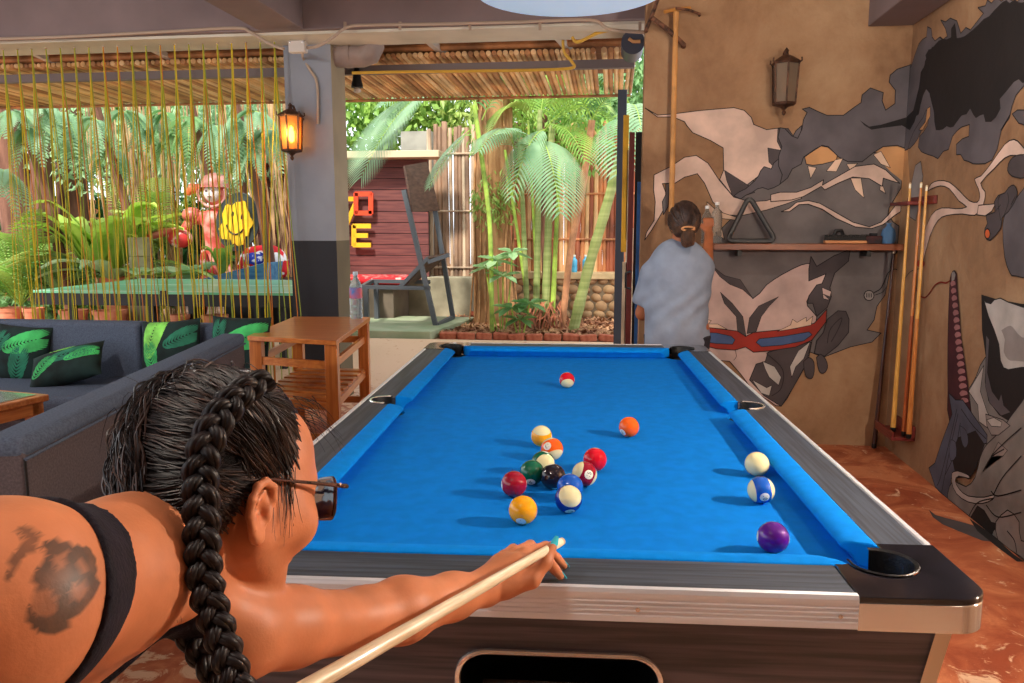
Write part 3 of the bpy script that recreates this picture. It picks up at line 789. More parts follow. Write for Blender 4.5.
# --- tank top and shorts: the body's own shape, slightly inflated and cut to the garment's edges
G = np.meshgrid(*[a for a in B.ax], indexing='ij', sparse=True)
def tcoord(v, org=NB): return (G[0]-org.x)*v.x + (G[1]-org.y)*v.y + (G[2]-org.z)*v.z
def garment(cut, infl):
    T = Field.__new__(Field); T.ax = B.ax; T.clear = B.clear
    T.F = np.maximum(B.F-infl, cut).astype(np.float32); return T.polygonise(1)
s_c = tcoord(sdir); w_c = tcoord(wdir); n_c = tcoord(ndir); wa = np.abs(w_c)
arm = 1-np.sqrt(((s_c-0.03)/0.125)**2+((wa-0.200)/0.088)**2)         # arm holes (positive inside the hole)
out = wa-0.168
bl = np.clip((n_c+0.06)/0.06, 0, 1); ln_ = 0.150-0.075*bl
neckl = 1-np.sqrt(((s_c+0.05)/ln_)**2+(w_c/0.074)**2)
cut = np.maximum(np.maximum(arm*0.06, np.where(s_c < 0.2, out, -1)), np.maximum(neckl*0.06, s_c-0.50))
cut = np.maximum(cut, -s_c-0.045)
M_tank = mat('black_jersey', (26,22,32), 0.85, var=0.2, vscale=60, bump=0.3, bscale=260, spec=0.25)
P2, Q2 = garment(cut, 0.0042); np_mesh('tank_top', P2, Q2, M_tank, PLAYER, PO)
zz = G[2]; cut = np.maximum(0.47-s_c, 0.55-zz) + 0*G[0]+0*G[1]
cut = np.maximum(cut, np.where(wa > 0.21, wa-0.21, -1))
P3, Q3 = garment(cut, 0.010); np_mesh('shorts', P3, Q3, mat('dark_denim', (40,48,66), 0.9, var=0.15, vscale=80), PLAYER, PO)
del G, s_c, w_c, n_c, wa, arm, out, cut, neckl, zz, bl, ln_
# --- nails
M_nail = mat('turquoise_nail_polish', (60,190,210), 0.15, coat=0.6)
def nail(k2, k3, up, w=0.0052, ext=0.010):
    d = (k3-k2).normalized(); s_ = d.cross(up).normalized(); u = s_.cross(d)
    m = MB(); vs = []; nL, nW = 6, 6
    for i in range(nL+1):
        t = i/nL; L_ = -0.006 + (0.008+ext)*t; wd = w*(1 - 0.65*max(0, t-0.45)**1.3*1.6)
        for j in range(nW+1):
            x = -1+2*j/nW; vs.append(k3 + d*L_ + s_*x*wd + u*(0.0072*math.sqrt(max(0,1-0.55*x*x)) - 0.0018*max(0,t-0.6)))
    n0 = len(vs); vs += [Vector(v)-u*0.0008 for v in vs]
    fs = [(i*(nW+1)+j, i*(nW+1)+j+1, (i+1)*(nW+1)+j+1, (i+1)*(nW+1)+j) for i in range(nL) for j in range(nW)]
    fs += [tuple(a+n0 for a in f[::-1]) for f in fs]
    m.add([v-Vector(PO) for v in vs], fs); return m.build('fingernail', M_nail, PLAYER, smooth=True, angle=60)
for (k2, k3, d2) in FT: nail(k2, k3, Vector((0,0,1)))
nail(THUMB[0], THUMB[1], (fh*-0.2+rh*0.9+uh*0.5).normalized(), 0.006, 0.013)

# --- sunglasses
GL = empty('sunglasses', hd(0,0.09,0.01), 0); GL.parent = PLAYER; GL.location = hd(0,0.09,0.01)-Vector(PO)
def rel(p): return p-hd(0,0.09,0.01)
M_tort = mat('tortoise_frame', (92,48,34), 0.25, col2=(40,24,22), vscale=60)
M_lens = mat('blue_black_lens', (10,24,66), 0.05, coat=1.0)
def hdc(x, y, z): return rel(hd(x, y, z))
for s_ in (-1,1):
    MB().tube([hdc(s_*0.083,-0.020,0.008),hdc(s_*0.0835,0.0,0.022),hdc(s_*0.083,0.05,0.020),hdc(s_*0.079,0.104,0.018)], [0.0025,0.0028,0.0030,0.0042], 8, flat=0.6).build('temple', M_tort, GL, smooth=True)
    ln = MB(); pts = [(x*1.0, z) for x, z in rrect(0.058, 0.044, 0.016, 5)]
    def lp(x, z, o=0): X = s_*(0.040+x); return hdc(X, 0.118+o-4.2*(abs(X))**2, z+0.006)
    ring = [lp(x, z) for x, z in pts]; n = len(ring); rb = [lp(x, z, -0.002) for x, z in pts]; cc = lp(0,0,0.001); cb = lp(0,0,-0.001)
    ln.add(ring+rb+[cc,cb], [(i,(i+1)%n,2*n) for i in range(n)]+[((i+1)%n+n,i+n,2*n+1) for i in range(n)]+[(i,i+n,(i+1)%n+n,(i+1)%n) for i in range(n)])
    ln.build('lens', M_lens, GL, smooth=True, angle=50)
    MB().tube(ring+[ring[0]], 0.0022, 6, cap=False).build('lens_frame', M_tort, GL, smooth=True)
    MB().box((-0.003,-0.0012,-0.0012),(0.003,0.0012,0.0012),Matrix.Translation(hdc(s_*0.0825,0.090,0.0195)) @ HM.to_4x4()).build('hinge_pin', M_chrome, GL)
MB().tube([hdc(-0.012,0.117,0.012),hdc(0,0.120,0.014),hdc(0.012,0.117,0.012)], 0.0022, 6).build('bridge', M_tort, GL, smooth=True)

# --- hair: scalp mass, combed strands, two plaits
M_hair = mat('black_brown_hair', (24,18,20), 0.48, var=0.25, vscale=50, spec=0.4)
M_scalp = mat('combed_hair_mass', (24,18,19), 0.75, var=0.4, vscale=1, stretch=(90,90,90), spec=0.2, bump=0.8, bscale=160)
M_hair2 = mat('dark_brown_hair', (58,43,38), 0.48, var=0.3, vscale=50, spec=0.6)
hx = lambda lo, hi, h: np.arange(lo, hi, h)
H = Field(hx(HC.x-0.22,HC.x+0.17,0.003), hx(HC.y-0.22,HC.y+0.17,0.003), hx(HC.z-0.14,HC.z+0.19,0.003))
H.ell(hd(0,-0.006,0.048), (0.080,0.092,0.092), HM, 0.02)
H.ell(hd(0.02,-0.045,0.045), (0.062,0.054,0.078), HM, 0.02)
H.ell(hd(0.016,-0.062,-0.004), (0.050,0.032,0.046), HM, 0.03)
Gh = np.meshgrid(*H.ax, indexing='ij', sparse=True)
dx = [Gh[i]-HC[i] for i in range(3)]
lx = dx[0]*RH.x+dx[1]*RH.y+dx[2]*RH.z; ly = dx[0]*F_.x+dx[1]*F_.y+dx[2]*F_.z; lz = dx[0]*U_.x+dx[1]*U_.y+dx[2]*U_.z
hl = np.interp(lz.ravel(), [-0.06,-0.035,-0.02,0.026,0.034,0.05,0.08,0.105,0.13], [-0.05,-0.036,-0.030,-0.022,0.030,0.052,0.068,0.082,0.09]).reshape(lz.shape)
cutf = (ly-hl)*0.7; cutn = -0.052-0.45*(ly+0.06)-lz
HF0 = H.F.copy()
H.F = np.maximum(H.F, np.maximum(cutf, cutn)).astype(np.float32)
Ph, Qh = H.polygonise(2)
hair = np_mesh('hair', Ph, Qh, M_scalp, PLAYER, PO)
rnd = random.Random(5)
def surf(dirl, lift=0.0):
    """point on the scalp ellipsoid in direction dirl (head axes)"""
    x, y, z = dirl; k = 1/math.sqrt((x/0.081)**2+(y/0.100)**2+(z/0.093)**2); return Vector((x*k, -0.014+y*k, 0.048+z*k))*(1.0) + Vector((x,y,z)).normalized()*lift
# course of the near plait on the head, in pixels of the view it was measured in, brought to depth
br = [(268,378,0.800),(243,392,0.772),(222,414,0.748),(207,442,0.728),(201,470,0.722),(201,500,0.712),(202,530,0.704),(203,560,0.700),(207,590,0.698),(216,622,0.698),(227,654,0.696),(240,690,0.694),(249,720,0.692)]
BP = bez([at(*q) for q in br], 16)
def plait(path, A, Bz, rad, lam, view, name, r0=0.6):
    Ls = [0]
    for i in range(1, len(path)): Ls.append(Ls[-1]+(path[i]-path[i-1]).length)
    T = Ls[-1]; nst = int(T/0.0022)
    def pt(s):
        s = min(max(s, 0), T-1e-6); i = 0
        import bisect
        i = max(0, bisect.bisect_right(Ls, s)-1); i = min(i, len(path)-2); t = (s-Ls[i])/max(1e-9, Ls[i+1]-Ls[i]); return path[i].lerp(path[i+1], t)
    hold = MB()
    for k in range(3):
        for sub in range(6):
            ang = 2*PI*sub/6
            pts, rr = [], []
            for i in range(nst+1):
                s = T*i/nst; c = pt(s); tn = (pt(s+0.006)-pt(s-0.006)).normalized()
                vw = (CO-c).normalized() if view is None else view
                side = tn.cross(vw).normalized(); out_ = side.cross(tn).normalized()
                tap = r0 + (1-r0)*min(1, s/0.06); tap *= 1-0.35*max(0,(s/T-0.6))
                ph = 2*PI*s/lam + 2*PI*k/3
                cx_ = math.sin(ph)*A*tap; cy_ = math.sin(2*ph)*Bz*tap
                # lock twists a little on itself
                sa = ang + s*40
                pr = rad*tap*0.62
                pts.append(c + side*(cx_+pr*math.cos(sa)*0.9) + out_*(cy_+pr*math.sin(sa)*0.75)); rr.append(rad*tap*0.50)
            hold.add([], [])
            hold.tube([p_-Vector(PO) for p_ in pts], rr, 6)
    return hold.build(name, M_hair, PLAYER, smooth=True, angle=80)
plait(BP, 0.0088, 0.0052, 0.0078, 0.056, None, 'braid', 0.75)
BP2 = bez([at(*q) for q in [(158,560,0.80),(168,588,0.79),(179,610,0.78),(193,634,0.77),(208,658,0.76),(225,690,0.755),(236,715,0.75)]], 14)
plait(BP2, 0.0090, 0.0050, 0.0080, 0.055, None, 'braid', 0.8)
# crown part of the far plait
BP3 = bez([hd(-0.03,0.05,0.135), hd(-0.045,0.0,0.140), hd(-0.060,-0.05,0.118), hd(-0.062,-0.095,0.07), hd(-0.05,-0.115,0.01), hd(-0.04,-0.10,-0.05), at(165,560,0.86)], 14)
#plait(BP3, 0.009, 0.005, 0.0080, 0.056, None, 'braid', 0.8)
st1, st2 = MB(), MB()
def near_target(p):        # nearest point of the plait on the head
    return min(BP[:110], key=lambda q: (q-p).length_squared)
Hax = H.ax; Hd = 0.003
def hval(p):
    i = int((p.x-Hax[0][0])/Hd+0.5); j = int((p.y-Hax[1][0])/Hd+0.5); k = int((p.z-Hax[2][0])/Hd+0.5)
    i = min(max(i,1),len(Hax[0])-2); j = min(max(j,1),len(Hax[1])-2); k = min(max(k,1),len(Hax[2])-2)
    F = HF; g = Vector((F[i+1,j,k]-F[i-1,j,k], F[i,j+1,k]-F[i,j-1,k], F[i,j,k+1]-F[i,j,k-1]))
    c = Vector((Hax[0][i],Hax[1][j],Hax[2][k])); gl = g.length or 1; n = g/gl
    return float(F[i,j,k]) + (p-c).dot(n), n
HF = HF0
bt = [q for q in BP[:118]]
Pl = Ph[np.array([rnd.randrange(len(Ph)) for _ in range(5200)])]
for row in Pl:
    p = Vector(row); v_, n_ = hval(p); l = HM.transposed() @ (p-HC)
    if l.z < -0.06 and l.y > -0.05: continue
    nearside = l.x > -0.005+0.5*max(0,-l.y-0.05)
    tq = min(bt, key=lambda q: (q-p).length_squared) if nearside else None
    outer = rnd.random() < 0.18
    lift0 = rnd.uniform(0.0005,0.003) + (rnd.uniform(0.001,0.005) if outer and not nearside else 0)
    nseg = rnd.randint(8,14); w1, w2 = rnd.uniform(0,6.28), rnd.uniform(0,6.28); amp = rnd.uniform(0.2,0.6) if not nearside else rnd.uniform(0.05,0.22)
    frq = rnd.uniform(0.5,1.0)
    pts = [p+n_*(lift0-v_)]
    for k in range(nseg):
        if nearside:
            d = tq-pts[-1]
            if d.length < 0.007: break
            d = d.normalized() - U_*0.25*(1-k/nseg)
        else: d = -U_*0.9 - F_*(0.55-0.75*k/nseg) + RH*0.25
        sd = d.cross(n_)
        d = d + sd*amp*math.sin(w1+k*frq)
        d = (d - n_*d.dot(n_)).normalized()
        q = pts[-1]+d*0.0082
        v_, n_ = hval(q); lf = lift0*(1+0.6*math.sin(w2+k*0.7)) + (0.0015 if nearside else 0.0025)*math.sin(PI*(k+1)/nseg)
        if v_ < 0.03: q = q + n_*(lf-v_)
        ql = HM.transposed() @ (q-HC)
        if not nearside and ql.z < -0.045: break
        pts.append(q)
    if len(pts) < 3: continue
    r = rnd.uniform(0.0006,0.0013); n = len(pts)
    (st1 if rnd.random() < 0.68 else st2).tube([p_-Vector(PO) for p_ in pts], [r*(1-0.8*abs(2*j/(n-1)-1)**2.5) for j in range(n)], 4, cap=False)
# fine wisps at the temple, nape and forehead
for i in range(110):
    kind = i % 4
    if kind == 0: p = hd(0.078, rnd.uniform(0.005,0.035), rnd.uniform(0.02,0.04)); d0 = F_*0.15+U_*-1.0
    elif kind == 1: p = hd(rnd.uniform(0.0,0.05), rnd.uniform(0.07,0.085), rnd.uniform(0.09,0.12)); d0 = F_*0.9+U_*0.1+RH*rnd.uniform(-0.4,0.6)
    elif kind == 2: p = hd(rnd.uniform(0.0,0.06), -0.085, -0.045); d0 = F_*0.3+U_*-0.8+RH*0.4
    else: p = HC + HM @ surf((rnd.uniform(-0.6,0.8), rnd.uniform(-1,0.5), rnd.uniform(0.4,1)), 0.002); d0 = F_*rnd.uniform(-0.6,0.6)+U_*0.5+RH*rnd.uniform(-0.5,0.5)
    pts = [p]; n = rnd.randint(5,8)
    for k in range(n):
        d0 = d0 + U_*(-0.22) + Vector((rnd.uniform(-1,1),rnd.uniform(-1,1),rnd.uniform(-1,1)))*0.18
        pts.append(pts[-1]+d0.normalized()*0.008)
    st1.tube([p_-Vector(PO) for p_ in pts], [0.0005*(1-0.7*j/n) for j in range(n+1)], 3, cap=False)
s1 = st1.build('hair_strands', M_hair, hair, smooth=True, angle=80); s2 = st2.build('hair_strands', M_hair2, hair, smooth=True, angle=80)
for s_ in (s1, s2): s_['kind'] = 'stuff'

# ================================================================== the cue she aims with
def cue(name, loc, M, length, lb, cols, tipd=0.0125, buttd=0.029, group=None, grip=None):
    root = empty(name, (0,0,0), 0, lb, 'pool cue', group); root.matrix_world = M
    L1 = length*0.52
    def rad(z): return (tipd+(buttd-tipd)*z/length)/2
    zs_ = [0.03+ (L1-0.03)*i/10 for i in range(11)]
    MB().lathe([(rad(z), z) for z in zs_], 16).build('shaft', cols[0], root, smooth=True, angle=60)
    MB().lathe([(rad(0.03)*0.99,0.007),(rad(0.03),0.0302)], 16).build('ferrule', cols[2], root, smooth=True, angle=60)
    MB().lathe([(0.0,-0.002),(rad(0)*0.7,-0.001),(rad(0)*0.95,0.001),(rad(0)*0.97,0.007)], 16).build('tip', cols[3], root, smooth=True, angle=60)
    zs_ = [L1+(length-L1)*i/10 for i in range(11)]
    bt = MB().lathe([(rad(z)*1.01, z) for z in zs_]+[(0.0, length+0.004)], 16).build('butt', cols[1], root, smooth=True, angle=60)
    MB().lathe([(rad(length)*1.04,length-0.02),(rad(length)*1.04,length+0.004),(0.005,length+0.010),(0,length+0.010)], 16).build('bumper', M_blackrub, bt, smooth=True, angle=60)
    return root
def wood(name, c1, c2, scale=90, rough=0.35, ax=2):
    st = [scale]*3; st[ax] = scale/14
    return mat(name, c1, rough, col2=c2, stretch=tuple(st), vscale=1, ramp=(0.35,0.65), coat=0.25)
M_ash = wood('pale_ash_cue', (206,182,146), (236,218,188), 260)
M_blueferrule = mat('turquoise_chalked_ferrule', (60,170,205), 0.6); M_tip = mat('leather_tip', (206,178,140), 0.8)
M_ivory = mat('ivory_ferrule', (236,226,196), 0.4)
z_ = cdirn; x_ = z_.orthogonal().normalized(); y_ = z_.cross(x_)
Mc = Matrix.Translation(TIP) @ frame3(x_, y_, z_).to_4x4()
cue('pool_cue', None, Mc, 1.45, 'pale ash pool cue held by the person in the tank top', (M_ash, M_ash, M_ivory, M_tip))
# ================================================================== painted mural on the two walls (flat paint, traced on the walls)
PAINT = {}
def paint_mat(k, c):
    if k not in PAINT: PAINT[k] = mat('mural_'+k, c, 0.8, var=0.10, vscale=5, bump=0.25, bscale=9, detail=8)
    return k
COLS = {'grey':(106,99,98),'fur':(90,84,88),'black':(24,19,20),'light':(204,176,160),'cream':(214,184,160),'dark':(72,64,66),'mid':(138,130,126),'line':(26,22,24),
        'red':(150,46,34),'blue':(70,92,134),'wing':(78,82,98),'maroon':(66,26,34),'pink':(150,102,102),'ochre':(186,138,92),'orange':(190,90,48),'stone':(124,120,116),'pale':(176,170,164),'face':(190,164,156)}
for k, c in COLS.items(): paint_mat(k, c)
CNAMES = list(COLS)
MUR = {'back': [], 'right': [], 'floor': []}
def crop(ox, oy, s): return lambda pts: [(ox+x/s, oy+y/s) for x, y in pts]
cA, cB, cC, cD = crop(640,80,4.269), crop(780,40,4.269), crop(780,180,4.269), crop(690,240,3.794)
cE, cF, cG, cH = crop(900,0,5.25), crop(900,110,3.798), crop(900,260,4.266), crop(900,400,4.266)
def wallco(pts, wall):
    out = []
    for x, y in pts:
        if wall == 'back': p = on_y(x, y, WB); out.append((p.x, p.z))
        elif wall == 'right': p = on_x(x, y, WR); out.append((p.y, p.z))
        else: p = on_z(x, y, 0); out.append((p.x, p.y))
    return out
def clip(poly, ax, lim, keep_less):
    out = []; n = len(poly)
    for i in range(n):
        a, b = poly[i], poly[(i+1)%n]; ia = (a[ax] <= lim) == keep_less; ib = (b[ax] <= lim) == keep_less
        if ia: out.append(a)
        if ia != ib:
            t = (lim-a[ax])/(b[ax]-a[ax]); out.append((a[0]+(b[0]-a[0])*t, a[1]+(b[1]-a[1])*t))
    return out
def P_(wall, pts, colr, line=0.005, jag=0.0):
    walls = ['back','right'] if wall == 'both' else [wall]
    for w_ in walls:
        q = wallco(pts, w_)
        if jag:      # furry edge: small teeth between the traced points
            rj = random.Random(len(pts)); o = []
            for i in range(len(q)):
                a, b = Vector(q[i]), Vector(q[(i+1)%len(q)]); L_ = (b-a).length; k = max(1, int(L_/jag)); nrm = Vector((-(b-a).y, (b-a).x)).normalized() if L_ > 1e-6 else Vector((0,0))
                for j in range(k):
                    t = j/k; o.append(tuple(a.lerp(b, t)+nrm*(rj.uniform(-0.35,0.35)*jag if j else 0)))
            q = o
        if w_ == 'back':
            q = clip(q, 0, WR-0.001, True); q = clip(q, 0, 0.172, False) if q else q
        elif w_ == 'right': q = clip(q, 0, WB-0.001, True); q = clip(q, 1, 0.001, False) if q else q
        if len(q) < 3: continue
        MUR[w_].append(('poly', q, colr))
        if line: MUR[w_].append(('line', q+[q[0]], line))
def L_(wall, pts, wd=0.006, colr='line', smooth=True):
    q = wallco(pts, wall)
    if smooth and len(q) > 2: q = [tuple(v)[:2] for v in bez([(x, y, 0) for x, y in q], 5)]
    MUR[wall].append(('line', q, wd, colr))
def sm(pts, n=4):
    q = [(x, y, 0) for x, y in pts]; q = bez(q+[q[0]], n); return [(v.x, v.y) for v in q[:-1]]
# --- grey ground behind the shelf
P_('back', [(724,172),(742,182),(762,180),(790,150),(840,160),(897,148),(904,160),(901,188),(889,208),(888,214),(893,222),(899,226),(897,252),(892,258),(890,270),(885,295),(877,306),(874,320),(867,330),(881,333),(872,342),(850,347),(824,357),(790,345),(750,360),(700,340),(690,260),(735,215),(722,190)], 'grey')
P_('back', cB([(105,500),(125,485),(175,452),(205,458),(245,492),(240,515),(180,530),(140,535),(112,530)]), 'ochre')
P_('both', cB([(400,490),(440,458),(500,455),(545,470),(560,683),(520,683),(520,600),(470,560)]), 'ochre', 0)
# --- pale figure
P_('back', cA([(20,683),(28,650),(60,600),(65,520),(58,470),(60,405),(130,370),(190,330),(240,322),(290,355),(340,430),(400,500),(470,520),(540,515),(630,485),(690,485),(690,505),(620,530),(540,555),(430,580),(360,575),(310,520),(275,440),(245,400),(190,415),(150,440),(95,442),(110,480),(108,540),(80,590),(50,640)]), 'light')
P_('back', cA([(110,445),(125,440),(120,540),(100,575),(95,520),(110,490)]), 'grey')
P_('back', cA([(22,120),(75,150),(140,145),(260,130),(400,118),(445,130),(475,160),(485,190),(540,212),(595,205),(640,225),(600,300),(560,380),(545,390),(525,375),(520,400),(460,445),(470,470),(400,500),(340,425),(357,385),(355,290),(300,258),(225,225),(200,195),(190,178),(140,158),(75,158)]), 'light')
P_('back', cA([(360,385),(400,410),(455,445),(490,480),(430,500),(395,495),(370,430)]), 'dark', 0.003)
P_('back', cA([(545,290),(600,300),(610,330),(570,370),(550,350)]), 'dark', 0.003)
P_('back', cA([(588,208),(632,206),(655,240),(605,302),(585,262)]), 'dark', 0.003)
P_('back', cA([(285,520),(330,560),(425,590),(420,600),(340,590),(360,680),(300,640)]), 'cream', 0.004)
# --- the dark furry beast along both walls
P_('back', cA([(690,195),(650,245),(600,310),(560,380),(530,370),(505,410),(450,465),(400,495),(430,508),(500,465),(570,460),(610,430),(640,380),(690,350)])[::1], 'fur', 0.005, 0.03)
P_('both', cB([(0,375),(20,378),(50,410),(75,420),(100,340),(115,310),(95,295),(125,288),(160,305),(200,322),(270,322),(320,285),(345,268),(350,235),(385,205),(440,225),(435,260),(450,300),(490,272),(492,215),(465,180),(470,150),(500,125),(560,105),(575,120),(590,60),(610,10),(650,0),(700,0),(700,330),(640,300),(590,420),(540,465),(500,450),(440,455),(400,480),(350,520),(290,520),(250,500),(205,455),(180,450),(150,465),(100,500),(90,530),(0,615)]), 'fur', 0.005, 0.05)
P_('right', cE([(0,350),(60,350),(75,300),(100,230),(140,195),(145,140),(165,150),(185,215),(250,190),(240,150),(215,105),(240,115),(265,95),(300,110),(320,175),(400,120),(440,70),(410,40),(450,30),(460,0),(670,0),(670,430),(610,500),(575,620),(530,683)]) + cF([(418,20),(385,80),(370,150),(350,190),(300,205),(260,195),(215,170),(215,130),(262,100),(265,55),(235,65),(200,100),(185,150),(145,185),(110,170),(70,140),(75,100),(105,60),(115,10),(100,0),(60,70),(30,150),(0,150)]), 'fur', 0.005, 0.05)
P_('both', cB([(340,343),(380,370),(430,362),(540,330),(570,300),(585,240),(610,180),(620,90),(650,30),(760,10),(760,330),(683,330),(650,240),(625,210),(600,260),(575,350),(555,385),(520,365),(440,375),(390,383),(360,365)]), 'black', 0)
P_('right', cE([(50,640),(90,500),(110,380),(140,310),(135,290),(185,235),(225,205),(270,195),(270,150),(290,120),(300,200),(340,190),(385,155),(440,100),(500,50),(540,10),(560,0),(670,0),(670,430),(600,430),(560,480),(525,520),(530,570),(480,640),(450,640),(440,600),(400,620),(370,570),(350,600),(300,640),(265,670),(190,683),(180,590),(160,510),(140,460),(100,600)]), 'black', 0, 0.04)
P_('right', cE([(135,640),(145,570),(160,560),(160,610),(120,683),(100,683)]), 'ochre', 0.004)
# --- feathers and ribbon bands
for f in ([(118,538),(155,545),(130,592)],[(268,505),(235,512),(197,560),(240,562)],[(398,490),(430,475),(470,545),(430,530)],[(300,590),(345,590),(358,675),(320,640)],[(430,600),(450,655),(425,640)],[(283,530),(330,527),(300,560)]):
    P_('back', cB(f), 'cream', 0.003)
P_('back', cB([(-40,660),(0,650),(70,650),(130,630),(185,597),(180,620),(250,580),(320,540),(400,530),(450,555),(510,612),(470,600),(440,590),(435,625),(380,592),(310,585),(250,610),(190,640),(175,625),(100,668),(50,683),(-40,690)]), 'light')
P_('back', cC([(5,135),(40,120),(70,95),(120,88),(170,100),(240,140),(310,180),(380,200),(430,180),(460,150),(490,110),(545,105),(540,118),(490,150),(440,190),(390,207),(320,200),(240,165),(180,125),(120,103),(80,105),(40,135)]), 'light')
# --- goggled wolf face below the shelf
P_('back', sm(cD([(30,60),(80,95),(130,135),(190,155),(238,222),(290,170),(350,130),(420,95),(460,90),(470,110),(515,130),(500,170),(450,215),(445,250),(480,290),(470,330),(455,420),(440,470),(390,560),(345,630),(300,610),(230,560),(150,460),(30,415)]), 2), 'face')
P_('back', cD([(458,62),(480,100),(545,60),(607,35),(600,80),(548,125),(530,180),(535,215),(520,255),(480,290),(465,240),(445,240),(450,212),(480,170),(500,165),(515,128),(450,155),(450,110)]), 'dark')
P_('back', cD([(500,180),(535,195),(530,215),(505,205),(530,228),(505,222)]), 'face', 0.003)
P_('back', cD([(80,95),(130,135),(190,150),(238,222),(200,188),(150,168),(112,138)]), 'dark', 0.003)
P_('back', cD([(115,198),(160,240),(200,290),(212,365),(180,348),(175,290),(130,240)]), 'dark', 0.003)
P_('back', cD([(335,215),(300,250),(270,290),(250,348),(215,355),(225,295),(260,250)]), 'dark', 0.003)
P_('back', cD([(295,425),(400,400),(460,385),(440,470),(390,560),(345,630),(280,590),(225,530),(250,470),(285,460)]), 'dark')
P_('back', cD([(275,460),(320,480),(345,520),(335,550),(300,520),(285,490)]), 'pale', 0.003)
P_('back', cD([(410,420),(455,385),(430,450),(400,480),(385,520),(378,480)]), 'pale', 0.003)
P_('back', cD([(235,530),(290,560),(310,550),(300,590),(270,580)]), 'pale', 0.003)
P_('back', cD([(505,350),(520,300),(560,268),(590,270),(602,300),(600,350),(560,400),(510,440),(470,430),(480,380)]), 'dark')
L_('back', cD([(520,390),(530,340),(565,300),(575,300),(560,340),(535,385)]), 0.004)
for c in ([(430,460),(450,445),(468,460),(470,500),(460,525),(440,518),(432,490)],[(478,445),(495,433),(515,455),(520,485),(505,505),(488,495)]): P_('back', sm(cD(c),3), 'dark', 0.004)
P_('back', cD([(60,330),(180,345),(210,365),(240,350),(400,335),(470,315),(518,262),(515,310),(460,380),(400,405),(300,420),(240,425),(210,405),(170,417),(100,412),(30,395),(30,330)]), 'red')
P_('back', cD([(40,350),(100,352),(155,364),(170,378),(160,395),(100,392),(40,384)]), 'blue', 0.004)
P_('back', cD([(250,388),(262,374),(350,365),(450,348),(462,358),(430,382),(350,398),(270,404)]), 'blue', 0.004)
P_('back', cD([(330,346),(380,322),(388,300),(405,312),(440,292),(440,308),(465,288),(458,322),(400,334)]), 'cream', 0.003)
P_('back', cD([(60,300),(80,305),(70,318),(105,318),(140,338),(60,330)]), 'cream', 0.003)
L_('back', cD([(170,415),(175,440),(165,455)]), 0.003); L_('back', cD([(290,430),(350,490),(345,560),(310,590)]), 0.004)
# hanging round tag by the wolf
P_('back', [(868.5+5*math.cos(t*PI/8), 295.3+5*math.sin(t*PI/8)) for t in range(16)], 'mid', 0.005)
for k in (-2.2,0,2.2): L_('back', [(868.5+k,293.5),(868.5+k,297)], 0.005)
L_('back', cC([(400,480),(425,465),(440,440),(460,395),(490,380),(515,400),(530,440),(545,560),(538,595),(520,575)]), 0.006)
L_('back', cC([(405,490),(435,478),(452,455)]), 0.004)
L_('right', cC([(535,420),(560,390),(600,378)]), 0.005)
# --- right wall ribbons, hand, drape, tail and figure
P_('right', cF([(30,400),(40,300),(60,210),(80,195),(88,250),(80,330),(60,420)]), 'mid', 0.004)
P_('right', sm(cF([(105,310),(120,280),(150,268),(190,275),(230,310),(265,345),(295,350),(305,330),(300,300),(285,262),(310,250),(350,200),(400,130),(435,112),(460,130),(485,165),(485,200),(440,172),(400,182),(360,222),(308,278),(325,310),(322,345),(310,375),(285,400),(240,395),(180,400),(145,420),(115,480),(90,570),(82,560),(90,480),(120,400),(160,372),(215,375),(255,368),(225,345),(190,300),(155,288),(120,300)]), 2), 'light')
P_('right', cF([(300,362),(365,356),(350,385),(325,402),(295,398)]), 'light')
P_('right', sm(cF([(500,260),(471,300),(440,340),(400,400),(393,460),(400,560),(420,618),(440,630),(500,600)]),2), 'fur')
P_('right', sm(cF([(360,350),(375,325),(400,315),(415,295),(435,285),(448,310),(440,345),(415,385),(390,410),(385,450),(345,495),(325,480),(325,450),(335,430),(330,400),(362,388)]),2), 'dark')
for l in ([(365,385),(385,360)],[(385,420),(375,350),(385,320)],[(400,395),(415,350),(412,315)],[(425,360),(440,330)]): L_('right', cF(l), 0.004)
P_('right', [cF([(335,470)])[0] if False else (cF([(335,470)])[0][0]+2.6*math.cos(t*PI/6), cF([(335,470)])[0][1]+5*math.sin(t*PI/6)) for t in range(12)], 'orange', 0.006)
P_('right', sm(cF([(412,230),(415,205),(432,180),(460,170),(490,180),(490,255),(430,252)]),2), 'dark')
P_('right', cF([(430,15),(450,0),(490,0),(490,60),(455,50)]), 'fur')
L_('right', cG([(75,60),(72,120),(90,152),(110,160),(130,140),(150,110),(175,95),(200,98),(220,85)]), 0.008, 'red')
P_('right', [(cG([(92,15)])[0][0]+4*math.cos(t*PI/6), cG([(92,15)])[0][1]+4*math.sin(t*PI/6)) for t in range(12)], 'red', 0.0)
P_('right', sm(cG([(235,45),(246,60),(248,120),(258,230),(265,330),(280,430),(292,520),(300,600),(312,690),(216,690),(208,560),(208,330),(215,120),(222,60)]),2), 'maroon')
for k in range(17):
    t = k/16; yy = 100+500*t; xx = 230+40*t*1.25; ww = 11+7*t
    P_('right', sm(cG([(xx-ww,yy),(xx-ww*0.4,yy-12),(xx+ww*0.7,yy-9),(xx+ww,yy+4),(xx+ww*0.2,yy+9),(xx-ww*0.6,yy+12)]),2), 'pink', 0)
P_('right', cG([(226,55),(236,48),(243,62),(238,85),(226,90)]), 'mid', 0)
P_('right', sm(cG([(300,550),(330,500),(371,415),(430,480),(529,520),(620,560),(620,800),(529,900),(400,860),(340,800),(320,720),(310,640)]),2), 'stone')
P_('right', cG([(355,150),(358,300),(375,420),(370,520),(385,600),(430,660),(480,690),(640,500),(640,180),(529,190),(420,170)]), 'black')
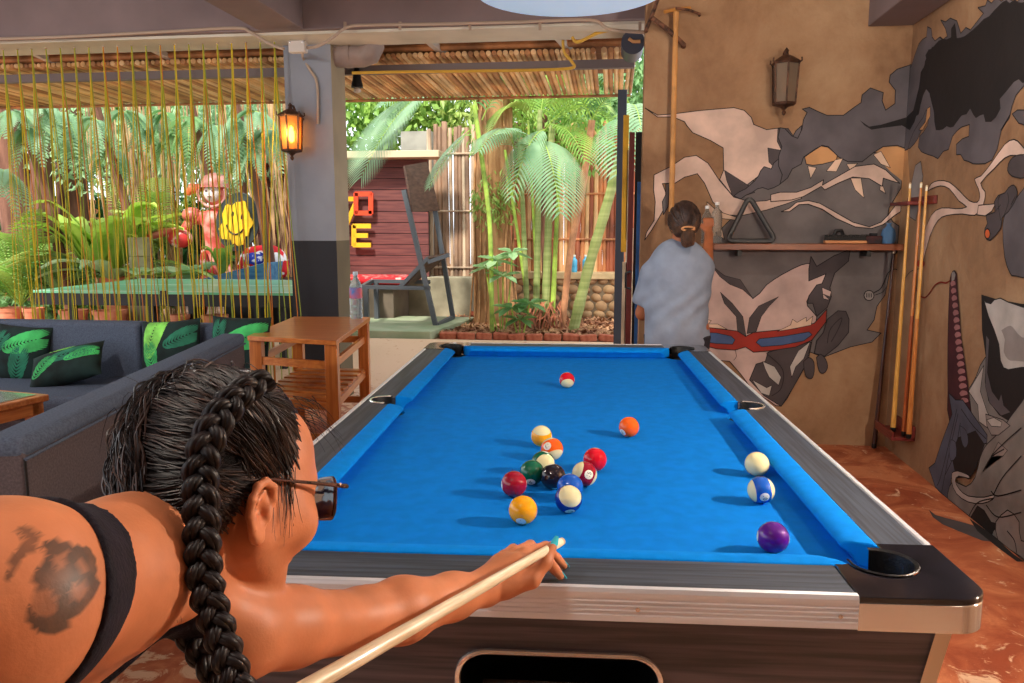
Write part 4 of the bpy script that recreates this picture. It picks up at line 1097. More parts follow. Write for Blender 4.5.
P_('right', cG([(360,150),(372,180),(395,187),(410,170),(435,163),(470,180),(500,190),(529,200),(640,230),(640,470),(529,458),(470,468),(450,460),(437,430),(430,360),(410,300),(385,240)]), 'pale')
P_('right', sm(cG([(440,300),(455,290),(480,280),(500,300),(529,330),(600,350),(600,430),(500,430),(470,425),(450,390),(455,340)]),2), 'mid', 0)
P_('right', cG([(375,320),(388,340),(380,480),(400,560),(430,600),(440,570),(450,620),(480,650),(440,665),(390,610),(372,540)]), 'fur', 0.003)
P_('right', cG([(300,560),(340,620),(345,690),(400,730),(430,720),(380,650),(350,560),(365,450),(330,510)]), 'pale', 0.004)
# wing
P_('right', cH([(215,-30),(245,0),(275,0),(310,50),(380,150),(378,185),(355,190),(330,160),(315,210),(290,300),(300,330),(250,330),(225,335),(222,430),(205,425),(185,400),(158,372),(130,290),(155,270),(185,180),(230,60)]), 'wing')
P_('right', cH([(255,160),(330,130),(370,190),(330,300),(300,340),(240,300),(225,230)]), 'black', 0)
for l in ([(250,40),(225,150),(180,330),(165,365)],[(255,60),(215,240),(185,395)],[(265,100),(240,230),(200,320)],[(270,40),(320,110),(375,165)]): L_('right', cH(l), 0.005)
P_('right', sm(cH([(265,110),(290,130),(300,180),(285,205),(270,170)]),2), 'wing', 0.003); P_('right', sm(cH([(225,170),(245,180),(248,240),(225,260),(218,215)]),2), 'wing', 0.003)
# carved base
P_('right', sm(cH([(215,440),(212,400),(235,345),(290,370),(330,330),(350,250),(372,200),(400,170),(450,120),(529,10),(640,-60),(640,760),(529,690),(470,650),(420,600),(360,540),(300,505),(240,465)]),2), 'stone')
P_('right', cH([(375,60),(450,85),(480,110),(430,150),(400,150),(380,110)]), 'mid', 0.004); P_('right', cH([(380,85),(410,75),(445,95),(440,115),(400,112)]), 'pale', 0.003)
P_('right', sm(cH([(232,310),(255,303),(300,320),(305,335),(260,325),(245,345),(262,380),(300,410),(370,415),(410,405),(405,425),(360,442),(300,435),(250,400),(230,350)]),2), 'pale')
P_('right', cH([(310,500),(340,450),(370,470),(400,520),(440,530),(410,560),(400,590),(360,560)]), 'black', 0)
P_('right', cH([(430,180),(470,215),(450,240),(400,240),(370,300)]), 'mid', 0.003)
P_('right', sm(cH([(420,520),(470,470),(520,520),(529,600),(640,640),(640,760),(529,670),(430,600)]),2), 'mid')
for l in ([(365,305),(400,245),(455,210)],[(400,390),(430,410),(529,385)],[(410,405),(450,330),(529,240)],[(300,505),(340,440),(410,420)],[(470,560),(500,600),(510,650)],[(380,450),(430,500),(529,480)],[(529,120),(460,180),(400,240)]): L_('right', cH(l), 0.006)
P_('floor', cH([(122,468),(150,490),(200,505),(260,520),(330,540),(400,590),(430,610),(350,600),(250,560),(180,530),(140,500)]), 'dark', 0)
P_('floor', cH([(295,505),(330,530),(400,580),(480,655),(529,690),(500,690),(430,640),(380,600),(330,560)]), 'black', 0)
def build_paint(wall, parent, name):
    mb = MB(); z = 0.0006; dz = 0.00012
    def place(q, zz):
        if wall == 'back': return [Vector((x, WB-zz, y)) for x, y in q]
        if wall == 'right': return [Vector((WR-zz, x, y)) for x, y in q]
        return [Vector((x, y, zz)) for x, y in q]
    for it in MUR[wall]:
        z += dz
        if it[0] == 'poly':
            q = it[1]; mb.mi = CNAMES.index(it[2])
            tri = tessellate_polygon([[Vector((x, y, 0)) for x, y in q]]); pts = place(q, z)
            mb.add(pts, [tuple(t) for t in tri])
        else:
            q = it[1]; wd = it[2]; mb.mi = CNAMES.index(it[3] if len(it) > 3 else 'line')
            z -= dz*0.5
            for i in range(len(q)-1):
                a, b = Vector(q[i]), Vector(q[i+1]); d = b-a
                if d.length < 1e-5: continue
                d.normalize(); n = Vector((-d.y, d.x))*wd/2; a2 = a-d*wd*0.4; b2 = b+d*wd*0.4
                mb.add(place([tuple(a2-n), tuple(b2-n), tuple(b2+n), tuple(a2+n)], z), [(0,1,2,3)])
            z += dz*0.5
    return mb.build(name, [bpy.data.materials['mural_'+k] for k in CNAMES], parent)
build_paint('back', wall_back, 'mural'); build_paint('right', wall_right, 'mural')
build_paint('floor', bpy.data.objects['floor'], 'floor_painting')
# ================================================================== second person by the wall
def build_second():
    px0 = on_y(678, 300, 4.55); X0 = px0.x; Y0 = 4.55
    def q(px, py, dy=0.0): return on_y(px, py, Y0+dy)
    hp_ = 0.008
    S = Field(np.arange(X0-0.42,X0+0.48,hp_), np.arange(Y0-0.3,Y0+0.5,hp_), np.arange(-0.02,1.62,hp_))
    head = q(684,222); neck = q(684,256); sl = q(652,275,0.0); sr = q(702,268,0.02); hipc = Vector((X0-0.01, Y0, 0.84))
    I3 = Matrix.Identity(3)
    S.ell(head, (0.075,0.092,0.100), I3, 0.02)
    S.ell(head+Vector((0,0.05,-0.03)), (0.055,0.05,0.08), I3, 0.02)
    S.ell(head+Vector((0,0.09,-0.02)), (0.012,0.02,0.02), I3, 0.01)
    for s_ in (-1,1): S.ell(head+Vector((s_*0.078,0.0,-0.01)), (0.008,0.018,0.03), I3, 0.008)
    S.cap(head+Vector((0,0.0,-0.06)), neck+Vector((0,0,-0.04)), 0.052, 0.06, 0.03)
    S.cap(neck+Vector((0,0,-0.05)), sl, 0.055, 0.05, 0.05); S.cap(neck+Vector((0,0,-0.05)), sr, 0.055, 0.05, 0.05)
    S.ell((X0,Y0,1.12), (0.17,0.105,0.17), I3, 0.06); S.ell((X0,Y0,0.95), (0.145,0.10,0.16), I3, 0.06); S.ell((X0,Y0-0.02,0.82), (0.165,0.12,0.12), I3, 0.05)
    for s_ in (-1,1):
        h = Vector((X0+s_*0.085, Y0, 0.80)); k = Vector((X0+s_*0.095, Y0+0.01, 0.45)); a_ = Vector((X0+s_*0.10, Y0-0.02, 0.08))
        S.chain([h,k,a_], [0.088,0.058,0.036], 0.03); S.chain([a_, a_+Vector((0,0.03,-0.05)), a_+Vector((s_*0.02,0.17,-0.055))], [0.036,0.034,0.024], 0.02)
    el = q(643,313,0.06); wl = Vector((X0-0.10, Y0+0.24, 0.98))
    S.chain([sl, el, wl], [0.05,0.040,0.026], 0.02)
    S.chain([wl, wl+Vector((0.05,0.06,0.02))], [0.026,0.02], 0.01)
    for i in range(4): S.chain([wl+Vector((0.05,0.06,0.035-0.018*i)), wl+Vector((0.085,0.09,0.03-0.018*i)), wl+Vector((0.10,0.11,0.015-0.018*i))], [0.010,0.009,0.008], 0.004)
    S.chain([wl+Vector((0.03,0.03,0.03)), wl+Vector((0.05,0.05,0.06)), wl+Vector((0.075,0.075,0.06))], [0.012,0.010,0.008], 0.006)
    # the other arm reaches up to the shelf
    er = Vector((sr.x+0.05, Y0+0.24, 1.14)); wr = Vector((q(709,236,0.42).x, Y0+0.43, 1.325))
    S.chain([sr, er, wr], [0.052,0.040,0.025], 0.02)
    S.chain([wr, wr+Vector((0,0.035,0.045))], [0.026,0.022], 0.01)
    for i in range(4): S.chain([wr+Vector((-0.022+0.015*i,0.03,0.06)), wr+Vector((-0.026+0.016*i,0.045,0.095)), wr+Vector((-0.024+0.015*i,0.07,0.105))], [0.010,0.009,0.0075], 0.004)
    S.chain([wr+Vector((-0.02,0.02,0.03)), wr+Vector((-0.042,0.04,0.055)), wr+Vector((-0.035,0.065,0.07))], [0.012,0.010,0.008], 0.006)
    P, Q = S.polygonise(1)
    root = empty('person', (X0, Y0, 0), 0, 'person in loose grey T-shirt with hair in low bun, facing the shelf', 'person')
    O = np.array((X0, Y0, 0)); M_sk = mat('second_skin', (176,104,66), 0.5, var=0.05, vscale=12)
    np_mesh('body', P, Q, M_sk, root, O)
    # T-shirt: looser shell with folds
    T = Field(*S.ax)
    T.chain([neck+Vector((0,0,-0.055)), sl+Vector((0.0,0,0.0))], [0.062,0.062], 0.03); T.chain([neck+Vector((0,0,-0.055)), sr], [0.062,0.062], 0.03)
    T.ell((X0,Y0,1.12), (0.178,0.125,0.20), I3, 0.05); T.ell((X0-0.01,Y0,0.92), (0.180,0.130,0.24), I3, 0.08); T.ell((X0-0.01,Y0-0.01,0.78), (0.195,0.145,0.16), I3, 0.05)
    T.cap(sl, sl.lerp(el,0.72), 0.066, 0.076, 0.03); T.cap(sr, sr.lerp(er,0.62), 0.056, 0.060, 0.03)
    G = np.meshgrid(*T.ax, indexing='ij', sparse=True)
    x = G[0]-X0; y = G[1]-Y0; z = G[2]
    folds = 0.006*np.sin(26*(x*0.75+z*0.9)+5*np.sin(7*x+3*z)) + 0.004*np.sin(52*(z*0.6-x)+3*np.sin(13*z))
    T.F = (T.F + folds*np.clip((1.25-z)/0.3,0.15,1)).astype(np.float32)
    c1 = 0.70 - z + 0*x + 0*y; hole = 0.072 - np.sqrt((G[0]-neck.x)**2+(G[1]-neck.y-0.01)**2+((z-neck.z-0.0)*0.8)**2)
    ax_ = (el-sl); ax_n = ax_.normalized(); L = ax_.length*0.74
    cutl = np.where((G[0] < sl.x+0.02) & (z < sl.z), ((G[0]-sl.x)*ax_n.x+(G[1]-sl.y)*ax_n.y+(z-sl.z)*ax_n.z)-L, -1)*np.where(G[0] < sl.x-0.035, 1, 0) - np.where(G[0] < sl.x-0.035, 0, 1)
    T.F = np.maximum(np.maximum(T.F, c1), np.maximum(hole, cutl)).astype(np.float32)
    P, Q = T.polygonise(2)
    np_mesh('t_shirt', P, Q, mat('washed_grey_cotton', (140,152,172), 0.9, var=0.06, vscale=8, bump=0.35, bscale=14), root, O)
    D = Field(*S.ax); D.F = np.maximum(np.maximum(S.F-0.014, z-0.78), 0.11-z+0*x+0*y).astype(np.float32); D.F = np.maximum(D.F, np.abs(x)-0.25).astype(np.float32)
    P, Q = D.polygonise(1); np_mesh('trousers', P, Q, mat('dark_trousers', (46,46,56), 0.9, var=0.1, vscale=20), root, O)
    # hair with low bun
    Hh = Field(*S.ax); Hh.ell(head+Vector((0,-0.014,0.012)), (0.086,0.098,0.100), I3, 0.02); Hh.ell(head+Vector((0,-0.06,-0.03)), (0.066,0.05,0.062), I3, 0.02)
    Hh.ell(q(688,236,-0.12)+Vector((0,0,-0.01)), (0.042,0.040,0.052), I3, 0.008)
    Hh.F = np.maximum(Hh.F, (G[1]-head.y-0.055)+0*x+0*z).astype(np.float32)
    wv = 0.0035*np.sin(90*(x+0.35*z)+4*np.sin(30*z)); Hh.F = (Hh.F+wv+0*y).astype(np.float32)
    P, Q = Hh.polygonise(0); hair_ = np_mesh('hair', P, Q, mat('brown_hair', (62,40,26), 0.5, col2=(96,64,42), stretch=(60,60,20), vscale=1, bump=0.5, bscale=80), root, O)
    r2 = random.Random(3); sb = MB()
    for i in range(260):
        th = r2.uniform(0, 2*PI); ph = r2.uniform(0.0, 2.3); d = Vector((math.sin(ph)*math.cos(th), math.sin(ph)*math.sin(th), math.cos(ph)))
        if d.y > 0.5: continue
        c = head+Vector((0,-0.014,0.012)); a0 = c+Vector((d.x*0.088,d.y*0.10,d.z*0.102)); tg = q(688,233,-0.12); pts = []
        for k in range(7):
            t = k/6; m_ = a0.lerp(tg, t); v = m_-c; kk = math.sqrt((v.x/0.088)**2+(v.y/0.10)**2+(v.z/0.102)**2)
            if kk < 1.02: m_ = c+v/kk*1.02
            pts.append(m_+Vector((r2.uniform(-.002,.002),0,r2.uniform(-.002,.002)))-Vector(O))
        sb.tube(pts, [0.002]*7, 4, cap=False)
    o_ = sb.build('hair_strands', M_hair2, hair_, smooth=True); o_['kind'] = 'stuff'
    tb_ = q(688,231,-0.12); MB().tube([tb_-Vector(O)+Vector((0.034*math.cos(t*PI/8),-0.01,0.012+0.010*math.sin(t*PI/8))) for t in range(17)], 0.006, 8).build('hair_tie', mat('tan_hair_tie', (186,132,88), 0.7), hair_, smooth=True)
build_second()

# ================================================================== sofas and cushions
def fabric(name, c, b=0.4): return mat(name, c, 0.95, var=0.10, vscale=140, bump=b, bscale=420, spec=0.15)
M_sofa = fabric('charcoal_blue_upholstery', (86,96,114)); M_sofa_shade = fabric('shaded_upholstery', (92,82,84))  # one fabric in two tones; the browner copy has shade in its colour
def rbox(name, a, b, m, parent, bev=0.02, seg=3):
    return MB().box(a, b).build(name, m, parent, bevel=bev, seg=seg)
# near sofa: back towards the pool table, running along y
NS_ = empty('sofa', (-1.60, 1.95, 0), R(10.5), 'grey upholstered sofa seen from behind, its long back running beside the pool table', 'sofa')
rbox('back', (-0.122,0.0,0.04), (0.0,2.22,0.775), M_sofa_shade, NS_, 0.012)
rbox('back_rail', (-0.128,-0.004,0.738), (0.006,2.225,0.80), M_sofa, NS_, 0.026, 4)
MB().tube([(0.004,-0.003,0.742),(0.004,2.22,0.742)], 0.005, 6).build('piping', M_sofa, NS_)
MB().tube([(0.001,0.0,0.742),(0.001,0.0,0.06)], 0.004, 6).build('piping', M_blackrub, NS_)
rbox('seat', (-0.70,0.0,0.10), (-0.12,1.93,0.30), M_sofa_shade, NS_, 0.02); rbox('seat_cushion', (-0.69,0.01,0.30), (-0.13,1.92,0.43), M_sofa, NS_, 0.035, 4)
for (x, y) in ((-0.64,0.06),(-0.06,0.06),(-0.64,1.86),(-0.06,1.86)): rbox('foot', (x-0.03,y-0.03,0), (x+0.03,y+0.03,0.1), M_blackrub, NS_, 0.004)
FS = empty('sofa', (-3.6, 4.62, 0), 0, 'long charcoal sofa along the string curtain with leaf-print cushions on it', 'sofa')
rbox('back', (-1.9,0.03,0.05), (0.65,0.17,0.78), M_sofa, FS, 0.03, 4); rbox('back', (0.66,0.03,0.05), (1.38,0.17,0.775), M_sofa, FS, 0.03, 4)
rbox('seat', (-1.9,-0.58,0.10), (1.0,0.03,0.30), M_sofa_shade, FS, 0.02); rbox('seat_cushion', (-1.9,-0.60,0.30), (0.65,0.03,0.43), M_sofa, FS, 0.035, 4); rbox('seat_cushion', (0.66,-0.60,0.30), (1.0,0.03,0.43), M_sofa, FS, 0.035, 4)
for (x, y) in ((-1.8,-0.5),(0.9,-0.5),(-1.8,0.1),(1.3,0.1)): rbox('foot', (x-0.03,y-0.03,0), (x+0.03,y+0.03,0.1), M_blackrub, FS, 0.004)
# leaf-print cushions
M_pil = mat('dark_green_print_ground', (16,34,32), 0.9, var=0.4, vscale=9); M_leafs = [mat('leaf_print_a', (64,176,96), 0.9, var=0.2, vscale=9), mat('leaf_print_b', (130,210,90), 0.9, var=0.2, vscale=9), mat('leaf_print_c', (38,112,86), 0.9, var=0.2, vscale=9)]
def pillow(loc, rot, w, h, lb, leaves):
    N = 26; m = MB(); T_ = 0.075
    def zf(u, v): return T_*max(0, (1-abs(u)**2.6)*(1-abs(v)**2.6))**0.6
    def pos(u, v, s): k = 1-0.06*(1-abs(v)**2)*abs(u)**4; k2 = 1-0.06*(1-abs(u)**2)*abs(v)**4; return Vector((u*w/2*k, v*h/2*k2, s*zf(u, v)))
    vs = []
    for s in (1,-1):
        for i in range(N+1):
            for j in range(N+1): vs.append(pos(-1+2*i/N, -1+2*j/N, s))
    fs = [(i*(N+1)+j, (i+1)*(N+1)+j, (i+1)*(N+1)+j+1, i*(N+1)+j+1) for i in range(N) for j in range(N)]
    o0 = (N+1)**2; fs += [tuple(a+o0 for a in f[::-1]) for f in fs]
    m.add(vs, fs)
    # printed leaves: blades of colour on the face
    m2 = MB()
    o = m.build('cushion', M_pil, None, smooth=True, angle=60, weld=True); o.location = loc; o.rotation_euler = rot
    tag(o, lb, 'cushion', 'leaf-print cushions on the charcoal sofa')
    for (cu, cv, ang, ln, n_, mi) in leaves:
        lf = MB(); a_ = R(ang)
        for s in (-1, 1):
            for k in range(n_):
                t = k/n_; bu = cu + math.cos(a_)*ln*(t-0.5); bv = cv + math.sin(a_)*ln*(t-0.5)
                L_ = ln*0.62*math.sin(PI*(0.12+0.83*t))**0.8; da = a_ + s*R(62-28*t); pts = []
                for e in range(9):
                    f = e/8; da2 = da - s*R(22)*f; x_ = bu+math.cos(da2)*L_*f; y_ = bv+math.sin(da2)*L_*f
                    wv = ln*0.036*math.sin(PI*min(1, 0.15+0.85*f))**0.7; pts.append((x_, y_, -math.sin(da2)*wv, math.cos(da2)*wv))
                for e in range(8):
                    q4 = []
                    for (xx, yy, nx, ny), sg in ((pts[e],-1),(pts[e],1),(pts[e+1],1),(pts[e+1],-1)):
                        u = max(-0.97, min(0.97, xx+nx*sg)); v = max(-0.97, min(0.97, yy+ny*sg)); p_ = pos(u, v, 1); p_.z += 0.0015; q4.append(p_)
                    lf.add(q4, [(0,1,2,3)])
        lf.build('leaf_print', M_leafs[mi], o)
def sofa_pt(px, py, y, z=None): return on_y(px, py, y)
pillow(on_y(22,354,4.60)+Vector((0,0,0.0)), (R(78),R(4),R(4)), 0.37, 0.37, 'square leaf-print cushion at the far left of the sofa back', [(0.15,0.35,20,1.3,11,0),(0.1,-0.5,80,1.1,9,2),(-0.7,0.2,60,0.9,8,2)])
pillow(on_y(67,366,4.42), (R(42),R(-14),R(14)), 0.44, 0.27, 'leaf-print cushion lying slumped on the sofa seat', [(0.1,0.2,10,1.2,10,2),(-0.55,-0.2,60,0.9,8,0),(0.5,0.1,30,0.9,9,0),(-0.1,0.75,5,0.6,6,1)])
pillow(on_y(171,350,4.60), (R(76),R(-5),R(-4)), 0.41, 0.38, 'leaf-print cushion with bright green fan, right middle of the sofa', [(-0.45,0.35,80,1.25,12,1),(-0.45,-0.35,100,0.9,9,0),(0.45,0.3,25,1.0,10,2)])
pillow(on_y(240,346,4.55), (R(78),R(0),R(-6)), 0.40, 0.36, 'leaf-print cushion partly hidden by the near sofa back', [(0.2,0.2,20,1.4,12,0),(-0.6,0.3,90,0.9,8,2)])
# coffee table
M_wood = wood('orange_teak', (178,98,40), (206,128,62), 60, 0.35, 0); M_woody = wood('orange_teak_y', (178,98,40), (206,128,62), 60, 0.35, 1); M_woodz = wood('orange_teak_z', (170,92,38), (200,122,58), 60, 0.35, 2)
M_glass = mat('clouded_glass_top', (150,160,140), 0.12, coat=0.6, spec=0.6)
CT = empty('coffee_table', (-3.377, 3.533, 0), R(-12), 'orange wooden coffee table with glass top in front of the sofa', 'table')
rbox('top', (-0.45,-0.36,0.465), (0.36,0.36,0.50), M_wood, CT, 0.006); rbox('glass', (-0.41,-0.32,0.5005), (0.32,0.32,0.5045), M_glass, CT, 0.001)
rbox('apron', (-0.43,-0.34,0.40), (0.34,-0.315,0.465), M_wood, CT, 0.003); rbox('apron', (-0.43,0.315,0.40), (0.34,0.34,0.465), M_wood, CT, 0.003)
rbox('apron', (0.315,-0.315,0.40), (0.34,0.315,0.465), M_woody, CT, 0.003); rbox('apron', (-0.43,-0.315,0.40), (-0.405,0.315,0.465), M_woody, CT, 0.003)
for x in (-0.42,0.28):
    for y in (-0.33,0.27): rbox('leg', (x,y,0), (x+0.06,y+0.06,0.465), M_woodz, CT, 0.004)
# side table with slatted shelf
a0 = Vector((-2.10,4.37)); a1 = Vector((-1.52,4.24)); a2 = Vector((-1.69,5.42)); a3 = Vector((-2.23,5.38))
STB = empty('side_table', (-1.89, 4.85, 0), R(8.0), 'tall orange wooden side table with lower slatted shelf beside the pillar', 'table')
def sloc(v): w_ = Vector((v.x+1.89, v.y-4.85)); c, s = math.cos(-R(8)), math.sin(-R(8)); return (w_.x*c-w_.y*s, w_.x*s+w_.y*c)
tp = [sloc(v) for v in (a0,a1,a2,a3)]
MB().prism(tp, 0.722, 0.75).build('top', wood('teak_top', (176,96,40), (204,126,62), 50, 0.28, 0), STB, bevel=0.003)
cxm = sum(p_[0] for p_ in tp)/4; cym = sum(p_[1] for p_ in tp)/4
lp_ = [(cxm+(x-cxm)*0.86, cym+(y-cym)*0.90) for x, y in tp]
for i, (x, y) in enumerate(lp_): MB().box((x-0.035,y-0.035,0), (x+0.035,y+0.035,0.722)).build('leg', M_woodz, STB, bevel=0.003)
for zz_ in (0.36,0.60,0.17):
    for i in range(4):
        p_, q_ = lp_[i], lp_[(i+1)%4]; MB().bar((*p_,zz_),(*q_,zz_),0.022,0.045).build('stretcher', M_wood if i%2 == 0 else M_woody, STB)
for k in range(7):
    t = (k+0.5)/7; A_ = Vector(lp_[0]).lerp(Vector(lp_[3]), t); B_ = Vector(lp_[1]).lerp(Vector(lp_[2]), t)
    MB().bar((A_.x,A_.y,0.39),(B_.x,B_.y,0.39),0.075,0.014).build('shelf_slat', M_wood, STB)
# water bottle on the side table
M_pet = mat('clear_pet', (210,228,238), 0.08, trans=0.75, ior=1.25); M_lab = mat('bottle_label', (60,120,190), 0.4, col2=(220,80,70), vscale=14)
bp_ = on_z(355,315,0.751); bp_.y = 5.32; bp_.x = on_y(356,300,5.32).x
WBt = empty('water_bottle', bp_, 0, 'clear plastic water bottle standing on the wooden side table', 'bottle')
def bottle_prof(h, r): return [(0.0,0.0),(r*0.9,0.0),(r,0.02),(r,h*0.16),(r*0.94,h*0.18),(r,h*0.20),(r,h*0.28),(r*0.94,h*0.30),(r,h*0.32),(r,h*0.70),(r*0.85,h*0.78),(r*0.42,h*0.88),(r*0.34,h*0.93),(r*0.34,h)]
MB().lathe(bottle_prof(0.31,0.043), 24).build('bottle_body', M_pet, WBt, smooth=True, angle=60)
MB().lathe([(0.0435,0.14),(0.0435,0.212)], 24, cap=False).build('label', M_lab, WBt, smooth=True); MB().lathe([(0.017,0.298),(0.017,0.322),(0.0,0.323)], 18).build('cap', mat('bottle_cap', (190,210,225), 0.4), WBt, smooth=True, angle=40)

# ================================================================== shelf and what is on it
sh = MB().box((0.60,WB-0.19,1.238), (1.70,WB-0.012,1.276)).build('shelf', wood('shelf_wood', (110,56,30), (140,78,44), 60, 0.4, 0), None, bevel=0.003)
tag(sh, 'long brown wooden shelf fixed across the mural wall', 'shelf')
for x in (0.75,1.5): MB().box((x,WB-0.15,1.20),(x+0.025,WB-0.012,1.238)).build('bracket', M_blackrub, sh)
SY = WB-0.10
TR = empty('triangle_rack', (on_y(751,242,SY).x, SY, 1.277), 0, 'black plastic triangle ball rack standing upright on the shelf', 'ball rack')
xa, xb, xc = on_y(727,240,SY), on_y(776,240,SY), on_y(750,196,SY); ox = TR.location
tri_ = [Vector((xa.x-ox.x,0,0.014)), Vector((xb.x-ox.x,0,0.014)), Vector((xc.x-ox.x,0.03,xc.z-ox.z))]
def rnd_tri(T3, r=0.16):
    out = []
    for i in range(3):
        a_, b_, c_ = T3[i-1], T3[i], T3[(i+1)%3]
        for k in range(6):
            t = k/5; p1 = b_.lerp(a_, r); p2 = b_.lerp(c_, r); out.append((1-t)**2*p1+2*t*(1-t)*b_+t*t*p2)
    return out+[out[0]]
MB().tube(rnd_tri(tri_), 0.009, 8, cap=False, flat=1.7).build('frame', mat('black_plastic', (34,32,34), 0.4), TR, smooth=True)
bx_ = on_y(846,241,SY).x
BRH = empty('table_brush', (bx_, SY, 1.277), 0, 'black-bristled table brush with pale wooden base on the shelf', 'brush')
MB().box((-0.125,-0.025,0.0),(0.125,0.025,0.018)).build('base', wood('pine', (190,120,70), (210,146,92), 60, 0.5, 0), BRH, bevel=0.003); 
bm_ = MB()
rb_ = random.Random(2)
for i in range(60):
    x = -0.12+0.24*i/59
    for y in (-0.016,0,0.016): bm_.bar((x,y,0.018),(x+rb_.uniform(-.004,.004),y*1.3,0.050+rb_.uniform(-.003,.003)),0.006,0.006)
b_o = bm_.build('bristles', M_blackrub, BRH); b_o['kind'] = 'stuff'
MB().tube([(-0.07,0,0.05),(-0.06,0,0.075),(-0.03,0,0.078),(-0.02,0,0.05)],0.012,8).build('handle', M_blackrub, BRH, smooth=True)
o = MB().box((-0.045,-0.025,0),(0.045,0.025,0.045)).build('chalk_box', mat('dark_red_card', (70,30,30), 0.7, col2=(30,26,30), vscale=30), None, bevel=0.003); o.location = (on_y(873,240,SY).x, SY, 1.277); tag(o, 'small dark box between the brush and the blue bag on the shelf', 'box')
MB().box((-0.02,-0.015,0.045),(0.02,0.015,0.062)).build('chalk', mat('chalk_dark', (24,24,30), 0.8), o, bevel=0.003)
m = MB(); pr = [(0.0,0.0),(0.034,0.0),(0.042,0.02),(0.040,0.06),(0.034,0.085),(0.016,0.10),(0.012,0.112),(0.018,0.122),(0.0,0.118)]
o = m.lathe(pr, 14).build('chalk_pouch', mat('blue_cloth_pouch', (70,104,140), 0.85, bump=0.4, bscale=30), None, smooth=True, angle=60); o.location = (on_y(888,240,SY).x, SY, 1.277); tag(o, 'blue drawstring pouch at the right end of the shelf', 'pouch')
GB = []
M_gl = mat('clear_bottle_glass', (205,205,200), 0.06, trans=0.85, ior=1.3, spec=0.6)
for (px_, h_, lb) in ((707,0.22,'clear plastic bottle on the shelf, nearest the person\'s head'), (716,0.24,'clear plastic bottle on the shelf between the person and the triangle rack')):
    r_ = empty('clear_bottle', (on_y(px_,240,SY-0.03).x, SY+ (0.02 if px_ == 707 else -0.03), 1.277), 0, lb, 'bottle', 'clear bottles on the shelf')
    MB().lathe(bottle_prof(h_,0.032), 20).build('bottle_body', M_gl, r_, smooth=True, angle=60); MB().lathe([(0.013,h_-0.01),(0.013,h_+0.008),(0,h_+0.009)],14).build('cap', mat('white_cap', (225,225,225), 0.4), r_, smooth=True, angle=40)

# ================================================================== cue rack, cues
M_rack = wood('dark_red_rack', (92,26,24), (120,40,34), 60, 0.45, 1)
RK = empty('cue_rack', (WR-0.002, 4.85, 0), 0, 'dark red wooden cue rack on the right wall, upper bar and lower tray', 'cue rack')
def rw(px, py, off=0.0): p_ = on_x(px, py, WR-off); return p_
ta, tb2 = rw(938,200), rw(914,200)
MB().box((-0.02,ta.y-4.85,1.50),(0.0,tb2.y-4.85+0.05,1.545)).build('wall_plate', M_rack, RK, bevel=0.003)
MB().box((-0.11,ta.y-4.85+0.13,1.497),(-0.0,tb2.y-4.85+0.06,1.517)).build('upper_bar', M_rack, RK, bevel=0.003)
la, lb_ = rw(916,432), rw(893,432)
MB().box((-0.02,la.y-4.85,0.17),(0.0,4.98-4.85,0.25)).build('lower_plate', M_rack, RK, bevel=0.003)
MB().box((-0.13,la.y-4.85,0.165),(0.0,4.98-4.85,0.185)).build('lower_tray', M_rack, RK, bevel=0.003); MB().box((-0.13,la.y-4.85,0.185),(-0.115,4.98-4.85,0.215)).build('tray_lip', M_rack, RK, bevel=0.002)
def cue_between(bot, top, L, lb, mats, name='pool_cue', group='cues in the rack on the right wall'):
    d = (bot-top).normalized(); tip_ = bot - d*L
    x = d.orthogonal().normalized(); y = d.cross(x)
    return cue(name, None, Matrix.Translation(tip_) @ frame3(x, y, d).to_4x4(), L, lb, mats, group=group)
M_yel = wood('yellow_varnished_ash', (196,140,62), (222,170,88), 200, 0.3); M_or = wood('orange_varnished_ash', (172,100,46), (200,132,66), 200, 0.3); M_dkw = wood('dark_stained_cue_butt', (52,24,18), (80,40,26), 200, 0.3)
cue_between(Vector((WR-0.09,4.79,0.200)), Vector((WR-0.085,4.80,1.60)), 1.42, 'yellow varnished cue, leftmost in the wall rack', (M_yel,M_yel,M_ivory,M_tip))
cue_between(Vector((WR-0.06,4.70,0.200)), Vector((WR-0.05,4.735,1.60)), 1.42, 'middle cue in the wall rack with orange brown butt', (M_or,wood('red_brown_butt', (140,66,30), (168,88,44), 200, 0.3),M_ivory,M_tip))
cue_between(Vector((WR-0.055,4.64,0.200)), Vector((WR-0.04,4.68,1.60)), 1.40, 'right hand cue in the wall rack, thin pale upper half', (M_yel,M_or,M_ivory,M_tip))
cue_between(on_y(874,447,5.02)*1.0, on_y(893,262,5.145), 1.22, 'dark cue leaning in the corner left of the rack', (M_dkw,M_dkw,M_ivory,M_tip), group='cues leaning on the mural wall')
# pale bamboo pole hanging down the wall
bp0 = on_y(676,12,WB-0.06); bp1 = on_y(671,225,WB-0.06)
m = MB(); pts = [bp0.lerp(bp1, k/12) for k in range(13)]; m.tube(pts, [0.016+ (0.0015 if k%3 == 0 else 0) for k in range(13)], 10)
o = m.build('bamboo_pole', mat('pale_bamboo', (196,140,78), 0.5, var=0.1, vscale=8), None, smooth=True); tag(o, 'pale bamboo pole hanging vertically down the left of the mural wall', 'pole')
o.location.y += 0.0
MB().tube([Vector((bp0.x,WB,bp0.z-0.03)),Vector((bp0.x,WB-0.06,bp0.z-0.03))],0.004,6).build('hook', M_chrome, o)
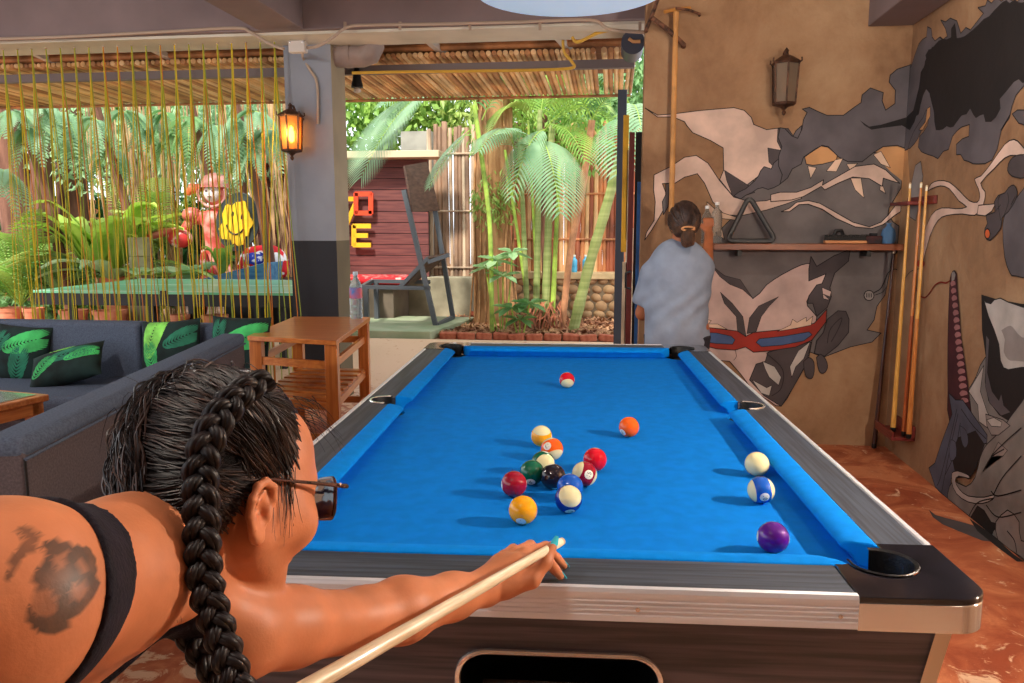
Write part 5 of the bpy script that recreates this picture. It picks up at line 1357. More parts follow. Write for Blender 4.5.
# sticks and cables tangled at the top of that wall
for (a_, b_, r_, lb) in (((652,18),(684,45),0.016,'dark driftwood stick pointing down right, top left of the mural wall'),((658,-2),(646,30),0.012,'thin stick slanting under the pale round lamp'),((664,12),(690,8),0.010,'short yellow stick by the top of the bamboo pole'),((676,8),(700,14),0.008,'thin black stick jutting right from the bamboo pole top')):
    A_ = on_y(*a_, WB-0.09); B_ = on_y(*b_, WB-0.035); m = MB(); m.tube([A_, A_.lerp(B_,0.5)+Vector((0.005,0,0.006)), B_, B_+Vector((0,0.034,0))], r_, 8)
    o = m.build('dry_stick', mat('dry_stick', (90,60,44), 0.8, var=0.4, vscale=30) if 'yellow' not in lb else mat('yellow_stick', (190,130,60), 0.7), None, smooth=True); tag(o, lb, 'stick', 'dry sticks at the top of the mural wall')

# ================================================================== lanterns
M_iron = mat('rusty_iron', (74,48,34), 0.6, 0.4, var=0.3, vscale=40); M_amber = mat('amber_glass', (240,170,80), 0.25, trans=0.6, ior=1.2)
def lantern(loc, rz, lb, lit):
    r_ = empty('wall_lantern', loc, rz, lb, 'lantern'); W_, Hh_ = 0.062, 0.20
    MB().lathe([(0.0,0.0),(0.045,0.0),(0.045,0.012),(0.0,0.014)],6,Matrix.Translation((0,-0.0,0.10)) @ Matrix.Rotation(R(90),4,'X')).build('wall_mount', M_iron, r_)
    MB().tube([(0,-0.005,0.12),(0,-0.05,0.17),(0,-0.10,0.165),(0,-0.10,0.135)],0.007,8).build('arm', M_iron, r_, smooth=True)
    bd = MB(); c = (0,-0.10)
    def ring6(r, z): return [(c[0]+r*math.cos(R(60*k+30)), c[1]+r*math.sin(R(60*k+30)), z) for k in range(6)]
    cp = MB().lathe([(0.074,0.10),(0.078,0.108),(0.066,0.118),(0.030,0.140),(0.012,0.148),(0.010,0.160),(0.014,0.168),(0.0,0.185)],6,Matrix.Translation((c[0],c[1],0)) @ Matrix.Rotation(R(30),4,'Z')).build('roof', M_iron, r_)
    MB().lathe([(0.0,-0.155),(0.008,-0.150),(0.012,-0.138),(0.006,-0.128),(0.022,-0.112),(0.060,-0.102),(0.064,-0.090),(0.0,-0.089)],6,Matrix.Translation((c[0],c[1],0)) @ Matrix.Rotation(R(30),4,'Z')).build('base', M_iron, r_)
    for k in range(6):
        a_ = R(60*k+30); x, y = c[0]+0.058*math.cos(a_), c[1]+0.058*math.sin(a_); x2, y2 = c[0]+0.068*math.cos(a_), c[1]+0.068*math.sin(a_)
        MB().bar((x,y,-0.092),(x2,y2,0.104),0.008,0.008).build('post', M_iron, r_)
        MB().tube([(c[0]+0.070*math.cos(a_),c[1]+0.070*math.sin(a_),0.104),(c[0]+0.082*math.cos(a_),c[1]+0.082*math.sin(a_),0.112),(c[0]+0.080*math.cos(a_),c[1]+0.080*math.sin(a_),0.128)],0.004,6).build('finial', M_iron, r_, smooth=True)
    g = MB(); r0 = ring6(0.055,-0.088); r1 = ring6(0.065,0.102); g.add(r0+r1, [(i,(i+1)%6,(i+1)%6+6,i+6) for i in range(6)]); g.build('glass', M_amber if lit else mat('dusty_glass', (150,130,110), 0.4, trans=0.5, ior=1.2), r_)
    bm2 = mat('lit_bulb' if lit else 'dead_bulb', (255,190,110), 0.4, emis=(255,176,84) if lit else None, estr=26 if lit else 0)
    MB().lathe([(0.0,-0.05),(0.014,-0.04),(0.017,0.0),(0.010,0.035),(0.0,0.05)],12,Matrix.Translation((c[0],c[1],0))).build('bulb', bm2, r_, smooth=True)
    return r_
l1 = on_y(781,88,WB); lantern((l1.x, WB-0.001, l1.z), 0, 'unlit rusty iron lantern high on the ochre mural wall', False).scale = (1.15,1.15,1.15)
l2 = on_y(299,136,6.02); LN = lantern((l2.x-0.01, 6.02, l2.z), 0, 'lit amber lantern on the grey blue pillar', True); LN.scale = (1.25,1.25,1.25)
WL3 = lantern((WR-0.001, 1.5, 1.62), R(-90), 'lit lantern low on the right wall beside the near end of the table', True)
lamp_l = bpy.data.lights.new('lantern_glow','POINT'); lamp_l.energy = 3.0; lamp_l.color = (1.0,0.62,0.28); lamp_l.shadow_soft_size = 0.03
lo_ = bpy.data.objects.new('lantern_glow', lamp_l); C.objects.link(lo_); lo_.location = (l2.x-0.01+0.0, 6.02-0.235, l2.z)

# ================================================================== conduits, junction box, drain pipe, ceiling lamp
M_pipe = mat('beige_conduit', (176,156,138), 0.6)
YB = 5.65-0.018
def pth(pts, y=YB): return [on_y(px, py, y) for px, py in pts]
o = MB().tube(bez(pth([(-40,40),(60,37),(160,32),(235,28),(250,32),(270,44),(284,49)]),5),0.011,8).build('conduit', M_pipe, None, smooth=True); tag(o, 'beige conduit running along the beam left of the pillar', 'conduit')
o = MB().tube(bez(pth([(305,48),(318,46),(332,38),(348,27),(372,25),(440,24),(520,22),(590,20),(612,30),(668,33)]),5),0.011,8).build('conduit', M_pipe, None, smooth=True); tag(o, 'beige conduit along the beam right of the pillar, passing behind the lamp', 'conduit')
for px_ in (345,400,470,540,640): MB().bar(on_y(px_,22,5.65)+Vector((0,-0.0,0)), on_y(px_,30,5.62), 0.02, 0.006).build('clip', M_pipe, o)
jb = on_y(298,47,5.62); o = MB().box((-0.06,-0.03,-0.04),(0.06,0.03,0.04)).build('junction_box', mat('white_plastic', (205,196,186), 0.5), None, bevel=0.006); o.location = (jb.x, 5.62, jb.z); tag(o, 'pale square junction box on the beam above the pillar', 'junction box')
for x in (-0.045,0.045): MB().lathe([(0.006,0),(0.006,0.003),(0,0.004)],10,Matrix.Translation((x,-0.03,0.028)) @ Matrix.Rotation(R(90),4,'X')).build('screw', M_chrome, o)
o = MB().tube(bez([on_y(303,52,5.62)]+pth([(303,58),(310,70),(317,84),(318,124)],6.005),4),0.010,8).build('conduit', M_pipe, None, smooth=True); tag(o, 'short beige conduit bending down the pillar to the lantern', 'conduit')
M_pvc = mat('grey_drain_pipe', (150,134,128), 0.5, var=0.08, vscale=5)
pp = on_z(345,58,2.66)
c0 = on_y(334,56,6.15); c1_ = on_y(362,56,6.15); 
o = MB().tube([c0, c0.lerp(c1_,0.5), c1_, c1_+Vector((0.06,0,0.02)), c1_+Vector((0.085,0,0.07)), c1_+Vector((0.085,0,0.16))], [0.085,0.085,0.085,0.09,0.09,0.085], 20).build('drain_pipe', M_pvc, None, smooth=True, angle=50); tag(o, 'fat grey drain elbow poking out right of the pillar top', 'pipe')
MB().tube([c0+Vector((0.09,0,0)), c0+Vector((0.14,0,0))], 0.092, 20).build('collar', M_pvc, o, smooth=True, angle=40)
c = on_y(633,42,5.9); o = MB().tube([c+Vector((0,0.0,0)), c+Vector((0,0.45,0.03))], 0.082, 22).build('drain_pipe', mat('blue_grey_pipe', (62,66,82), 0.5), None, smooth=True, angle=50); tag(o, 'dark round pipe end under the beam next to the mural wall', 'pipe')
MB().tube([c+Vector((-0.03,-0.012,0.02)), c+Vector((0.0,-0.014,0.0)), c+Vector((0.05,-0.012,0.0))], 0.012, 8).build('wooden_plug', mat('plug', (200,150,100), 0.7), o, smooth=True)
o = MB().tube(bez([on_y(x,y,6.14) for x, y in ((563,37),(564,52),(572,62),(572,68),(540,70),(480,71),(400,72),(352,73))],5),0.012,6).build('yellow_cable', mat('yellow_cable', (204,160,62), 0.5), None, smooth=True); tag(o, 'yellow cable hanging from the beam and running along the roof edge', 'cable')
o = MB().tube(bez([on_y(x,y,5.9) for x, y in ((572,37),(578,42),(598,33),(616,29))],5),0.012,6).build('yellow_cable', mat('yellow_cable_b', (204,160,62), 0.5), None, smooth=True); tag(o, 'short yellow cable sagging beside the dark pipe end', 'cable')
bs = on_y(357,80,6.5); BS = empty('bulb_holder', bs, 0, 'black lamp socket hanging under the bamboo eave', 'lamp')
MB().lathe([(0.0,0.11),(0.05,0.11),(0.055,0.10),(0.02,0.09),(0.032,0.05),(0.036,0.0),(0.045,-0.03),(0.048,-0.06),(0.0,-0.06)],16).build('socket', M_blackrub, BS, smooth=True, angle=40)
MB().lathe([(0.018,-0.06),(0.03,-0.075),(0.028,-0.095),(0.0,-0.105)],14).build('bulb', mat('milky_bulb', (210,190,170), 0.3), BS, smooth=True)
# round lamp over the table
LC = Vector((on_z(570,-6,2.02).x, 2.35, 2.02))
RL = empty('ceiling_lamp', LC, 0, 'large white round lamp shade with added blue glow hanging over the pool table', 'lamp')
rr_ = 0.265
MB().lathe([(0.0,0.004),(rr_*0.9,0.0),(rr_,0.004),(rr_*1.01,0.02),(rr_*0.99,0.05),(rr_*0.7,0.10),(rr_*0.25,0.14),(0.04,0.15),(0.0,0.15)],48).build('shade', mat('white_enamel_blue_glow', (206,222,232), 0.35, emis=(160,205,240), estr=0.35), RL, smooth=True, angle=50)  # blue tint and glow stand in for light bounced off the cloth
MB().tube([(0,0,0.15),(0,0,3.04-LC.z)],0.012,8).build('drop_rod', M_blackrub, RL)
MB().lathe([(0.0,0.88),(0.06,0.90),(0.06,0.975),(0,0.978)],16).build('ceiling_rose', M_beam, RL, smooth=True, angle=40)
# ================================================================== garden behind the opening
M_soil = mat('dry_soil', (120,86,62), 0.95, col2=(168,126,96), vscale=8, bump=0.6, bscale=30)
struct(MB().box((-16,9.62,-0.14), (9,30,-0.02)), 'ground', M_soil)
struct(MB().box((-16,-3,-0.14), (-6.0,9.62,-0.02)), 'ground', M_soil)
# raised pale green slab
x0_, x1_ = on_z(352,335,0.02).x-0.6, on_z(446,330,0.02).x
o = MB().prism([(x0_,9.66),(x1_-0.05,9.66),(x1_+0.25,11.35),(x0_,11.35)], -0.02, 0.09).build('garden_step', mat('pale_green_screed', (136,150,116), 0.8, col2=(160,166,136), vscale=3, bump=0.3, bscale=10), None, bevel=0.01); o['kind'] = 'structure'
# brick edging, single bricks
M_brick = mat('old_brick', (150,72,48), 0.9, col2=(186,108,78), vscale=14, bump=0.6, bscale=25)
rg = random.Random(11); bmesh_brick = None; xx = on_z(447,333,0).x
k = 0
while xx < on_z(622,336,0).x:
    Lb = rg.uniform(0.19,0.24)
    o = MB().box((-Lb/2,-0.06,0),(Lb/2,0.06,0.085)).build('brick', M_brick, None, bevel=0.012); o.location = (xx+Lb/2, 9.80+rg.uniform(-0.03,0.03), -0.02); o.rotation_euler = (rg.uniform(-.08,.08), rg.uniform(-.1,.1), rg.uniform(-.15,.15))
    tag(o, 'red brick in the row edging the garden bed', 'brick', 'bricks edging the garden bed'); xx += Lb+0.015; k += 1
for i in range(4):
    o = MB().box((-0.1,-0.055,0),(0.1,0.055,0.07)).build('brick', M_brick, None, bevel=0.012); o.location = on_z(452+i*7,326-i*2.6,0.0); o.location.z = 0.0 if i < 3 else 0.03; o.rotation_euler = (0.1,0.15,0.6*i); tag(o, 'loose broken red brick at the left end of the brick edging', 'brick', 'loose bricks left of the edging')
# leaf litter
lm = MB(); M_lit = mat('dead_leaves', (196,146,106), 0.9, col2=(118,70,46), vscale=2.2, ramp=(0.4,0.6))
for i in range(2600):
    x = rg.uniform(-2.4,0.25); y = 9.9+rg.random()**1.3*2.05; z = 0.0+rg.uniform(0,0.05); s_ = rg.uniform(0.03,0.075); M_ = Matrix.Translation((x,y,z)) @ Euler((rg.uniform(-.7,.7), rg.uniform(-.7,.7), rg.uniform(0,6.28))).to_matrix().to_4x4()
    lm.add([M_ @ Vector(v) for v in ((-s_,0,0.008),(0,s_*0.42,0),(s_,0,0.01),(0,-s_*0.42,0))], [(0,1,2,3)])
o = lm.build('leaf_litter', M_lit); tag(o, 'brown dry leaf litter covering the garden bed', 'leaf litter', None, 'stuff')
# bamboo fences
def bamboo_fence(xa, xb, y, z0, z1, lb, cols, seed, r=0.035):
    rf = random.Random(seed); root = empty('bamboo_fence', ((xa+xb)/2, y, z0), 0, lb, 'fence'); ms = cols
    m = MB(); x = xa
    while x < xb:
        rr = r*rf.uniform(0.75,1.2); m.mi = rf.randrange(len(ms)); h = z1*rf.uniform(0.97,1.02); lx = x-(xa+xb)/2; ln = rf.uniform(-0.01,0.01)*(h-z0)
        npt = 9; m.tube([(lx+ln*k/npt, rf.uniform(-.004,.004), (h-z0)*k/npt) for k in range(npt+1)], [rr*(1.0 if k%2 else 1.07) for k in range(npt+1)], 7); x += rr*1.85
    m.build('bamboo_poles', ms, root, smooth=True)
    for zz in (0.25,0.55,0.85):
        MB().tube([(-(xb-xa)/2,-0.045,(z1-z0)*zz),((xb-xa)/2,-0.045,(z1-z0)*zz)],0.018,6).build('cross_rail', ms[0], root)
    return root
MBa = [mat('weathered_bamboo_a', (176,150,124), 0.7, var=0.2, vscale=5, stretch=(1,1,0.4)), mat('weathered_bamboo_b', (142,112,90), 0.7, var=0.25, vscale=5, stretch=(1,1,0.4)), mat('weathered_bamboo_c', (200,178,150), 0.7, var=0.15, vscale=5, stretch=(1,1,0.4))]
MBb = [mat('red_bamboo_a', (184,118,74), 0.65, var=0.2, vscale=5, stretch=(1,1,0.4)), mat('red_bamboo_b', (150,84,58), 0.65, var=0.25, vscale=5, stretch=(1,1,0.4)), mat('red_bamboo_c', (222,174,122), 0.65, var=0.15, vscale=5, stretch=(1,1,0.4))]
fa, fb = on_y(428,200,12.6), on_y(480,200,12.6)
bamboo_fence(fa.x, fb.x+0.1, 12.6, 0.0, 2.95, 'weathered grey bamboo fence behind the deck chair', MBa, 3)
fa, fb = on_y(500,200,12.4), on_y(640,200,12.4)
bamboo_fence(fa.x, fb.x+0.6, 12.4, 0.62, 2.9, 'reddish bamboo fence standing on the stone wall behind the palms', MBb, 4)
bamboo_fence(-13.5, on_y(160,200,14.5).x, 14.5, 0.0, 1.9, 'brown bamboo fence at the back left behind the ferns', [MBb[1],MBa[1],MBb[0]], 6, 0.05)
# stone wall with cap
SWr = empty('stone_wall', (0,12.1,0), 0, 'low wall of rounded river stones under the bamboo fence', 'wall')
xa, xb = on_y(500,290,12.0).x, on_y(640,290,12.0).x+0.4
MB().box((xa,0.0,0.0),(xb,0.35,0.60)).build('mortar', mat('mortar', (128,108,84), 0.95), SWr)
MB().box((xa,-0.06,0.60),(xb,0.40,0.70)).build('cap', mat('sand_cement_cap', (206,176,132), 0.85, var=0.08, vscale=5), SWr, bevel=0.01)
sm_ = MB(); row = 0; z = 0.07
while z < 0.6:
    x = xa+rg.uniform(0,0.1)
    while x < xb:
        rr = rg.uniform(0.065,0.11); n_ = 8; M_ = Matrix.Translation((x+rr,0.02,z)) @ Matrix.Rotation(rg.uniform(-.5,.5),4,'Y') @ Matrix.Diagonal((rr,0.06,rr*rg.uniform(0.6,0.85),1))
        vs, fs = sphere_mesh(1.0, 10, 7); sm_.add([M_ @ Vector(v) for v in vs], fs); x += rr*1.95
    z += 0.125
sm_.build('stones', mat('river_stone', (196,156,112), 0.8, col2=(150,112,80), vscale=3), SWr, smooth=True)
# plaster wall stub / bench behind the deck chair
o = MB().box((on_y(350,290,11.9).x,11.9,0.0),(on_y(472,290,11.9).x,12.25,0.62)).build('concrete_bench', mat('mossy_concrete', (128,120,98), 0.9, col2=(166,158,132), vscale=3, bump=0.3, bscale=12), None, bevel=0.01); tag(o, 'low mossy concrete ledge behind the deck chair', 'bench')
o = MB().box((on_y(402,200,12.9).x,12.9,0.0),(on_y(432,200,12.9).x,13.1,2.9)).build('garden_wall', mat('grey_render', (150,146,134), 0.9, var=0.1, vscale=3), None); tag(o, 'grey rendered wall strip between plank wall and bamboo fence', 'wall')
# ---------------------------------------------------------------- plank wall with LOVE letters, day bed
PWY = 12.0
pw0, pw1 = on_y(252,200,PWY).x, on_y(428,200,PWY).x; zt_ = on_y(350,160,PWY).z
PW = empty('plank_wall', ((pw0+pw1)/2, PWY, 0), 0, 'dark red-brown plank wall carrying the coloured letters', 'wall')
M_pl = mat('red_brown_plank', (92,50,50), 0.75, col2=(122,70,64), vscale=1, stretch=(2,30,30)); hw = (pw1-pw0)/2; zz = 0.62; k = 0
pm = MB()
while zz < zt_-0.02: pm.box((-hw,0,zz),(hw,0.04,min(zz+0.165,zt_)-0.008)); zz += 0.165; k += 1
pm.build('planks', M_pl, PW, bevel=0.004)
MB().box((-hw-0.05,-0.35,zt_),(hw+0.25,0.12,zt_+0.10)).build('top_beam', mat('pale_beam', (206,186,152), 0.8), PW, bevel=0.006)
MB().box((-hw,0.04,0.62),(hw,0.09,zt_)).build('backing', M_blackrub, PW)
MB().box((-0.25,-0.30,zt_-0.12),(0.15,-0.27,zt_-0.08)).build('tube_lamp', mat('warm_tube', (255,220,160), 0.4, emis=(255,214,150), estr=6), PW)
def frame_letter(lb, strokes, col, name):
    P0 = PWY-0.10; m = MB(); pts = [[on_y(x,y,P0) for x, y in s] for s in strokes]; c = pts[0][0].copy()
    for s in pts:
        for i in range(len(s)-1):
            d = (s[i+1]-s[i]).normalized()*0.02; m.bar(s[i]-c-d*0.8, s[i+1]-c+d*0.8, 0.07, 0.032, up=(0,1,0))
    o = m.build(name, mat('letter_'+name+lb[:6].replace(' ','_'), col, 0.5), None); o.location = c; return tag(o, lb, 'letter')
frame_letter('yellow letter L on the plank wall, mostly behind the pillar', [[(334,168),(334,199),(353,199)]], (236,182,30), 'letter_l')
frame_letter('red-orange square letter O on the plank wall', [[(356,194),(371,194),(371,213),(356,213),(356,194)]], (232,74,38), 'letter_o')
frame_letter('yellow letter V on the plank wall below the L', [[(338,206),(346,226),(355,205)]], (240,186,34), 'letter_v')
frame_letter('yellow letter E on the plank wall below the red square', [[(370,226),(354,226),(354,245),(370,245)],[(354,235.5),(367,235.5)]], (240,190,40), 'letter_e')
DB = empty('day_bed', ((pw0+pw1)/2, 11.55, 0.09), 0, 'low concrete day bed platform under the plank wall', 'bed')
MB().box((-hw,-0.5,0.0-0.09),(hw-0.3,0.4,0.42)).build('platform', mat('dark_platform', (104,92,78), 0.9, var=0.1, vscale=3), DB, bevel=0.01)
o = MB().box((-1.15,-0.42,0),(0.55,0.38,0.10)).build('mattress', mat('red_white_print', (206,30,38), 0.85, col2=(236,170,160), vscale=11, ramp=(0.56,0.6), detail=2), None, bevel=0.04, seg=3); o.location = (on_y(372,265,11.5).x+0.1, 11.5, 0.56); tag(o, 'red patterned mattress under the coloured letters', 'mattress')
M_patch = mat('red_blue_print', (204,28,40), 0.85, col2=(240,236,240), vscale=7, ramp=(0.5,0.54), detail=1)
nt = M_patch.node_tree
pc = on_y(262,264,9.9)
def blob_mesh(r, seed, sc_, n1=22, n2=14):
    vs, fs = sphere_mesh(1.0, n1, n2); out = []
    for v in vs:
        v = Vector(v); d = 1+0.22*noise.noise(v*1.7+Vector((seed,0,0))); out.append(Vector((v.x*r[0], v.y*r[1], v.z*r[2]))*d)
    return out, fs
vs, fs = blob_mesh((0.36,0.2,0.24), 3, 1); o = MB().add(vs, fs).build('beach_bag', M_patch, None, smooth=True, angle=180); o.location = pc; tag(o, 'round red, white and blue patterned bag left of the pillar, beyond the green table', 'bag')
vs, fs = blob_mesh((0.15,0.16,0.10), 5, 1); MB().add([v+Vector((-0.02,-0.10,0.07)) for v in vs], fs).build('blue_patch', mat('blue_print', (40,60,170), 0.85, col2=(230,230,240), vscale=9, ramp=(0.55,0.6)), o, smooth=True, angle=180)
bgst = MB().box((-0.45,-0.2,-0.25-pc.z+0.25),(0.5,0.25,-0.18)).build('bag_stand', M_blackrub, None); bgst.location = (pc.x, pc.y, pc.z); tag(bgst, 'dark block carrying the patterned bag', 'block')
# ---------------------------------------------------------------- deck chair on A-frame
M_steel = mat('grey_steel', (86,90,96), 0.5, 0.3); M_dk = mat('dark_stained_board', (72,50,44), 0.7, col2=(96,70,58), vscale=1, stretch=(30,3,30))
def q_(px, py, y=10.6): return on_y(px, py, y)
DCo = q_(420,325); DCo.z = 0.09
DC = empty('deck_chair', DCo, 0, 'tall grey steel A-frame chair with dark wooden back panel in the garden', 'chair')
def r_(v): return v-DCo
ya, yb_ = 10.3, 10.95
bA, bB = on_y(436,327,ya), on_y(452,318,yb_)
for (top, bot, y) in (((404,190),(436,327),ya),((431,185),(453,318),yb_)):
    MB().bar(r_(on_y(*top,y)), r_(on_y(*bot,y)), 0.06, 0.06).build('front_leg', M_steel, DC)
MB().bar(r_(on_y(437,325,ya)), r_(on_y(453,317,yb_)), 0.05, 0.05).build('foot_bar', M_steel, DC)
for y, (sx_, sy_) in ((ya,(362,287)),(yb_,(372,281))):
    MB().bar(r_(on_y(sx_,sy_,y)), r_(on_y(430,sy_+1,y)), 0.06, 0.05).build('seat_rail', M_steel, DC)
    p_ = on_y(sx_+4,sy_,y); MB().bar(r_(p_), r_(Vector((p_.x,y,0.09))), 0.06, 0.06).build('rear_leg', M_steel, DC)
    MB().bar(r_(on_y(400,287,y)), r_(on_y(428,258,y)), 0.05, 0.05).build('seat_brace', M_steel, DC)
    MB().bar(r_(on_y(428,262 if y == ya else 258,y)), r_(on_y(449,255,y)), 0.05, 0.05).build('arm', M_steel, DC)
MB().bar(r_(on_y(362,287,ya)), r_(on_y(372,281,yb_)), 0.05, 0.05).build('cross_bar', M_steel, DC)
def slab(a, b, c, d, th, name, m, par):
    a, b, c, d = [Vector(v) for v in (a,b,c,d)]; n = (b-a).cross(d-a).normalized()*th; 
    mm = MB(); mm.add([a,b,c,d,a+n,b+n,c+n,d+n], [(3,2,1,0),(4,5,6,7),(0,1,5,4),(1,2,6,5),(2,3,7,6),(3,0,4,7)]); return mm.build(name, m, par)
slab(r_(on_y(403,166,ya)), r_(on_y(411,212,ya)), r_(on_y(438,211,yb_)), r_(on_y(425,162,yb_)), 0.03, 'back_panel', M_dk, DC)
slab(r_(on_y(406,286,ya)), r_(on_y(430,258,ya)), r_(on_y(450,254,yb_)), r_(on_y(415,283,yb_)), 0.03, 'seat_board', M_dk, DC)
# ---------------------------------------------------------------- green table-tennis table
TY0, TY1 = 7.2, 9.0
tl, trx = on_y(33,296,TY0).x, on_y(33,296,TY0).x+2.74
TT = empty('tennis_table', ((tl+trx)/2, 8.1, 0), 0, 'green table-tennis table behind the string curtain', 'table'); hx_ = 1.37; hy_ = (TY1-TY0)/2
M_gt = mat('green_table_top', (92,178,132), 0.35, col2=(122,200,158), vscale=2, coat=0.3)
for s_ in (-1,1): MB().box((min(0.004*s_,hx_*s_),-hy_,0.735),(max(0.004*s_,hx_*s_),hy_,0.76)).build('top', M_gt, TT, bevel=0.003)
M_wl = mat('white_line', (232,236,228), 0.5)
MB().box((-hx_,-0.008,0.7602),(hx_,0.008,0.7612)).build('centre_line', M_wl, TT)
for s_ in (-1,1): MB().box((-hx_,s_*(hy_-0.01)-0.01,0.7602),(hx_,s_*(hy_-0.01)+0.01,0.7612)).build('edge_line', M_wl, TT)
MB().box((-hx_+0.01,-hy_+0.01,0.62),(hx_-0.01,-hy_+0.03,0.735)).build('apron', M_blackrub, TT); MB().box((-hx_+0.01,hy_-0.03,0.62),(hx_-0.01,hy_-0.01,0.735)).build('apron', M_blackrub, TT)
for s_ in (-1,1): MB().box((s_*hx_-0.02*(s_>0)-0.0,-hy_+0.01,0.62),(s_*hx_+0.02*(s_<0),hy_-0.01,0.735)).build('apron', M_blackrub, TT)
for x in (-1.1,1.1):
    for y in (-0.7,0.7): MB().box((x-0.03,y-0.03,0),(x+0.03,y+0.03,0.735)).build('leg', M_blackrub, TT)
MB().box((-0.03,-hy_-0.01,0.70),(0.03,-hy_+0.005,0.77)).build('clamp', M_blackrub, TT)
# ---------------------------------------------------------------- planters, pots
M_tc = mat('terracotta', (196,112,80), 0.85, col2=(214,142,108), vscale=8)
def pot(x, y, r, h, lb, m=M_tc, z=0.0):
    root = empty('flower_pot', (x,y,z), 0, lb, 'flower pot')
    MB().lathe([(0.0,0.0),(r*0.68,0.0),(r*0.95,h*0.86),(r,h*0.86),(r*1.02,h),(r*0.9,h),(r*0.86,h*0.88),(0.0,h*0.86)],20).build('pot_body', m, root, smooth=True, angle=40)
    MB().lathe([(0.0,h*0.90),(r*0.86,h*0.885)],16,cap=False).build('soil', M_soil, root); return root
PY_ = 9.45
potx = []
for i, (px_, lb) in enumerate(((12,'terracotta pot with palm at the far left under the strings'),(34,'small terracotta pot, second from the left under the strings'),(74,'terracotta pot under the left part of the green table'),(110,'wide terracotta pot under the middle of the green table'),(215,'terracotta pot under the right part of the green table'),(180,'low terracotta pot between the two pots right of centre'))):
    p_ = on_y(px_, 316, PY_ if i < 2 else 9.3); r__ = [0.17,0.13,0.17,0.20,0.16,0.12][i]; pot(p_.x, p_.y, r__, 0.34 if i < 4 else 0.30, lb); potx.append(p_)
# blue boat-shaped planter
bpz = on_y(228,283,9.5)
BPl = empty('blue_planter', (bpz.x, 9.5, 0), 0, 'tilted blue trough planter full of broad green leaves beyond the green table', 'planter')
b0, b1 = on_y(185,288,9.5), on_y(272,265,9.5); mm = MB()
L0 = b0.x-bpz.x; L1_ = b1.x-bpz.x
mm.add([(L0,-0.2,0.60),(L1_,-0.2,0.60),(L1_,0.2,0.60),(L0,0.2,0.60),(L0-0.08,-0.28,b0.z+0.02),(L1_+0.03,-0.28,b1.z+0.04),(L1_+0.03,0.28,b1.z+0.04),(L0-0.08,0.28,b0.z+0.02)], [(3,2,1,0),(4,5,6,7),(0,1,5,4),(1,2,6,5),(2,3,7,6),(3,0,4,7)])
mm.build('trough', mat('blue_painted_wood', (44,104,150), 0.6, col2=(84,140,176), vscale=1, stretch=(3,20,20)), BPl, bevel=0.01)
for x in (L0+0.15,L1_-0.15): MB().box((x-0.04,-0.15,0),(x+0.04,0.15,0.60)).build('stand', M_blackrub, BPl)
# concrete blocks
for i in range(2):
    o = MB().box((-0.11,-0.1,0),(0.11,0.1,0.24)).build('concrete_block', mat('grey_green_block', (150,146,112), 0.9, var=0.1, vscale=8), None, bevel=0.01); c_ = on_y(143,288,9.7); o.location = (c_.x, 9.7, 0.76-0.0+0.245*i); tag(o, ['lower of two stacked concrete blocks left of the blue planter','upper of two stacked concrete blocks left of the blue planter'][i], 'block')
o = MB().box((-0.13,-0.12,0),(0.13,0.12,0.76)).build('block_pillar', mat('block_post', (120,110,90), 0.9, var=0.1, vscale=8), None, bevel=0.01); o.location = (on_y(143,288,9.7).x, 9.7, 0.0); tag(o, 'dull post under the two stacked concrete blocks', 'post')

# ---------------------------------------------------------------- plants
def leafmat(n, c1, c2, vs=3): 
    m = mat(n, c1, 0.5, col2=c2, vscale=vs, ramp=(0.35,0.65)); nt = m.node_tree; b = nt.nodes['Principled BSDF']; out = nt.nodes['Material Output']
    tl = nt.nodes.new('ShaderNodeBsdfTranslucent'); mx = nt.nodes.new('ShaderNodeMixShader'); mx.inputs[0].default_value = 0.35
    nt.links.new(b.inputs['Base Color'].links[0].from_socket, tl.inputs['Color']); nt.links.new(b.outputs[0], mx.inputs[1]); nt.links.new(tl.outputs[0], mx.inputs[2]); nt.links.new(mx.outputs[0], out.inputs['Surface']); return m
G_lime = leafmat('leaf_lime', (164,198,92), (120,164,74)); G_mid = leafmat('leaf_mid', (98,146,84), (142,180,116)); G_blue = leafmat('leaf_bluegreen', (116,158,112), (158,190,148)); G_dark = leafmat('leaf_dark', (38,84,40), (66,116,58)); G_yel = leafmat('leaf_yellowgreen', (186,202,110), (140,174,84)); G_pale = leafmat('leaf_pale', (186,214,164), (146,190,134)); G_fern = leafmat('leaf_fern_bright', (196,222,96), (150,192,72))
M_stemg = mat('green_stem', (150,176,72), 0.5, var=0.2, vscale=6); M_stemr = mat('ringed_palm_stem', (166,172,110), 0.6, col2=(120,136,70), vscale=1, stretch=(0.3,0.3,14)); M_bark = mat('brown_bark', (150,104,66), 0.95, col2=(204,156,108), vscale=1, stretch=(12,12,2), bump=0.8, bscale=20); M_barkd = mat('dark_red_bark', (96,62,48), 0.95, col2=(140,96,76), vscale=1, stretch=(10,10,2), bump=0.8, bscale=16)
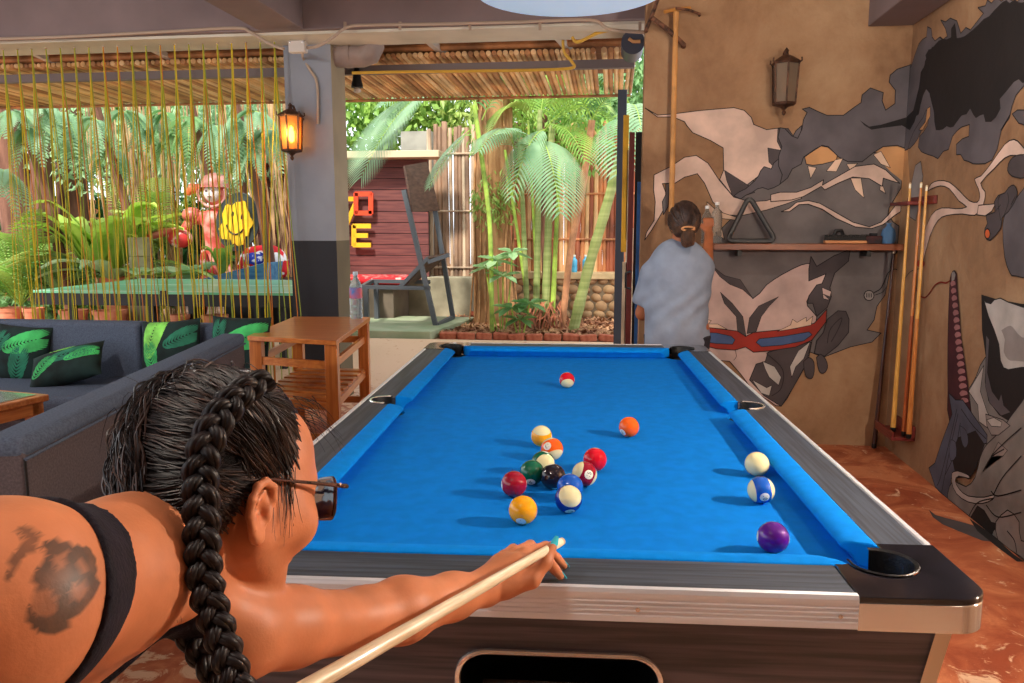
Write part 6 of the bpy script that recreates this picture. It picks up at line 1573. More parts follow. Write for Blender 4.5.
def frond(mb, base, tip, sag, wl, n=34, fold=0.35, droop=0.5, wid=0.009, rach=0.008, t0=0.12):
    """pinnate palm frond: rachis from base to tip, leaflets of length wl"""
    base = Vector(base); tip = Vector(tip); up = Vector((0,0,1)); mid = base.lerp(tip,0.5)+up*sag
    def P(t): return (1-t)**2*base+2*t*(1-t)*mid+t*t*tip
    pts = [P(i/12) for i in range(13)]; mb.mi = 1; mb.tube(pts, [rach*(1-0.75*i/12) for i in range(13)], 5); mb.mi = 0
    for i in range(n):
        t = t0+(1-t0)*i/(n-1); c = P(t); T = (P(min(1,t+0.02))-P(max(0,t-0.02))).normalized(); S_ = T.cross(up)
        if S_.length < 1e-3: S_ = Vector((1,0,0))
        S_.normalize(); N_ = S_.cross(T)
        L_ = wl*(math.sin(PI*(0.14+0.80*t)))**0.75
        for s in (-1,1):
            d = (S_*s*0.85+T*0.55+N_*fold).normalized(); segs = 4; pa = c; prev = None
            for k in range(segs+1):
                f = k/segs; p_ = c+d*L_*f-up*droop*L_*f*f; w_ = wid*(math.sin(PI*min(1,0.2+0.8*f)))*(1 if k < segs else 0.05); wv = (T*0.9-d*d.dot(T)*0.9).normalized()*w_
                cur = (p_-wv, p_+wv)
                if prev: mb.quad(prev[0], prev[1], cur[1], cur[0])
                prev = cur
def palm_part(root, fr_list, m, name='frond', **k):
    for (b, t, sag, wl, nn) in fr_list:
        mb = MB(); o0 = root.location; frond(mb, Vector(b)-o0, Vector(t)-o0, sag, wl, nn, **k); mb.build(name, [m, M_stemg], root)
# big palm left of centre: bluish fronds arching down
PL = empty('palm', on_z(500,310,0.0), 0, 'palm with a large drooping blue-green frond in front of the deck chair', 'palm'); PL.location.y = 10.2; PL.location.x = on_y(492,300,10.2).x
by = 10.2; bb = on_y(474,100,by)
palm_part(PL, [(on_y(440,92,9.6), on_y(362,176,8.9), 0.50, 0.80, 38), (on_y(455,88,9.9), on_y(385,104,9.2), 0.25, 0.50, 24), (on_y(470,130,10.2), on_y(430,186,9.9), 0.12, 0.36, 18)], G_blue, wid=0.013, droop=0.35, fold=0.2)
palm_part(PL, [(on_y(474,110,by), on_y(412,90,9.9), 0.2, 0.5, 20), (on_y(478,110,by), on_y(455,60,10.4), 0.2, 0.5, 20), (on_y(482,120,by), on_y(520,80,10.0), 0.3, 0.5, 20)], G_mid, wid=0.012)
st_ = [on_y(497,302,10.2), on_y(490,230,10.2), on_y(482,160,10.2), on_y(474,105,10.2)]
MB().tube([v-PL.location for v in bez([Vector((PL.location.x,10.2,0.0))]+st_[1:],5)], 0.03, 8).build('stem', M_stemg, PL, smooth=True)
# central clump
PC = empty('palm', (on_y(542,300,10.7).x, 10.7, 0), 0, 'clump of green-stemmed palms in the middle of the garden bed', 'palm'); o0 = PC.location
for (bx0, tx0, ty0, rr) in ((528,520,140,0.032),(536,540,110,0.04),(545,552,120,0.048),(552,560,150,0.03),(532,505,150,0.022),(540,528,120,0.02)):
    a_ = on_y(bx0,300,10.7); a_.z = 0; b_ = on_y(tx0,ty0,10.7); pts = [a_.lerp(b_,k/14)-o0 for k in range(15)]
    MB().tube(pts, [rr*(1.06 if k%2 else 0.97)*(1.25-0.45*k/14) for k in range(15)], 9).build('stem', M_stemr if rr > 0.03 else M_stemg, PC, smooth=True)
palm_part(PC, [(on_y(515,150,10.5), on_y(503,128,9.6), 0.10, 0.40, 20),(on_y(540,140,10.4), on_y(560,212,9.7), 0.42, 0.52, 27),(on_y(520,135,10.5), on_y(480,150,9.9), 0.30, 0.40, 21),(on_y(545,130,10.5), on_y(512,196,10.0), 0.4, 0.40, 20)], G_blue, wid=0.013, droop=0.4, fold=0.15)
palm_part(PC, [(on_y(545,130,10.7), on_y(600,96,10.3), 0.25, 0.5, 23),(on_y(550,130,10.7), on_y(585,160,10.2), 0.35, 0.42, 20),(on_y(540,120,10.9), on_y(548,70,11.0), 0.1, 0.5, 20),(on_y(535,120,10.9), on_y(505,84,10.8), 0.2, 0.5, 20),(on_y(555,120,10.9), on_y(620,130,10.8), 0.4, 0.5, 20)], G_lime, wid=0.012, droop=0.4)
rm = MB()
for i in range(70):
    a_ = rg.uniform(0,6.28); c_ = Vector((rg.uniform(-0.22,0.28),rg.uniform(-0.15,0.1),rg.uniform(0.15,0.42))); e_ = c_+Vector((math.cos(a_)*0.18,-abs(math.sin(a_))*0.16,-c_.z)); rm.tube([c_, c_.lerp(e_,0.5)+Vector((0,-0.04,0.05)), e_], 0.010, 4)
rm.build('root_mass', mat('red_brown_roots', (150,92,66), 0.9, var=0.3, vscale=10), PC)
# leaning stems
LS = empty('palm', (on_y(574,305,10.5).x, 10.5, 0), 0, 'palm with leaning green ringed trunk crossing to the right post', 'palm')
pts = [on_y(573,312,10.5), on_y(588,270,10.4), on_y(604,215,10.2), on_y(622,150,10.0), on_y(632,105,9.9)]; pts[0].z = 0.0; pts = [v-LS.location for v in bez(pts,6)]
MB().tube(pts, [0.068*(1.08 if k%3 == 0 else 0.98)*(1.1-0.3*k/len(pts)) for k in range(len(pts))], 10).build('trunk', M_stemr, LS, smooth=True)
palm_part(LS, [(on_y(628,120,9.9), on_y(616,175,9.2), 0.35, 0.42, 20),(on_y(632,105,9.9), on_y(644,150,9.4), 0.3, 0.42, 17),(on_y(630,105,9.9), on_y(590,80,9.8), 0.3, 0.45, 19)], G_blue, wid=0.012, droop=0.5)
LB = empty('palm', (on_y(562,305,10.6).x, 10.6, 0), 0, 'thin brown leaning palm stem left of the green ringed trunk', 'palm')
pts = [Vector((on_y(562,305,10.6).x,10.6,0.0)), on_y(570,255,10.6), on_y(582,190,10.6), on_y(592,120,10.5)]
MB().tube([v-LB.location for v in bez(pts,5)], 0.045, 9).build('trunk', mat('brown_stem', (184,128,92), 0.8, var=0.15, vscale=6), LB, smooth=True)
palm_part(LB, [(on_y(592,120,10.5), on_y(560,90,10.2), 0.3, 0.45, 17),(on_y(592,120,10.5), on_y(618,96,10.3), 0.2, 0.45, 17)], G_mid, wid=0.012)
palm_part(PC, [(on_y(520,120,11.2), on_y(470,92,11.0), 0.4, 0.5, 26),(on_y(545,115,11.3), on_y(575,82,11.1), 0.3, 0.5, 26),(on_y(530,115,11.3), on_y(515,80,11.2), 0.2, 0.5, 26),(on_y(548,120,11.2), on_y(608,110,11.0), 0.5, 0.5, 26),(on_y(530,120,11.1), on_y(492,128,10.8), 0.45, 0.4, 22)], G_yel, wid=0.014, droop=0.4)
# thick brown trunk wrapped in roots
TKx = on_y(494,300,11.2).x
TK = empty('tree', (TKx, 11.2, 0), 0, 'thick brown root-wrapped tree trunk left of the palm clump', 'tree')
MB().tube([(0,0,0),(0.02,0,0.6),(-0.02,0,1.4),(0.0,0,2.2),(0.03,0,3.4)], [0.30,0.27,0.26,0.26,0.24], 14).build('trunk', M_bark, TK, smooth=True)
vm = MB()
for i in range(9):
    a_ = rg.uniform(-PI,0); x = 0.28*math.cos(a_); y = 0.28*math.sin(a_); vm.tube([(x*1.2+rg.uniform(-.05,.05),y*1.1,0.0),(x,y,0.9),(x*0.95+rg.uniform(-.08,.08),y,1.8),(x*0.8,y,3.2)], rg.uniform(0.008,0.018), 5)
vm.build('aerial_roots', mat('aerial_root', (180,134,92), 0.9, var=0.2, vscale=6), TK, smooth=True)
def leafy(root, centre, rad, n, size, m, name='foliage', seed=1, hang=0.3, ell=(0.35)):
    rr = random.Random(seed); mb = MB(); o0 = Vector(root.location)
    for i in range(n):
        v = Vector((rr.gauss(0,1),rr.gauss(0,1),rr.gauss(0,1))).normalized()*rr.random()**0.45
        c = Vector(centre)-o0+Vector((v.x*rad[0],v.y*rad[1],v.z*rad[2])); s_ = size*rr.uniform(0.6,1.3)
        d = Vector((rr.uniform(-1,1),rr.uniform(-1,1),rr.uniform(-1,0.5)-hang)).normalized(); w_ = d.cross(Vector((rr.uniform(-1,1),rr.uniform(-1,1),rr.uniform(-1,1)))).normalized()*s_*ell; n_ = d.cross(w_).normalized()*s_*0.08
        mb.add([c, c+d*s_*0.5-w_+n_, c+d*s_, c+d*s_*0.5+w_+n_], [(0,1,2,3)])
    return mb.build(name, m, root)
leafy(TK, (TKx+0.05,11.0,1.75), (0.34,0.2,0.45), 500, 0.11, G_yel, seed=2, hang=0.8, ell=0.16)
# broad-leaved shrub (schefflera) before the trunk
def broad_shrub(loc, lb, heads, m, scale=0.2):
    root = empty('shrub', loc, 0, lb, 'shrub')
    for (hx_0, hz, n, s_) in heads:
        mb = MB()
        for i in range(n):
            a_ = 2*PI*i/n+hx_0*7; el = -0.15 if i%2 else 0.35; d = Vector((math.cos(a_),math.sin(a_),el)).normalized(); w_ = d.cross(Vector((0,0,1))).normalized()*s_*0.22; c = Vector((hx_0,-0.05,hz)); n_ = Vector((0,0,0.02))
            mb.add([c, c+d*s_*0.35-w_*0.8+n_, c+d*s_*0.7-w_-n_*0.2, c+d*s_-n_*2.4, c+d*s_*0.7+w_-n_*0.2, c+d*s_*0.35+w_*0.8+n_], [(0,1,2,3),(0,3,4,5)])
        mb.build('leaves', m, root)
        MB().tube([(hx_0*0.3,0,0),(hx_0*0.8,-0.02,hz*0.6),(hx_0,-0.05,hz)],0.010,6).build('stem', M_stemg, root)
    return root
broad_shrub((on_y(502,310,10.3).x,10.3,0), 'pale green broad-leaved shrub, upper one before the brown trunk', [(-0.06,0.95,9,0.30),(0.14,1.05,8,0.28),(0.02,0.75,8,0.26),(-0.2,0.85,7,0.24)], G_pale)
broad_shrub((on_y(520,318,10.0).x,10.0,0), 'low broad-leaved green shrub at the foot of the palm clump', [(-0.1,0.36,9,0.27),(0.12,0.42,9,0.27),(0.0,0.22,8,0.24)], G_mid)
# ---------------------------------------------------------------- left side planting
LT = empty('tree', (on_y(28,230,11.5).x, 11.5, 0), 0, 'dark red-brown leaning tree trunk at the far left behind the strings', 'tree'); 
MB().tube([(0.1,0,0),(0.0,0,0.9),(-0.12,0,1.8),(-0.35,0,3.4)], [0.42,0.33,0.28,0.22], 14).build('trunk', M_barkd, LT, smooth=True)
MB().tube([(0.0,0,0.9),(0.35,-0.1,1.7),(0.45,-0.1,3.2)], [0.22,0.16,0.12], 10).build('branch', M_barkd, LT, smooth=True)
LT2 = empty('tree', (on_y(72,230,12.0).x, 12.0, 0), 0, 'second brown tree trunk behind the big fern', 'tree')
MB().tube([(0,0,0),(0.05,0,1.4),(0.1,0,3.5)], [0.3,0.24,0.2], 12).build('trunk', M_barkd, LT2, smooth=True)
def blade_fan(root, base, n, L0_, L1_, wd, m, seed, spread=1.0, up_=1.2, wavy=0.0, name='frond', front=True):
    rr = random.Random(seed); o0 = Vector(root.location)
    for i in range(n):
        a_ = rr.uniform(0,2*PI); d = Vector((math.cos(a_)*spread, math.sin(a_)*spread*0.7, up_*rr.uniform(0.7,1.3))).normalized(); L_ = rr.uniform(L0_,L1_); b = Vector(base)-o0+Vector((d.x*0.05,d.y*0.05,0)); mb = MB(); prev = None; K_ = 9
        side = d.cross(Vector((0,0,1))).normalized()
        for k in range(K_+1):
            f = k/K_; p_ = b+d*L_*f+Vector((d.x,d.y,0))*L_*0.25*f*f-Vector((0,0,1))*L_*0.42*f*f*f; w_ = wd*(math.sin(PI*min(1,0.10+0.88*f))**0.7)*(1+wavy*math.sin(k*2.1)); n_ = Vector((0,0,wd*0.25))
            cur = (p_-side*w_+n_, p_, p_+side*w_+n_)
            if prev: mb.quad(prev[0],prev[1],cur[1],cur[0]); mb.quad(prev[1],prev[2],cur[2],cur[1])
            prev = cur
        mb.build(name, m, root, smooth=True)
def fern_bush(px, py, y, lb, n, L_, m, wl=0.3, seed=1, baseZ=0.35, cat='fern', aim=None):
    c = on_y(px, py, y); root = empty('fern', (c.x, y, 0), 0, lb, cat); rr = random.Random(seed)
    for i in range(n):
        a_ = 2*PI*i/n+rr.uniform(-.3,.3); mb = MB(); ln = L_*rr.uniform(0.7,1.1); tip = Vector((math.cos(a_)*ln, math.sin(a_)*ln*0.6, baseZ+ln*rr.uniform(0.3,1.1)))
        frond(mb, Vector((0,0,baseZ)), tip, ln*0.35, wl, 26, droop=0.4, wid=0.014, rach=0.008); mb.build('frond', [m, M_stemg], root)
    return root
bf = on_y(112,262,9.9); BF = empty('fern', (bf.x, 9.9, 0), 0, 'huge lime green birdsnest fern in the middle of the left garden', 'fern')
blade_fan(BF, (bf.x,9.9,0.75), 24, 1.1, 1.9, 0.14, G_fern, 4, 0.9, 1.6, 0.18); blade_fan(BF, (bf.x-0.15,9.75,0.72), 12, 1.0, 1.7, 0.10, G_fern, 14, 0.8, 1.5, 0.12); blade_fan(BF, (bf.x+0.1,9.75,0.7), 9, 0.6, 1.0, 0.12, G_pale, 9, 1.2, 0.7, 0.18)
blade_fan(BF, (bf.x-0.1,9.85,0.7), 8, 0.8, 1.25, 0.11, G_yel, 10, 1.1, 0.8, 0.18)
pot(bf.x, 9.95, 0.2, 0.72, 'tall clay pot under the birdsnest fern')
fern_bush(20,300,9.6,'feathery palm seedling at the far left corner',16,1.05,G_lime,0.34,2,0.35)
fern_bush(60,300,9.7,'small green fern beside the birdsnest fern',11,0.7,G_mid,0.26,3,0.35)
fern_bush(150,250,10.6,'arching palm fern right of the birdsnest fern',14,1.2,G_yel,0.36,5,0.9)
bl = BPl.location
tr_root = empty('taro_plant', (on_y(190,280,9.45).x, 9.45, 0.7), 0, 'pale spotted broad-leaved plant at the left end of the blue planter', 'plant'); blade_fan(tr_root, tr_root.location, 8, 0.35, 0.55, 0.12, G_pale, 21, 0.9, 0.9)
tr_root = empty('taro_plant', (on_y(222,278,9.48).x, 9.48, 0.78), 0, 'upright lime-leaved plant in the middle of the blue planter', 'plant'); blade_fan(tr_root, tr_root.location, 12, 0.4, 0.65, 0.075, G_lime, 22, 0.5, 1.6)
tr_root = empty('taro_plant', (on_y(168,284,9.3).x, 9.3, 0.76), 0, 'low yellow-green leaf plant left of the blue planter', 'plant'); blade_fan(tr_root, tr_root.location, 6, 0.4, 0.7, 0.07, G_yel, 23, 1.2, 0.35)
# hanging aerial roots and canopies
def canopy(name, lb, px, py, y, rad, n, size, m, seed, hang=0.4, ell=0.3, trunk=True):
    c = on_y(px, py, y); root = empty(name, (c.x, y, 0), 0, lb, 'tree'); leafy(root, c, rad, n, size, m, seed=seed, hang=hang, ell=ell)
    if trunk: MB().tube([(0.1,0.1,0),(0.0,0.05,c.z*0.5),(0,0,c.z+rad[2]*0.3)], [0.10,0.07,0.04], 8).build('trunk', M_barkd, root, smooth=True)
    return root
def pinnate_tree(lb, spots, seed, m, wl=0.13, L_=0.62):
    c = on_y(*spots[0][:2], spots[0][2]); root = empty('tree', (c.x, c.y, 0), 0, lb, 'tree'); rr = random.Random(seed)
    for (px, py, y) in spots:
        b = on_y(px, py, y)-Vector(root.location)
        for i in range(8):
            a_ = rr.uniform(-PI,0.0)+rr.uniform(-.4,.4); mb = MB(); frond(mb, b, b+Vector((math.cos(a_)*L_*0.5, math.sin(a_)*L_*0.3, -L_*rr.uniform(0.25,0.9))), 0.12, wl, 14, droop=0.2, wid=0.011, rach=0.005); mb.build('leaf_spray', [m, M_stemg], root)
    top = on_y(*spots[0][:2], spots[0][2]); MB().tube([(0.3,0.4,0),(0.15,0.3,top.z*0.6),(0,0.0,top.z+0.3)], [0.09,0.06,0.04], 7).build('trunk', M_barkd, root, smooth=True)
pinnate_tree('blue-green hanging leaf sprays at the top left corner', [(14,112,9.2),(40,105,9.4),(5,170,9.1),(62,112,9.6),(34,128,9.3)], 31, G_blue)
pinnate_tree('blue-green leaf sprays above the birdsnest fern', [(95,118,9.8),(125,112,9.7),(150,120,10.0),(75,130,9.9),(110,150,10.1)], 32, G_blue)
pinnate_tree('fine blue-green leaf sprays left of the pillar', [(235,118,9.4),(258,112,9.3),(272,130,9.5),(248,148,9.4),(215,126,9.7)], 33, G_blue)
pinnate_tree('green leaf sprays above the warrior statue', [(190,118,9.9),(175,130,10.1),(205,140,10.2),(165,112,10.0)], 34, G_mid)
canopy('tree','bright green tree canopy behind the left garden', 60, 110, 13.5, (2.4,0.8,1.2), 4200, 0.17, G_mid, 41)
canopy('tree','lime green tree canopy behind the strings, centre', 140, 120, 14.0, (1.8,0.8,1.0), 3000, 0.17, G_lime, 42)
canopy('tree','pale blue-green bamboo thicket left of the pillar', 235, 130, 13.0, (1.6,0.8,1.3), 3600, 0.20, G_pale, 43, 0.6, 0.16)
canopy('tree','green tree above the plank wall right of the pillar', 385, 112, 14.5, (1.6,0.8,0.9), 2600, 0.17, G_lime, 44)
canopy('tree','green canopy above the bamboo fence, centre right', 520, 95, 14.5, (2.6,0.8,1.1), 4200, 0.2, G_yel, 45, 0.6, 0.18)
canopy('tree','green canopy at the right end of the garden', 610, 100, 14.0, (1.4,0.8,1.2), 2200, 0.19, G_mid, 46, 0.6, 0.2)
canopy('tree','tall lime green bush rising just behind the palm clump', 545, 130, 11.9, (1.2,0.25,0.75), 1500, 0.16, G_lime, 51, 0.6, 0.14)
canopy('tree','airy pale green foliage above the birdsnest fern', 105, 140, 11.6, (1.7,0.4,0.8), 1900, 0.13, G_pale, 52, 0.5, 0.2)
canopy('tree','airy green foliage between statue and pillar', 240, 140, 11.4, (0.9,0.4,0.8), 1200, 0.13, G_blue, 53, 0.6, 0.16)
canopy('shrub','dense dark undergrowth behind the left ferns', 110, 240, 12.8, (4.2,0.5,0.9), 4200, 0.2, G_dark, 47, trunk=False)
canopy('shrub','green undergrowth behind the green table', 60, 290, 10.9, (1.9,0.4,0.5), 1600, 0.15, G_mid, 48, trunk=False)
ar = empty('aerial_roots', (on_y(195,150,11).x, 11, 0), 0, 'curtain of thin hanging brown vines behind the statue', 'vines'); av = MB()
for i in range(95):
    x = rg.uniform(-1.4,1.6); y = rg.uniform(-0.5,0.6); av.tube([(x,y,3.6),(x+rg.uniform(-.06,.06),y,2.4),(x+rg.uniform(-.15,.15),y,1.2),(x+rg.uniform(-.2,.2),y,0.0)], rg.uniform(0.005,0.016), 5, cap=False)
o = av.build('vines', mat('vine_bark', (170,136,98), 0.9, var=0.25, vscale=4), ar, smooth=True); o['kind'] = 'stuff'
wm = MB(); wm.box((-0.9,0,0.4),(0.5,0.06,3.3)); o = wm.build('white_wall', mat('white_render', (228,232,236), 0.8, var=0.03, vscale=2), None); o.location = (on_y(150,200,14.0).x, 14.05, 0); tag(o, 'white rendered wall glimpsed behind the vines', 'wall')

# ---------------------------------------------------------------- warrior statue with smiley shield
WSY = 10.15
def w_(px, py, y=WSY): return on_y(px, py, y)
WSo = w_(222,290); WSo.z = 0
WS = empty('warrior_statue', WSo, 0, 'pink and red armoured warrior statue with helmet and smiley shield', 'statue')
hp_ = 0.010; c_ = w_(215,220)
S = Field(np.arange(c_.x-1.0,c_.x+0.95,hp_), np.arange(WSY-0.35,WSY+0.4,hp_), np.arange(-0.02,2.15,hp_)); I3 = Matrix.Identity(3)
S.ell(w_(215,193), (0.15,0.14,0.17), I3, 0.02)                       # head
S.cap(w_(216,212), w_(214,222), 0.06, 0.08, 0.03)
S.cap(w_(192,218), w_(236,218), 0.085, 0.09, 0.05); S.cap(w_(214,222), w_(216,250), 0.16, 0.12, 0.05); S.cap(w_(216,250), w_(218,270), 0.12, 0.13, 0.05)
S.chain([w_(194,216), w_(183,232,WSY-0.05), w_(165,232,WSY-0.12), w_(152,236,WSY-0.15)], [0.07,0.06,0.055,0.045], 0.02)
S.chain([w_(236,216), w_(246,232,WSY-0.05), w_(240,240,WSY-0.15)], [0.07,0.055,0.045], 0.02)
for s_, kx, fx in ((-1,206,200),(1,232,262)):
    f_ = w_(fx,300); k_ = w_(kx,282,WSY-0.1); f_.z = 0.0
    S.chain([w_(218+s_*6,268), k_, f_+Vector((0,0,0.08))], [0.10,0.075,0.05], 0.03); S.cap(f_+Vector((0,0,0.04)), f_+Vector((0,-0.16,0.035)), 0.04, 0.035, 0.02)
for i in range(4):
    hb = w_(152,236,WSY-0.15); S.chain([hb, hb+Vector((-0.05,-0.02,0.03-0.02*i)), hb+Vector((-0.09,-0.01,0.02-0.02*i))], [0.02,0.014,0.011], 0.006)
P, Q = S.polygonise(1); np_mesh('figure', P, Q, mat('pink_red_lacquer', (204,84,72), 0.45, col2=(226,150,134), vscale=7, ramp=(0.45,0.6)), WS, np.array(WSo))
hc = w_(215,186)-WSo
MB().lathe([(0.19,-0.02),(0.175,-0.01),(0.17,0.05),(0.14,0.12),(0.07,0.165),(0.0,0.175)],20,Matrix.Translation(hc)).build('helmet', mat('brown_pink_helmet', (176,92,78), 0.35, col2=(206,150,140), vscale=9), WS, smooth=True, angle=50)
MB().tube([hc+Vector((-0.19,-0.02,-0.02)),hc+Vector((-0.30,-0.03,-0.03)),hc+Vector((-0.40,0.02,-0.10))],[0.05,0.07,0.03],10).build('helmet_flap', mat('orange_flap', (226,112,66), 0.5), WS, smooth=True)
MB().tube([hc+Vector((0.19*math.cos(R(a_)),-0.10,-0.10+0.19*math.sin(R(a_))*0.9)) for a_ in range(-200,21,10)],0.018,8).build('chin_guard', mat('pink_guard', (214,150,140), 0.5), WS, smooth=True)
fp, ff = sphere_mesh(1.0, 18, 12)
MB().add([hc+Vector((v[0]*0.115,-0.085+v[1]*0.075,-0.10+v[2]*0.115)) for v in fp], ff).build('mask', mat('white_mask', (232,214,206), 0.5), WS, smooth=True)
for s_ in (-1,1): MB().add([hc+Vector((s_*0.045+v[0]*0.022,-0.155+v[1]*0.012,-0.07+v[2]*0.010)) for v in fp], ff).build('mask_eye', mat('mask_dark', (70,34,34), 0.5), WS, smooth=True)
MB().add([hc+Vector((v[0]*0.03,-0.163+v[1]*0.01,-0.145+v[2]*0.008)) for v in fp], ff).build('mask_mouth', mat('mask_lip', (120,50,50), 0.5), WS, smooth=True)
for s_, px_ in ((-1,192),(1,238)): MB().add([(w_(px_,215,WSY-0.03)-WSo)+Vector((v[0]*0.13,v[1]*0.12,v[2]*0.10)) for v in fp], ff).build('shoulder_plate', mat('plate_pink', (206,104,92), 0.4, var=0.15, vscale=8), WS, smooth=True)
for (px_, py_, r__, sz) in ((180,238,8,(0.17,0.09,0.13)),(204,262,8,(0.05,0.05,0.17)),(212,276,8,(0.05,0.05,0.14))): MB().add([(w_(px_,py_,WSY-0.16)-WSo)+Vector((v[0]*sz[0],v[1]*sz[1],v[2]*sz[2])) for v in fp], ff).build('armour_plate', mat('plate_red', (200,52,50), 0.35, col2=(232,196,190), vscale=6, ramp=(0.5,0.56)), WS, smooth=True)
shc = w_(238,222,WSY-0.34)-WSo; rs = 0.33
SHM = Matrix.Translation(shc) @ Matrix.Rotation(R(90),4,'X') @ Matrix.Rotation(R(-14),4,'Z') @ Matrix.Diagonal((0.86,1.12,1,1))
sh_ = MB().lathe([(0.0,0.045),(rs*0.6,0.035),(rs*0.93,0.015),(rs,0.02),(rs*1.02,0.0),(rs,-0.02),(rs*0.9,-0.01),(0.0,0.02)],36,SHM).build('shield', mat('dark_green_shield', (44,52,48), 0.5, var=0.2, vscale=14), WS, smooth=True, angle=40)
ysm = MB(); N_ = 40; pts = []
for k in range(N_):
    a_ = 2*PI*k/N_; rr = rs*0.70*(1+0.10*math.sin(5*a_+1)+0.05*math.sin(11*a_)); 
    if math.sin(a_) < -0.2: rr *= 1.0+0.16*abs(math.sin(9*a_))
    pts.append((rr*math.cos(a_), rr*math.sin(a_)))
ysm.prism(pts, 0.040, 0.052, SHM); yo = ysm.build('smiley_face', mat('smiley_yellow', (246,190,20), 0.55, var=0.06, vscale=10), WS)
for s_ in (-1,1): MB().prism([(s_*0.075+0.02*math.cos(t*PI/6), 0.075+0.032*math.sin(t*PI/6)) for t in range(12)], 0.052, 0.056, SHM).build('eye', M_blackrub, yo)
arcp = [SHM @ Vector((0.14*math.cos(R(a_)), -0.01+0.13*math.sin(R(a_)), 0.056)) for a_ in range(200,341,10)]
MB().tube(arcp, 0.011, 6).build('smile', M_blackrub, yo, smooth=True)

# ---------------------------------------------------------------- bamboo roof beyond the beam
M_bam = [mat('roof_bamboo_a', (212,166,112), 0.6, var=0.15, vscale=6, stretch=(1,0.4,1)), mat('roof_bamboo_b', (176,124,80), 0.6, var=0.2, vscale=6, stretch=(1,0.4,1)), mat('roof_bamboo_c', (228,190,140), 0.6, var=0.12, vscale=6, stretch=(1,0.4,1))]
RFy0, RFy1 = 6.45, 8.15; RZ0, RZ1 = 2.725, 2.68
RF = empty('bamboo_roof', (-2.9, RFy0, RZ0), 0, 'bamboo pole roof over the garden side with grey steel purlin', 'roof'); m = MB(); x = -7.6; rr_ = random.Random(9)
xe = on_y(632,90,7.4).x
while x < xe:
    r0 = rr_.uniform(0.017,0.024); m.mi = rr_.randrange(3); lx = x+2.9
    if not (on_y(596,85,7.4).x < x < on_y(602,85,7.4).x): m.tube([(lx,0,0),(lx+rr_.uniform(-.01,.01),0.8,-0.02),(lx,RFy1-RFy0+rr_.uniform(-.01,.01),RZ1-RZ0)], r0, 7)
    x += r0*2.15
o = m.build('pole_layer', M_bam, RF, smooth=True); o['kind'] = 'stuff'
MB().box((-4.7,0.10,-0.115),(xe+2.9,0.16,-0.05)).build('purlin', mat('grey_steel_purlin', (116,106,106), 0.6), RF)
MB().tube([(-4.7,RFy1-RFy0-0.02,RZ1-RZ0-0.035),(xe+2.9,RFy1-RFy0-0.02,RZ1-RZ0-0.035)],0.014,8).build('edge_strip', M_bam[1], RF)
for k, z_o in enumerate((0.05,0.09,0.13)): MB().tube([(-4.7,0.02+0.1*k,z_o),(xe+2.9,0.02+0.1*k,z_o+0.01)],0.028,8).build('long_pole', M_bam[1], RF, smooth=True)
MB().box((-4.7,-0.32,0.17),(xe+2.9,1.9,0.20)).build('reed_mat', mat('reed_mat', (120,78,52), 0.9, col2=(160,112,76), vscale=1, stretch=(3,60,3)), RF)
for px_ in (52,170,440,566): 
    xr = on_y(px_,55,6.5).x+2.9; MB().bar((xr-0.12,-0.30,0.13),(xr+0.03,0.12,0.02),0.05,0.04).build('rafter', mat('pale_rafter', (206,196,184), 0.7), RF)
for px_ in (8,310,595): xr = on_y(px_,66,6.6).x; MB().box((xr-0.04+2.9,0.11,-RZ0),(xr+0.04+2.9,0.17,-0.1)).build('steel_post', M_steel, RF) if px_ < 0 else None

# ---------------------------------------------------------------- string curtain
SC_cols = [mat('string_yellow', (206,184,44), 0.8), mat('string_green', (140,156,52), 0.8), mat('string_orange', (198,120,44), 0.8)]
rs_ = random.Random(17)
for i in range(20):
    px_ = 3+i*14.3; top = on_y(px_, 49, 5.88); top.z = ZBM-0.022
    rt = empty('string_bundle', top, 0, 'bundle of yellow, green and orange strings hanging from the beam to the floor', 'string curtain', 'string bundles hanging from the beam left of the pillar')
    MB().lathe([(0.008,0.004),(0.010,0.0),(0.0,-0.008)],8).build('hook', M_chrome, rt)
    for k in range(5):
        dx = (k-2)*0.055+rs_.uniform(-.06,.06); dz = -ZBM+0.02
        pts = [(0,0,0),(dx*0.05,0,-0.28),(dx*0.45,rs_.uniform(-.01,.01),-1.1),(dx*0.9+rs_.uniform(-.01,.01),0,-2.0),(dx,0,dz)]
        MB().tube(pts, [0.0055,0.0048,0.004,0.004,0.004], 4, cap=False).build('string', SC_cols[[0,1,0,2,1][k] if rs_.random() < 0.85 else 0], rt)

# ---------------------------------------------------------------- post, boards and door beside the mural wall
o = MB().box((on_y(616,200,7.2).x,7.2,-0.02),(on_y(625,200,7.2).x,7.3,2.55)).build('steel_post', mat('dark_blue_grey_post', (58,64,76), 0.5), None, bevel=0.004); tag(o, 'dark grey steel post at the right end of the garden opening', 'post')
dp = 6.3
cols = [((222,170,50),623.5,626.5,115,252,'yellow painted board beside the steel post'),((206,186,156),622.5,625.5,262,345,'short pale board, left one by the door frame'),((226,212,186),625.8,628.2,240,345,'short pale board, middle one by the door frame'),((214,196,166),628.4,631,228,345,'short pale board, right one by the door frame'),((196,176,140),626.8,629.6,150,240,'pale board above the short boards by the door')]
for c_, xa_, xb_, ya_, yb2, lb in cols:
    A_ = on_y(xa_,ya_,dp); B_ = on_y(xb_,yb2,dp); zb2 = max(0.0, B_.z) if yb2 > 300 else B_.z
    if yb2 > 300: zb2 = 0.0
    o = MB().box((A_.x,dp,zb2),(B_.x,dp+0.03,A_.z)).build('board', mat('paint_'+lb[:10].replace(' ','_')+str(xa_), c_, 0.75, var=0.1, vscale=6), None, bevel=0.003); tag(o, lb, 'board')
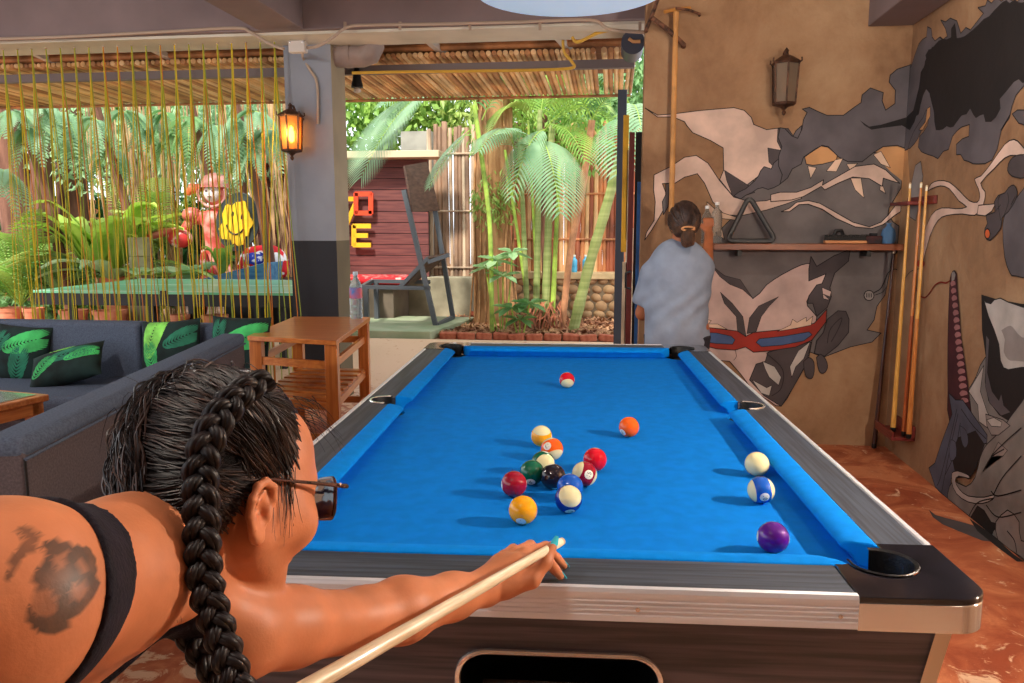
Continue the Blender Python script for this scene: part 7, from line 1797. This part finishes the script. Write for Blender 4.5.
DR = empty('door', (on_y(633,250,5.7).x, 5.7, 0), 0, 'open red-brown door edge with black handle beside the mural wall', 'door')
A_ = on_y(629.5,132,5.7); B_ = on_y(635,132,5.7); MB().box((A_.x-DR.location.x,0,0.0),(B_.x-DR.location.x,0.06,A_.z)).build('leaf', mat('red_brown_door', (112,46,38), 0.5, var=0.1, vscale=5), DR, bevel=0.004)
hh = on_y(628.5,280,5.69)-DR.location; MB().tube([hh+Vector((0.01,0,0.06)),hh+Vector((-0.02,-0.03,0.05)),hh+Vector((-0.02,-0.03,-0.05)),hh+Vector((0.01,0,-0.06))],0.008,6).build('handle', M_blackrub, DR, smooth=True)
A_ = on_y(636,132,5.75); B_ = on_y(640,132,5.75); o = MB().box((A_.x,5.75,0.0),(B_.x+0.05,5.8,A_.z)).build('door_jamb', M_blackrub, None); tag(o, 'black door jamb between the brown door and mural wall', 'jamb')
A_ = on_y(637.5,182,5.45); B_ = on_y(642,262,5.45); o = MB().box((A_.x,5.44,0.0),(B_.x+0.0,5.47,A_.z)).build('blue_board', mat('blue_board', (44,92,150), 0.6, var=0.15, vscale=9), None); tag(o, 'narrow blue board standing against the wall end', 'board')
# blue bottles on the stone wall
for px_, lb in ((574,'left small blue bottle on the stone wall cap'),(585,'right small blue bottle on the stone wall cap')):
    p_ = on_y(px_,278,12.05); r_2 = empty('water_bottle', (p_.x,12.12,0.702), 0, lb, 'bottle'); MB().lathe(bottle_prof(0.24,0.045),14).build('bottle_body', mat('blue_bottle', (90,180,220), 0.2), r_2, smooth=True); MB().lathe([(0.018,0.235),(0.018,0.26),(0,0.262)],10).build('cap', M_wl, r_2, smooth=True)
# ================================================================== light
w = bpy.data.worlds.new('sky'); sc.world = w; w.use_nodes = True
bg = w.node_tree.nodes['Background']; bg.inputs['Color'].default_value = (0.86, 0.93, 1.0, 1); bg.inputs['Strength'].default_value = 1.9
sun = bpy.data.lights.new('sun', 'SUN'); sun.energy = 5.0; sun.angle = R(6); sun.color = (1.0, 0.95, 0.86)
so = bpy.data.objects.new('sun', sun); C.objects.link(so); so.rotation_euler = (R(38), R(-14), 0)
def lamp(name, loc, e, col, rad):
    l = bpy.data.lights.new(name, 'POINT'); l.energy = e; l.color = col; l.shadow_soft_size = rad
    o = bpy.data.objects.new(name, l); C.objects.link(o); o.location = loc; return o
lamp('lantern_light', (1.46, 1.5, 1.56), 120, (1.0, 0.88, 0.74), 0.03)
lamp('bulb_and_fill_light', (1.3, 0.9, 2.3), 8, (1.0, 0.88, 0.74), 0.05)
lamp('bulb_and_fill_light', (-0.9, 0.2, 2.5), 40, (1.0, 0.9, 0.78), 0.06)
lamp('bulb_and_fill_light', (-3.6, 2.6, 2.7), 70, (1.0, 0.93, 0.84), 0.06)  # fill light added to brighten the sofas, no fixture here
lamp('bulb_and_fill_light', (0.9, 3.4, 2.6), 26, (1.0, 0.88, 0.74), 0.05)
sc.view_settings.view_transform = 'Standard'; sc.view_settings.look = 'None'; sc.view_settings.gamma = 1.0
sc.view_settings.use_curve_mapping = False
sc.view_settings.exposure = 0.2
